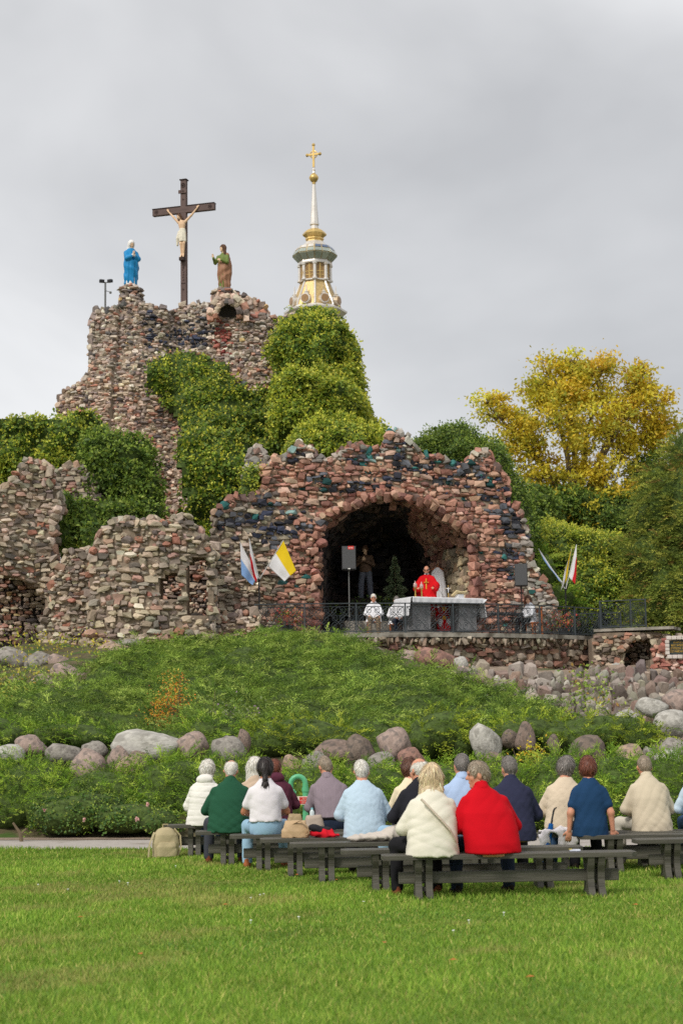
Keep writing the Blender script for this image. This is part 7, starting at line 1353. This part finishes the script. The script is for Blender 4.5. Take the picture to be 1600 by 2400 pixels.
# speakers, flags, keyboard
M_SPK = mat('speaker_grille', lin(82, 82, 84), rough=0.6, var=0.15, vs=60, bump=0.3, bs=120); M_SPK2 = mat('speaker_case', lin(48, 48, 50), rough=0.5, var=0.1)
def speaker(label, px, py0, py1, Y, wpx, rz, sticker):
    s = FPX / Y; t = P(px, py0, Y); bt = P(px, py1, Y); h = t.z - bt.z; wd = wpx / s; root = tag(empty('loudspeaker', (bt.x, Y, bt.z), rz), label, 'loudspeaker', 'loudspeakers on stands')
    b = MB(); b.prism([(-wd / 2, -0.0), (wd / 2, -0.0), (wd / 2, h), (-wd / 2, h)], -0.16, 0.02); b.add([Vector(v) for v in [(-wd / 2, 0.02, 0), (wd / 2, 0.02, 0), (wd / 2, 0.02, h), (-wd / 2, 0.02, h), (-wd * 0.3, 0.24, 0), (wd * 0.3, 0.24, 0), (wd * 0.3, 0.24, h), (-wd * 0.3, 0.24, h)]], [(0, 1, 5, 4), (1, 2, 6, 5), (2, 3, 7, 6), (3, 0, 4, 7), (4, 5, 6, 7)]); b.build('cabinet', M_SPK2, root)
    b = MB(); b.box((0, -0.172, h / 2), (wd * 0.94, 0.03, h * 0.95), ch=0.012); b.build('grille', M_SPK, root)
    if sticker:
        b = MB(); b.box((wd * 0.14, -0.19, h * 0.925), (wd * 0.42, 0.004, h * 0.14)); st2 = b.build('sticker', mat('red_sticker', lin(212, 70, 62), rough=0.5, var=0.05), root); text('evox', 0.075, mat('white_print', lin(236, 234, 230), rough=0.5, var=0.02), st2, (wd * 0.13, -0.193, h * 0.925), ext=0.001)
        b = MB(); b.box((0, -0.19, h * 0.035), (wd * 0.16, 0.006, h * 0.035)); b.build('badge', mat('white_print', lin(236, 234, 230), rough=0.5, var=0.02), root)
    sr = tag(empty('speaker_stand', (bt.x, Y + 0.03, ZT), rz), 'black tripod stand under the ' + ('stickered' if sticker else 'plain') + ' loudspeaker', 'speaker stand', 'tripod stands'); z = bt.z - ZT
    b = MB(); b.tube([(0, 0, 0.25), (0, 0, z - 0.004)], 0.02, n=8); b.lathe([(0.03, 0.6), (0.032, 0.62), (0.032, 0.7), (0.03, 0.72)], n=10); b.build('pole', mgm if sticker else mbm, sr)
    for k in range(3): a = R(90 + 120 * k + 20); b = MB(); b.tube([(0.02 * math.cos(a), 0.02 * math.sin(a), 0.62), (0.5 * math.cos(a), 0.5 * math.sin(a), 0.02)], 0.012, n=6); b.tube([(0.01 * math.cos(a), 0.01 * math.sin(a), 0.28), (0.27 * math.cos(a), 0.27 * math.sin(a), 0.32)], 0.008, n=5); b.build('leg', mbm, sr)
speaker('grey loudspeaker with red sticker in front of the cave', 817, 1281, 1336, 54.2, 33, R(4), True); speaker('plain black loudspeaker beside the grotto pillar', 1221, 1322, 1374, 55.0, 30, R(-6), False)
def flagcloth(corners, m2, split, amp, seed, axis='u'):  # cloth between four 3D corners, two colours across v
    A, B, C, D = [np.array(c, float) for c in corners]; n = 26; U = np.linspace(0, 1, n); V = []; col = []
    nn = np.cross(B - A, D - A); nn /= np.linalg.norm(nn)
    for u in U:
        for v in U:
            p = A * (1 - u) * (1 - v) + B * u * (1 - v) + C * u * v + D * (1 - u) * v; p = p + nn * amp * (math.sin(u * 7 + seed + v * 2) + 0.5 * math.sin(v * 9 + seed)) * (0.2 + u); V.append(p); col.append(m2[0] if (v if axis == 'v' else u) < split else m2[1])
    a = np.arange(n - 1)[:, None] * n + np.arange(n - 1)[None]; return np.array(V), np.stack([a, a + n, a + n + 1, a + 1], -1).reshape(-1, 4), np.array(col)
M_FLAG = mat('flag_cloth', src='attr', rough=0.8, var=0.05, vs=3, trans=0.25)
WH, YE, RE, BLU = lin(232, 230, 232), lin(236, 204, 30), lin(206, 34, 44), lin(142, 178, 226)
def flag(label, pole, corners, cols, seed, axis='v', amp=0.03):
    root = tag(empty('flag', pole[0]), label, 'flag', 'flags on the terrace'); o = np.array(pole[0]); b = MB(); b.tube([(0, 0, 0), Vector(pole[1]) - Vector(pole[0])], 0.012, n=6); b.build('staff', mat('white_staff', lin(206, 204, 200), rough=0.5, var=0.05), root)
    V, F, c = flagcloth([np.array(k) - o for k in corners], cols, 0.5, amp, seed, axis); ob = obj('cloth', mesh('cloth', V, F, col=c, smooth=True), M_FLAG, root); md_ = ob.modifiers.new('t', 'SOLIDIFY'); md_.thickness = 0.004; return root
def flagstand(label, px, Y, py):
    q = P(px, py, Y); root = tag(empty('flag_stand', (q.x, Y, ZT)), label, 'flag stand', 'flag stands on the terrace'); h = q.z - ZT; b = MB(); b.tube([(0, 0, 0), (0, 0, h)], 0.025, n=8); b.lathe([(0.2, 0), (0.18, 0.03), (0.03, 0.06)], n=14); b.build('pole', mbm, root)
    for a in (-0.35, 0.0, 0.4): b = MB(); b.tube([(0, -0.03, h - 0.15), (a * 0.3, -0.04, h + 0.12)], 0.022, n=7); b.build('socket', mbm, root)
    return q
yl = 53.1; flagstand('dark flag stand at the left end of the terrace railing', 607, yl, 1352); yr = 57.3; flagstand('dark flag stand near the end of the terrace', 1324, yr, 1376)
g = lambda px, py, d=0.0: P(px, py, yl - 0.06 + d)
flag('pale blue and white flag hanging limp at the left flag stand', (g(606, 1356), g(562, 1270)), [g(563, 1272), g(603, 1350), g(592, 1372, -.1), g(566, 1348, -.15)], (WH, BLU), 1, axis='v', amp=0.03)
flag('white and red flag hanging limp at the left flag stand', (g(607, 1356, -.03), g(584, 1262, -.03)), [g(584, 1263, -.05), g(606, 1352, -.05), g(598, 1366, -.2), g(588, 1330, -.2)], (WH, RE), 2, axis='v', amp=0.02)
flag('yellow and white flag spread open at the left flag stand', (g(608, 1358), g(664, 1266)), [g(664, 1267), g(629, 1328), g(666, 1362, -.2), g(694, 1338, -.2)], (YE, WH), 3, axis='u', amp=0.025)
g = lambda px, py, d=0.0: P(px, py, yr - 0.06 + d)
flag('pale blue flag rolled along its staff at the right flag stand', (g(1323, 1380), g(1261, 1286)), [g(1261, 1286), g(1318, 1368), g(1310, 1362, -.1), g(1272, 1310, -.1)], (WH, BLU), 4, axis='v', amp=0.015)
flag('narrow yellow and white flag at the right flag stand', (g(1324, 1380, .05), g(1338, 1286, .05)), [g(1338, 1286, .02), g(1326, 1360, .02), g(1314, 1384, -.05), g(1322, 1340, -.05)], (YE, WH), 5, axis='v', amp=0.015)
flag('white and red flag draped from the right flag stand', (g(1325, 1380, -.03), g(1350, 1276, -.03)), [g(1350, 1277, -.05), g(1332, 1352, -.05), g(1348, 1370, -.2), g(1350, 1330, -.2)], (WH, RE), 6, axis='v', amp=0.02)
for px, py, Y, nm, sp in ((675, 1478, 53.0, 'red flowering shrub in a black pot by the railing', [(670, 1436, 53.0, 1), (690, 1440, 53, 1), (655, 1444, 53, .9), (676, 1456, 53, .9), (700, 1452, 53, .7)]), (1318, 1484, 56.4, 'red and pink flowers in a dark pot near the right flags', [(1310, 1440, 56.4, 1), (1330, 1446, 56.4, 1), (1296, 1452, 56.4, .9), (1318, 1462, 56.4, .9), (1340, 1462, 56.4, .8), (1290, 1470, 56.4, .7)])):
    o = plant('potted_flowers', nm, 'potted plant', sp, ([(170, 70, 62), (196, 96, 84), (124, 128, 60), (98, 112, 52), (200, 140, 60)], [3, 3, 3, 3, 1]), 140 + int(px), nl=70, spread=0.16, leaf=0.08); q = P(px, py, Y); b = MB(); b.lathe([(0.12, 0.002), (0.17, 0.28), (0.18, 0.3), (0.15, 0.3)], n=14); po = b.build('pot', M_SPK2, o); po.location = Vector((q.x, Y, ZT)) - o.location
q = P(1242, 1480, 55.5); chair('orange brown wooden chair of the keyboard player', (q.x + 0.12, q.y, ZT), R(120)); seated('dark haired person in grey cardigan at the keyboard', (q.x, q.y, ZT), R(125), hair=('long', 'brown'), top=('jacket', cloth('grey_cardigan', (206, 207, 212))), trousers=cloth('black_trousers', (30, 29, 32)), arms='knees', seed=44, group=None, vox=0.018, sc_=0.97, lean=0.06, head_yaw=R(48), face=True)
kb = tag(empty('keyboard', (P(1188, 1480, 55.2).x, 55.25, ZT), R(25)), 'black electric keyboard on a folding stand', 'keyboard'); b = MB(); b.box((0, 0, 0.72), (1.1, 0.32, 0.09), ch=0.012); b.build('case', M_SPK2, kb); b = MB(); b.box((0, 0.08, 0.772), (1.0, 0.14, 0.012)); b.build('keys', M_LINEN, kb)
for sx in (-1, 1): b = MB(); b.tube([(sx * 0.3, -0.15, 0.02), (-sx * 0.3, 0.12, 0.67)], 0.016, n=6); b.build('stand_leg', mbm, kb)
b = MB(); b.tube([(0.35, 0.25, 0.0), (0.35, 0.25, 1.2), (0.1, 0.15, 1.35)], 0.012, n=6); b.build('boom', mbm, kb)

# ---------------------------------------------------------------- water pipe with sign by the path
q = P(716, 1900, 26.4); M_PIPE = mat('green_pipe', lin(92, 176, 128), rough=0.4, var=0.1, vs=4, spec=0.5); wp = tag(empty('water_pipe', (q.x, 26.4, 0.0)), 'green gooseneck water pipe standing at the path edge', 'water pipe'); zt = P(716, 1818, 26.4).z
b = MB(); b.tube([(0, 0, 0), (0, 0, zt - 0.12)], 0.045, n=14); b.lathe([(0.054, zt - 0.24), (0.054, zt - 0.18)], n=14); b.tube([(0, 0, zt - 0.14)] + [(-0.11 + 0.11 * math.cos(a), 0, zt - 0.12 + 0.11 * math.sin(a)) for a in np.linspace(0, 3.0, 9)] + [(-0.222, 0, zt - 0.22)], 0.04, n=14); b.build('pipe', M_PIPE, wp, smooth=True)
b = MB(); b.lathe([(0.05, -0.05), (0.07, -0.03), (0.07, 0.03), (0.05, 0.05)], n=12, c=(-0.222, 0, zt - 0.25)); b.tube([(-0.3, 0, zt - 0.25), (-0.14, 0, zt - 0.25)], 0.02, n=8); b.build('tap', M_PIPE, wp)
sg = tag(empty('warning_sign', (P(712, 1876, 26.25).x, 26.28, P(712, 1876, 26.25).z), R(-4)), 'small red and white sign fixed to the green water pipe', 'sign'); b = MB(); b.box((0, 0, 0), (0.26, 0.012, 0.125)); b.build('board', mat('sign_white', lin(226, 206, 192), rough=0.5, var=0.05), sg); b = MB(); b.box((0.028, -0.009, 0.0), (0.19, 0.004, 0.098)); rp_ = b.build('red_field', mat('sign_red', lin(206, 56, 56), rough=0.5, var=0.05), sg)
for k, s_ in enumerate(('WODA', 'NIEZDATNA', 'DO PICIA')): text(s_, 0.03, mat('sign_print', lin(236, 200, 184), rough=0.5, var=0.02), rp_, (0.028, -0.0125, 0.03 - 0.03 * k), ext=0.0008)
C_ = cloth
JEANS_L = C_('jeans_light', (150, 182, 206), var=0.14, vs=4); JEANS_D = C_('jeans_dark', (40, 48, 66), var=0.2, vs=4); BLACKT = C_('black_trousers', (30, 29, 32)); GREYT = C_('grey_trousers', (64, 66, 74)); BEIGET = C_('beige_trousers', (196, 188, 174), var=0.1); BLUEJ = C_('blue_jeans', (58, 84, 116), var=0.18); BROWNSH = C_('brown_shoe', (120, 66, 46), bump=0.1); BELT = C_('belt', (24, 22, 22), bump=0.05)
def sit(i, px, label, fwd=0.0, yaw=0.0, **k):
    q, ya = on_bench(i, px, fwd); return seated(label, q, ya + yaw, **k)
sit(0, 476, 'white haired person in a white hooded padded jacket on the weathered bench', tilt=0.06, hair=('full', 'white'), top=('puffer', C_('white_puffer', (228, 224, 216))), trousers=BLUEJ, hood=True, lean=0.12, seed=3, sc_=0.97, yaw=R(-14), wide=0.95, hemflare=1.6, head_yaw=R(-10))
sit(1, 534, 'bald person in a dark green knit sweater', tilt=0.05, hair=('fringe', 'white'), skin='ruddy', top=('knit', C_('green_knit', (38, 82, 60), bs=150, bump=0.2)), trousers=GREYT, shoes=BROWNSH, lean=0.22, girth=1.14, wide=1.16, collar=0.03, seed=4, head_pitch=-0.4, hemflare=1.9, knee_out=(0.26, 0.16))
sit(2, 623, 'dark haired person with braid in white t-shirt and light blue jeans', hair=('tail', 'dark'), skin='tan', top=('tee', C_('white_tee', (226, 220, 224))), sleeves='short', trousers=JEANS_L, shoes=C_('tan_shoe', (176, 106, 70)), lean=0.03, girth=0.98, wide=0.98, seed=5, hem=0.15, head_pitch=-0.02, knee_out=(0.22, 0.22), sc_=1.04)
sit(0, 598, 'white haired person almost hidden behind the white t-shirt', hair=('bob', 'white'), top=('shirt', C_('tan_blouse', (196, 172, 150))), trousers=GREYT, seed=6, sc_=1.0, fwd=0.05)
sit(0, 652, 'person with reddish hair in a maroon hooded jacket', tilt=-0.05, hair=('short', 'auburn'), top=('jacket', C_('maroon', (88, 44, 60))), trousers=BLACKT, hood=True, seed=7, sc_=0.98, wide=0.95, head_yaw=R(-20))
sit(1, 782, 'short haired person in a mauve striped shirt and dark jeans', tilt=-0.12, hair=('crop', 'greybrown'), skin='ruddy', top=('shirt', C_('mauve_shirt', (140, 126, 134), stretch=(60, 1, 1), var=0.12, vs=3)), trousers=JEANS_D, belt=BELT, lean=0.34, girth=1.0, wide=1.08, seed=8, hem=0.13, head_pitch=-0.55, collar=0.03, head_yaw=R(15), sc_=1.04)
sit(3, 855, 'white haired person in a pale blue quilted jacket', tilt=-0.03, hair=('short', 'white'), skin='ruddy', top=('quilt', C_('blue_quilt', (184, 204, 220))), trim='onion', trousers=BLACKT, lean=0.26, girth=1.06, wide=1.06, seed=9, head_pitch=-0.35, hemflare=1.7)
sit(2, 962, 'brown haired person in a cream top beside the black suit', hair=('full', 'brown'), skin='ruddy', top=('shirt', C_('cream_top', (232, 216, 184))), trousers=GREYT, seed=10, wide=0.95)
sit(4, 984, 'grey haired person in a black suit jacket behind the cream jacket', tilt=0.05, hair=('fringe', 'white'), skin='ruddy', top=('suit', C_('black_suit', (38, 38, 44))), trousers=JEANS_L, lean=0.2, girth=1.05, wide=1.1, seed=12, collar=0.03, sc_=1.03, head_yaw=R(25), knee_out=(0.3, 0.16), yaw=R(12))
sit(6, 1012, 'blond haired person in a cream jacket with a shoulder strap', tilt=0.05, hair=('bob', 'blond'), top=('jacket', C_('cream_jacket', (222, 216, 200))), trousers=BLACKT, shoes=BROWNSH, lean=0.24, girth=1.16, wide=1.1, seed=13, head_pitch=-0.2, hemflare=1.6, sc_=0.98, knee_out=(0.3, 0.12), yaw=R(6), head_yaw=R(-6))
sit(6, 1156, 'person in a bright red sweater looking over to the side', tilt=-0.1, hair=('short', 'greybrown'), skin='ruddy', top=('knit', C_('red_knit', (196, 12, 28), bs=90, bump=0.1)), trousers=JEANS_D, lean=0.36, girth=1.24, wide=1.18, seed=14, head_yaw=R(78), head_pitch=-0.05, collar=0.035, face=True, hemflare=0.7, hem=-0.0, yaw=R(12), sc_=1.02, knee_out=(0.26, 0.30))
sit(3, 1080, 'grey haired person in a light blue shirt behind the red sweater', tilt=0.04, hair=('crop', 'greydark'), skin='ruddy', top=('shirt', C_('blue_shirt', (170, 190, 222))), trousers=GREYT, lean=0.1, seed=15, collar=0.03, wide=1.05, head_yaw=R(10), sc_=1.07)
sit(4, 1206, 'grey haired person in a navy quilted jacket', tilt=-0.04, hair=('crop', 'greydark'), skin='ruddy', top=('quilt', C_('navy_quilt', (48, 50, 72))), trousers=BLACKT, lean=0.18, girth=1.0, wide=1.0, seed=16, collar=0.03, head_yaw=R(12), sc_=1.04, hemflare=0.5)
sit(7, 1318, 'dark grey haired person in a beige quilted jacket', tilt=0.07, hair=('full', 'greydark'), skin='ruddy', top=('quilt', C_('beige_quilt', (212, 194, 170))), trousers=BLUEJ, lean=0.2, seed=17, yaw=R(-8), wide=0.98, sc_=1.0, head_yaw=R(20), hem=0.05)
sit(8, 1382, 'auburn haired person in a navy short sleeved dress leaning on both hands', hair=('bob', 'auburn') if False else ('full', 'auburn'), skin='ruddy', top=('tee', C_('navy_dress', (34, 64, 98))), sleeves='short', arms='edge', trousers=BLACKT, lean=0.0, seed=18, wide=0.98, sc_=1.0, head_pitch=-0.02, hem=-0.02, fwd=0.02)
sit(10, 1526, 'grey haired person in a beige jacket and pale trousers', tilt=-0.04, hair=('crop', 'greybrown'), skin='ruddy', top=('jacket', C_('beige_jacket', (206, 192, 168))), trousers=BEIGET, lean=0.18, seed=19, collar=0.045, wide=1.05, girth=1.05, yaw=R(6), sc_=1.0, knee_out=(0.28, 0.16), shoes=C_('grey_shoe', (128, 120, 112)))
sit(10, 1642, 'person in a pale blue top cut off beside the beige jacket', hair=('short', 'grey'), top=('shirt', C_('pale_blue_top', (196, 214, 230))), trousers=BLUEJ, seed=20)
# ---------------------------------------------------------------- bags, coats, umbrella on and by the benches
def on_top(i, px, fwd=0.0, z=0.453):
    q, ya = on_bench(i, px, fwd); return Vector((q.x, q.y, z)), ya
def soft(name, S, m, root, seed, amp=0.008): S.disp(wrinkle(seed, amp)); return obj(name, S.mesh(name), m, root)
M_KHA = cloth('khaki_canvas', (176, 162, 128), var=0.12, bump=0.15); M_TAN = mat('tan_leather', lin(190, 160, 124), rough=0.55, var=0.12, vs=6, bump=0.1, bs=40); M_GBAG = cloth('taupe_fabric', (176, 160, 146), var=0.12); M_GLDB = mat('bronze_leather', lin(170, 148, 112), rough=0.4, var=0.15, vs=6)
# backpack on the grass
q = G(386, 2012, 0); bp = tag(empty('backpack', (q.x, q.y + 0.15, 0), R(14)), 'khaki canvas backpack standing on the grass by the weathered bench', 'backpack')
S = SDF((-0.3, -0.25, -0.02), (0.3, 0.25, 0.5), 0.011); S.loft([(0.0, 0.18, 0.12, 0, 0), (0.2, 0.19, 0.13, 0, 0), (0.32, 0.165, 0.12, 0, 0.01), (0.39, 0.11, 0.09, 0, 0.02), (0.42, 0.05, 0.05, 0, 0.02)], 0.03, power=2.8); soft('pack', S, M_KHA, bp, 51)
S = SDF((-0.3, -0.3, 0.0), (0.3, 0.05, 0.3), 0.011); S.loft([(0.02, 0.14, 0.06, 0, -0.12), (0.16, 0.145, 0.06, 0, -0.12), (0.22, 0.11, 0.04, 0, -0.11)], 0.02, power=3); soft('front_pocket', S, M_KHA, bp, 52, 0.006)
b = MB(); b.tube([(0.15, -0.1, 0.02), (0.205, -0.06, 0.14), (0.2, -0.04, 0.3), (0.12, 0.0, 0.4)], 0.018, n=6, ell=0.4); b.tube([(-0.17, -0.05, 0.36), (-0.24, -0.1, 0.2), (-0.26, -0.12, 0.02)], 0.016, n=6, ell=0.4); b.build('strap', M_KHA, bp); b = MB(); b.tube([(-0.04, 0.03, 0.4), (-0.03, 0.03, 0.46), (0.03, 0.03, 0.46), (0.04, 0.03, 0.4)], 0.01, n=6); b.build('handle', M_KHA, bp)
# bags
def bag(label, i, px, fwd, w_, d_, h_, m, seed, handle=True, yaw=0.0, taper=0.75, power=3.0):
    p, ya = on_top(i, px, fwd); root = tag(empty('handbag', p, ya + yaw), label, 'handbag', 'bags on the benches'); S = SDF((-w_, -d_ * 1.5, -0.02), (w_, d_ * 1.5, h_ + 0.06), 0.010)
    S.loft([(0.0, w_ / 2, d_ / 2, 0, 0), (h_ * 0.4, w_ / 2 * 1.02, d_ / 2, 0, 0), (h_ * 0.85, w_ / 2 * taper, d_ / 2 * 0.7, 0, 0), (h_, w_ / 2 * taper * 0.9, d_ / 2 * 0.3, 0, 0)], 0.02, power=power); soft('bag', S, m, root, seed, 0.008)
    if handle: b = MB(); b.tube([(-w_ * 0.1, -d_ * 0.3, h_ * 0.8), (w_ * 0.15, -d_ * 0.55, h_ * 1.02), (w_ * 0.42, -d_ * 0.6, h_ * 0.7), (w_ * 0.5, -d_ * 0.6, h_ * 0.25), (w_ * 0.36, -d_ * 0.62, 0.03)], 0.014, n=6, ell=0.5); b.build('handle', m, root)
    return root, p, ya
bag('tan leather handbag with a loop handle in front of the other bags', 3, 692, 0.0, 0.33, 0.17, 0.2, M_TAN, 61)
bag('bronze shoulder bag standing between the tan handbag and the white t-shirt', 2, 690, 0.05, 0.22, 0.14, 0.24, M_GLDB, 62, handle=False)
tb, p, ya = bag('taupe fabric tote bag with a bottle sticking out', 2, 736, 0.05, 0.26, 0.2, 0.22, M_GBAG, 63, handle=False, power=2.2, taper=0.8)
bo = tag(empty('water_bottle', p + Vector((-0.02, 0.0, 0.12)), ya), 'clear water bottle with pale blue cap sticking out of the tote bag', 'bottle'); b = MB(); b.lathe([(0.03, 0), (0.032, 0.1), (0.03, 0.14), (0.013, 0.17)], n=12); b.build('bottle', mat('clear_plastic', lin(206, 216, 218), rough=0.1, var=0.05, spec=0.6), bo, smooth=True); b = MB(); b.lathe([(0.015, 0.168), (0.015, 0.19), (0.004, 0.192)], n=10); b.build('cap', mat('cyan_cap', lin(140, 206, 214), rough=0.4, var=0.03), bo)
def pile(name, label, i, px, fwd, ells, m, seed, amp=0.016, drop=None):
    p, ya = on_top(i, px, fwd); root = tag(empty(name, p, ya), label, 'coat' if 'jacket' in name else 'cloth'); S = SDF((-0.6, -0.35, -0.36), (0.6, 0.35, 0.22), 0.012)
    for c, r0 in ells: S.ell(c, r0, 0.04)
    S.disp(lambda q: amp * (np.abs(np.sin(q[:, 0] * 26 + q[:, 1] * 11 + 3 * noise3(q, seed, 4.0))) - 0.5) + 0.5 * amp * noise3(q, seed + 1, 12)); return root, obj('cloth', S.mesh('cloth'), m, root)
r0, _ = pile('red_jacket', 'crumpled red and black jacket lying beside the tan handbag', 3, 755, 0.0, [((0.0, 0, 0.05), (0.15, 0.12, 0.06)), ((0.10, -0.03, 0.02), (0.12, 0.1, 0.03))], cloth('red_fabric', (206, 30, 44)), 71)
S = SDF((-0.3, -0.25, -0.02), (0.3, 0.25, 0.22), 0.012); S.ell((-0.06, -0.02, 0.09), (0.12, 0.10, 0.05), 0.02, M=rotm(0, 0, R(25))); S.ell((0.04, 0.0, 0.085), (0.08, 0.08, 0.03), 0.02); S.disp(lambda q: 0.012 * noise3(q, 5, 9)); obj('lining', S.mesh('lining'), cloth('black_fabric', (44, 42, 46)), r0)
pile('grey_jacket', 'grey beige jacket folded flat on the bench beside the black suit', 4, 872, 0.02, [((-0.16, 0, 0.035), (0.14, 0.13, 0.04)), ((0.06, 0, 0.045), (0.2, 0.14, 0.05)), ((0.24, 0, 0.08), (0.12, 0.12, 0.09))], cloth('greige_fabric', (196, 186, 176)), 72)
pile('white_cloth', 'white cloth thrown over the bench end beside the umbrella', 7, 1300, -0.05, [((0.02, -0.05, 0.02), (0.24, 0.14, 0.03)), ((0.12, -0.16, -0.08), (0.12, 0.035, 0.15)), ((-0.17, -0.16, -0.08), (0.07, 0.035, 0.14)), ((0.06, -0.14, 0.03), (0.12, 0.05, 0.05))], cloth('white_cotton', (228, 222, 226)), 73, amp=0.02)
# umbrella leaning on the bench
p, ya = on_top(7, 1284, -0.22, 0.0); um = tag(empty('umbrella', p), 'folded blue umbrella with black crook handle leaning on the bench', 'umbrella'); top_ = Vector((0.05, 0.1, 0.70)); b = MB()
b.tube([(-0.12, -0.04, 0.02), Vector((-0.12, -0.04, 0.02)).lerp(top_, 0.35), Vector((-0.12, -0.04, 0.02)).lerp(top_, 0.8)], [0.012, 0.045, 0.03], n=9); b.build('canopy', cloth('umbrella_blue', (30, 92, 160)), um); b = MB(); a0 = Vector((-0.12, -0.04, 0.02)).lerp(top_, 0.78)
b.tube([a0, top_] + [top_ + Vector((0.06 - 0.06 * math.cos(t), 0, 0.06 * math.sin(t))) for t in np.linspace(0.3, 3.6, 9)], 0.012, n=7); b.build('handle', mbm, um)
p, ya = on_top(6, 1344, -0.04); pk = tag(empty('tissue_packet', p, ya), 'small blue, white and yellow packet lying on the front couple bench', 'packet'); b = MB(); b.box((0, 0, 0.012), (0.11, 0.06, 0.02), ch=0.006); b.build('wrapper', mat('packet_white', lin(206, 210, 224), rough=0.4, var=0.2, vs=20), pk); b = MB(); b.box((-0.045, -0.002, 0.0245), (0.03, 0.05, 0.004)); b.build('label_strip', mat('packet_yellow', lin(226, 200, 60), rough=0.4, var=0.05), pk)
# strap of the cream jacket's bag, bracelet
wn_ = [o for o in bpy.data.objects if o.get('label', '').startswith('blond haired')][0]
b = MB(); b.tube([(-0.13, -0.125, 1.03), (-0.04, -0.165, 0.93), (0.06, -0.195, 0.82), (0.15, -0.19, 0.72), (0.21, -0.15, 0.62), (0.245, -0.08, 0.54)], 0.032, n=6, ell=0.35); b.build('bag_strap', cloth('strap', (204, 190, 170)), wn_)
# twiggy stump by the path
q = P(45, 1960, 28.6); tw = tag(empty('pruned_stump', (q.x, q.y, 0.0)), 'bare pruned twig stump beside the rose bush', 'stump'); b = MB(); b.tube([(0.05, 0, -0.02), (0.02, 0, 0.15), (-0.1, 0, 0.32)], [0.035, 0.028, 0.018], n=7); b.tube([(0.02, 0, 0.12), (0.12, 0.02, 0.22)], [0.022, 0.014], n=6); b.build('wood', MAT_BARK, tw)

ml = mat('fallen_leaf', lin(176, 104, 54), rough=0.8, var=0.2, vs=20); lm = None
for px, py in [(322, 2235), (780, 2062), (1362, 2098), (690, 2050), (1230, 2290), (900, 2210), (180, 2150), (1480, 2120), (1050, 2250), (520, 2120)]:
    if lm is None: V, F, c = leaf_quads(np.zeros((1, 3)), np.array([[1.0, 0, 0.15]]), np.array([0.07]), np.array([0.045]), np.ones((1, 3)), RNG, up=np.array([0, 0, 3.0])); lm = mesh('fallen_leaf', V, F)
    o = obj('fallen_leaf', lm, ml, loc=G(px, py, 0.03)); o.rotation_euler = (0.2, 0.1, px * 0.7); tag(o, 'brown fallen leaf lying on the mown lawn', 'leaf', 'fallen leaves on the lawn')
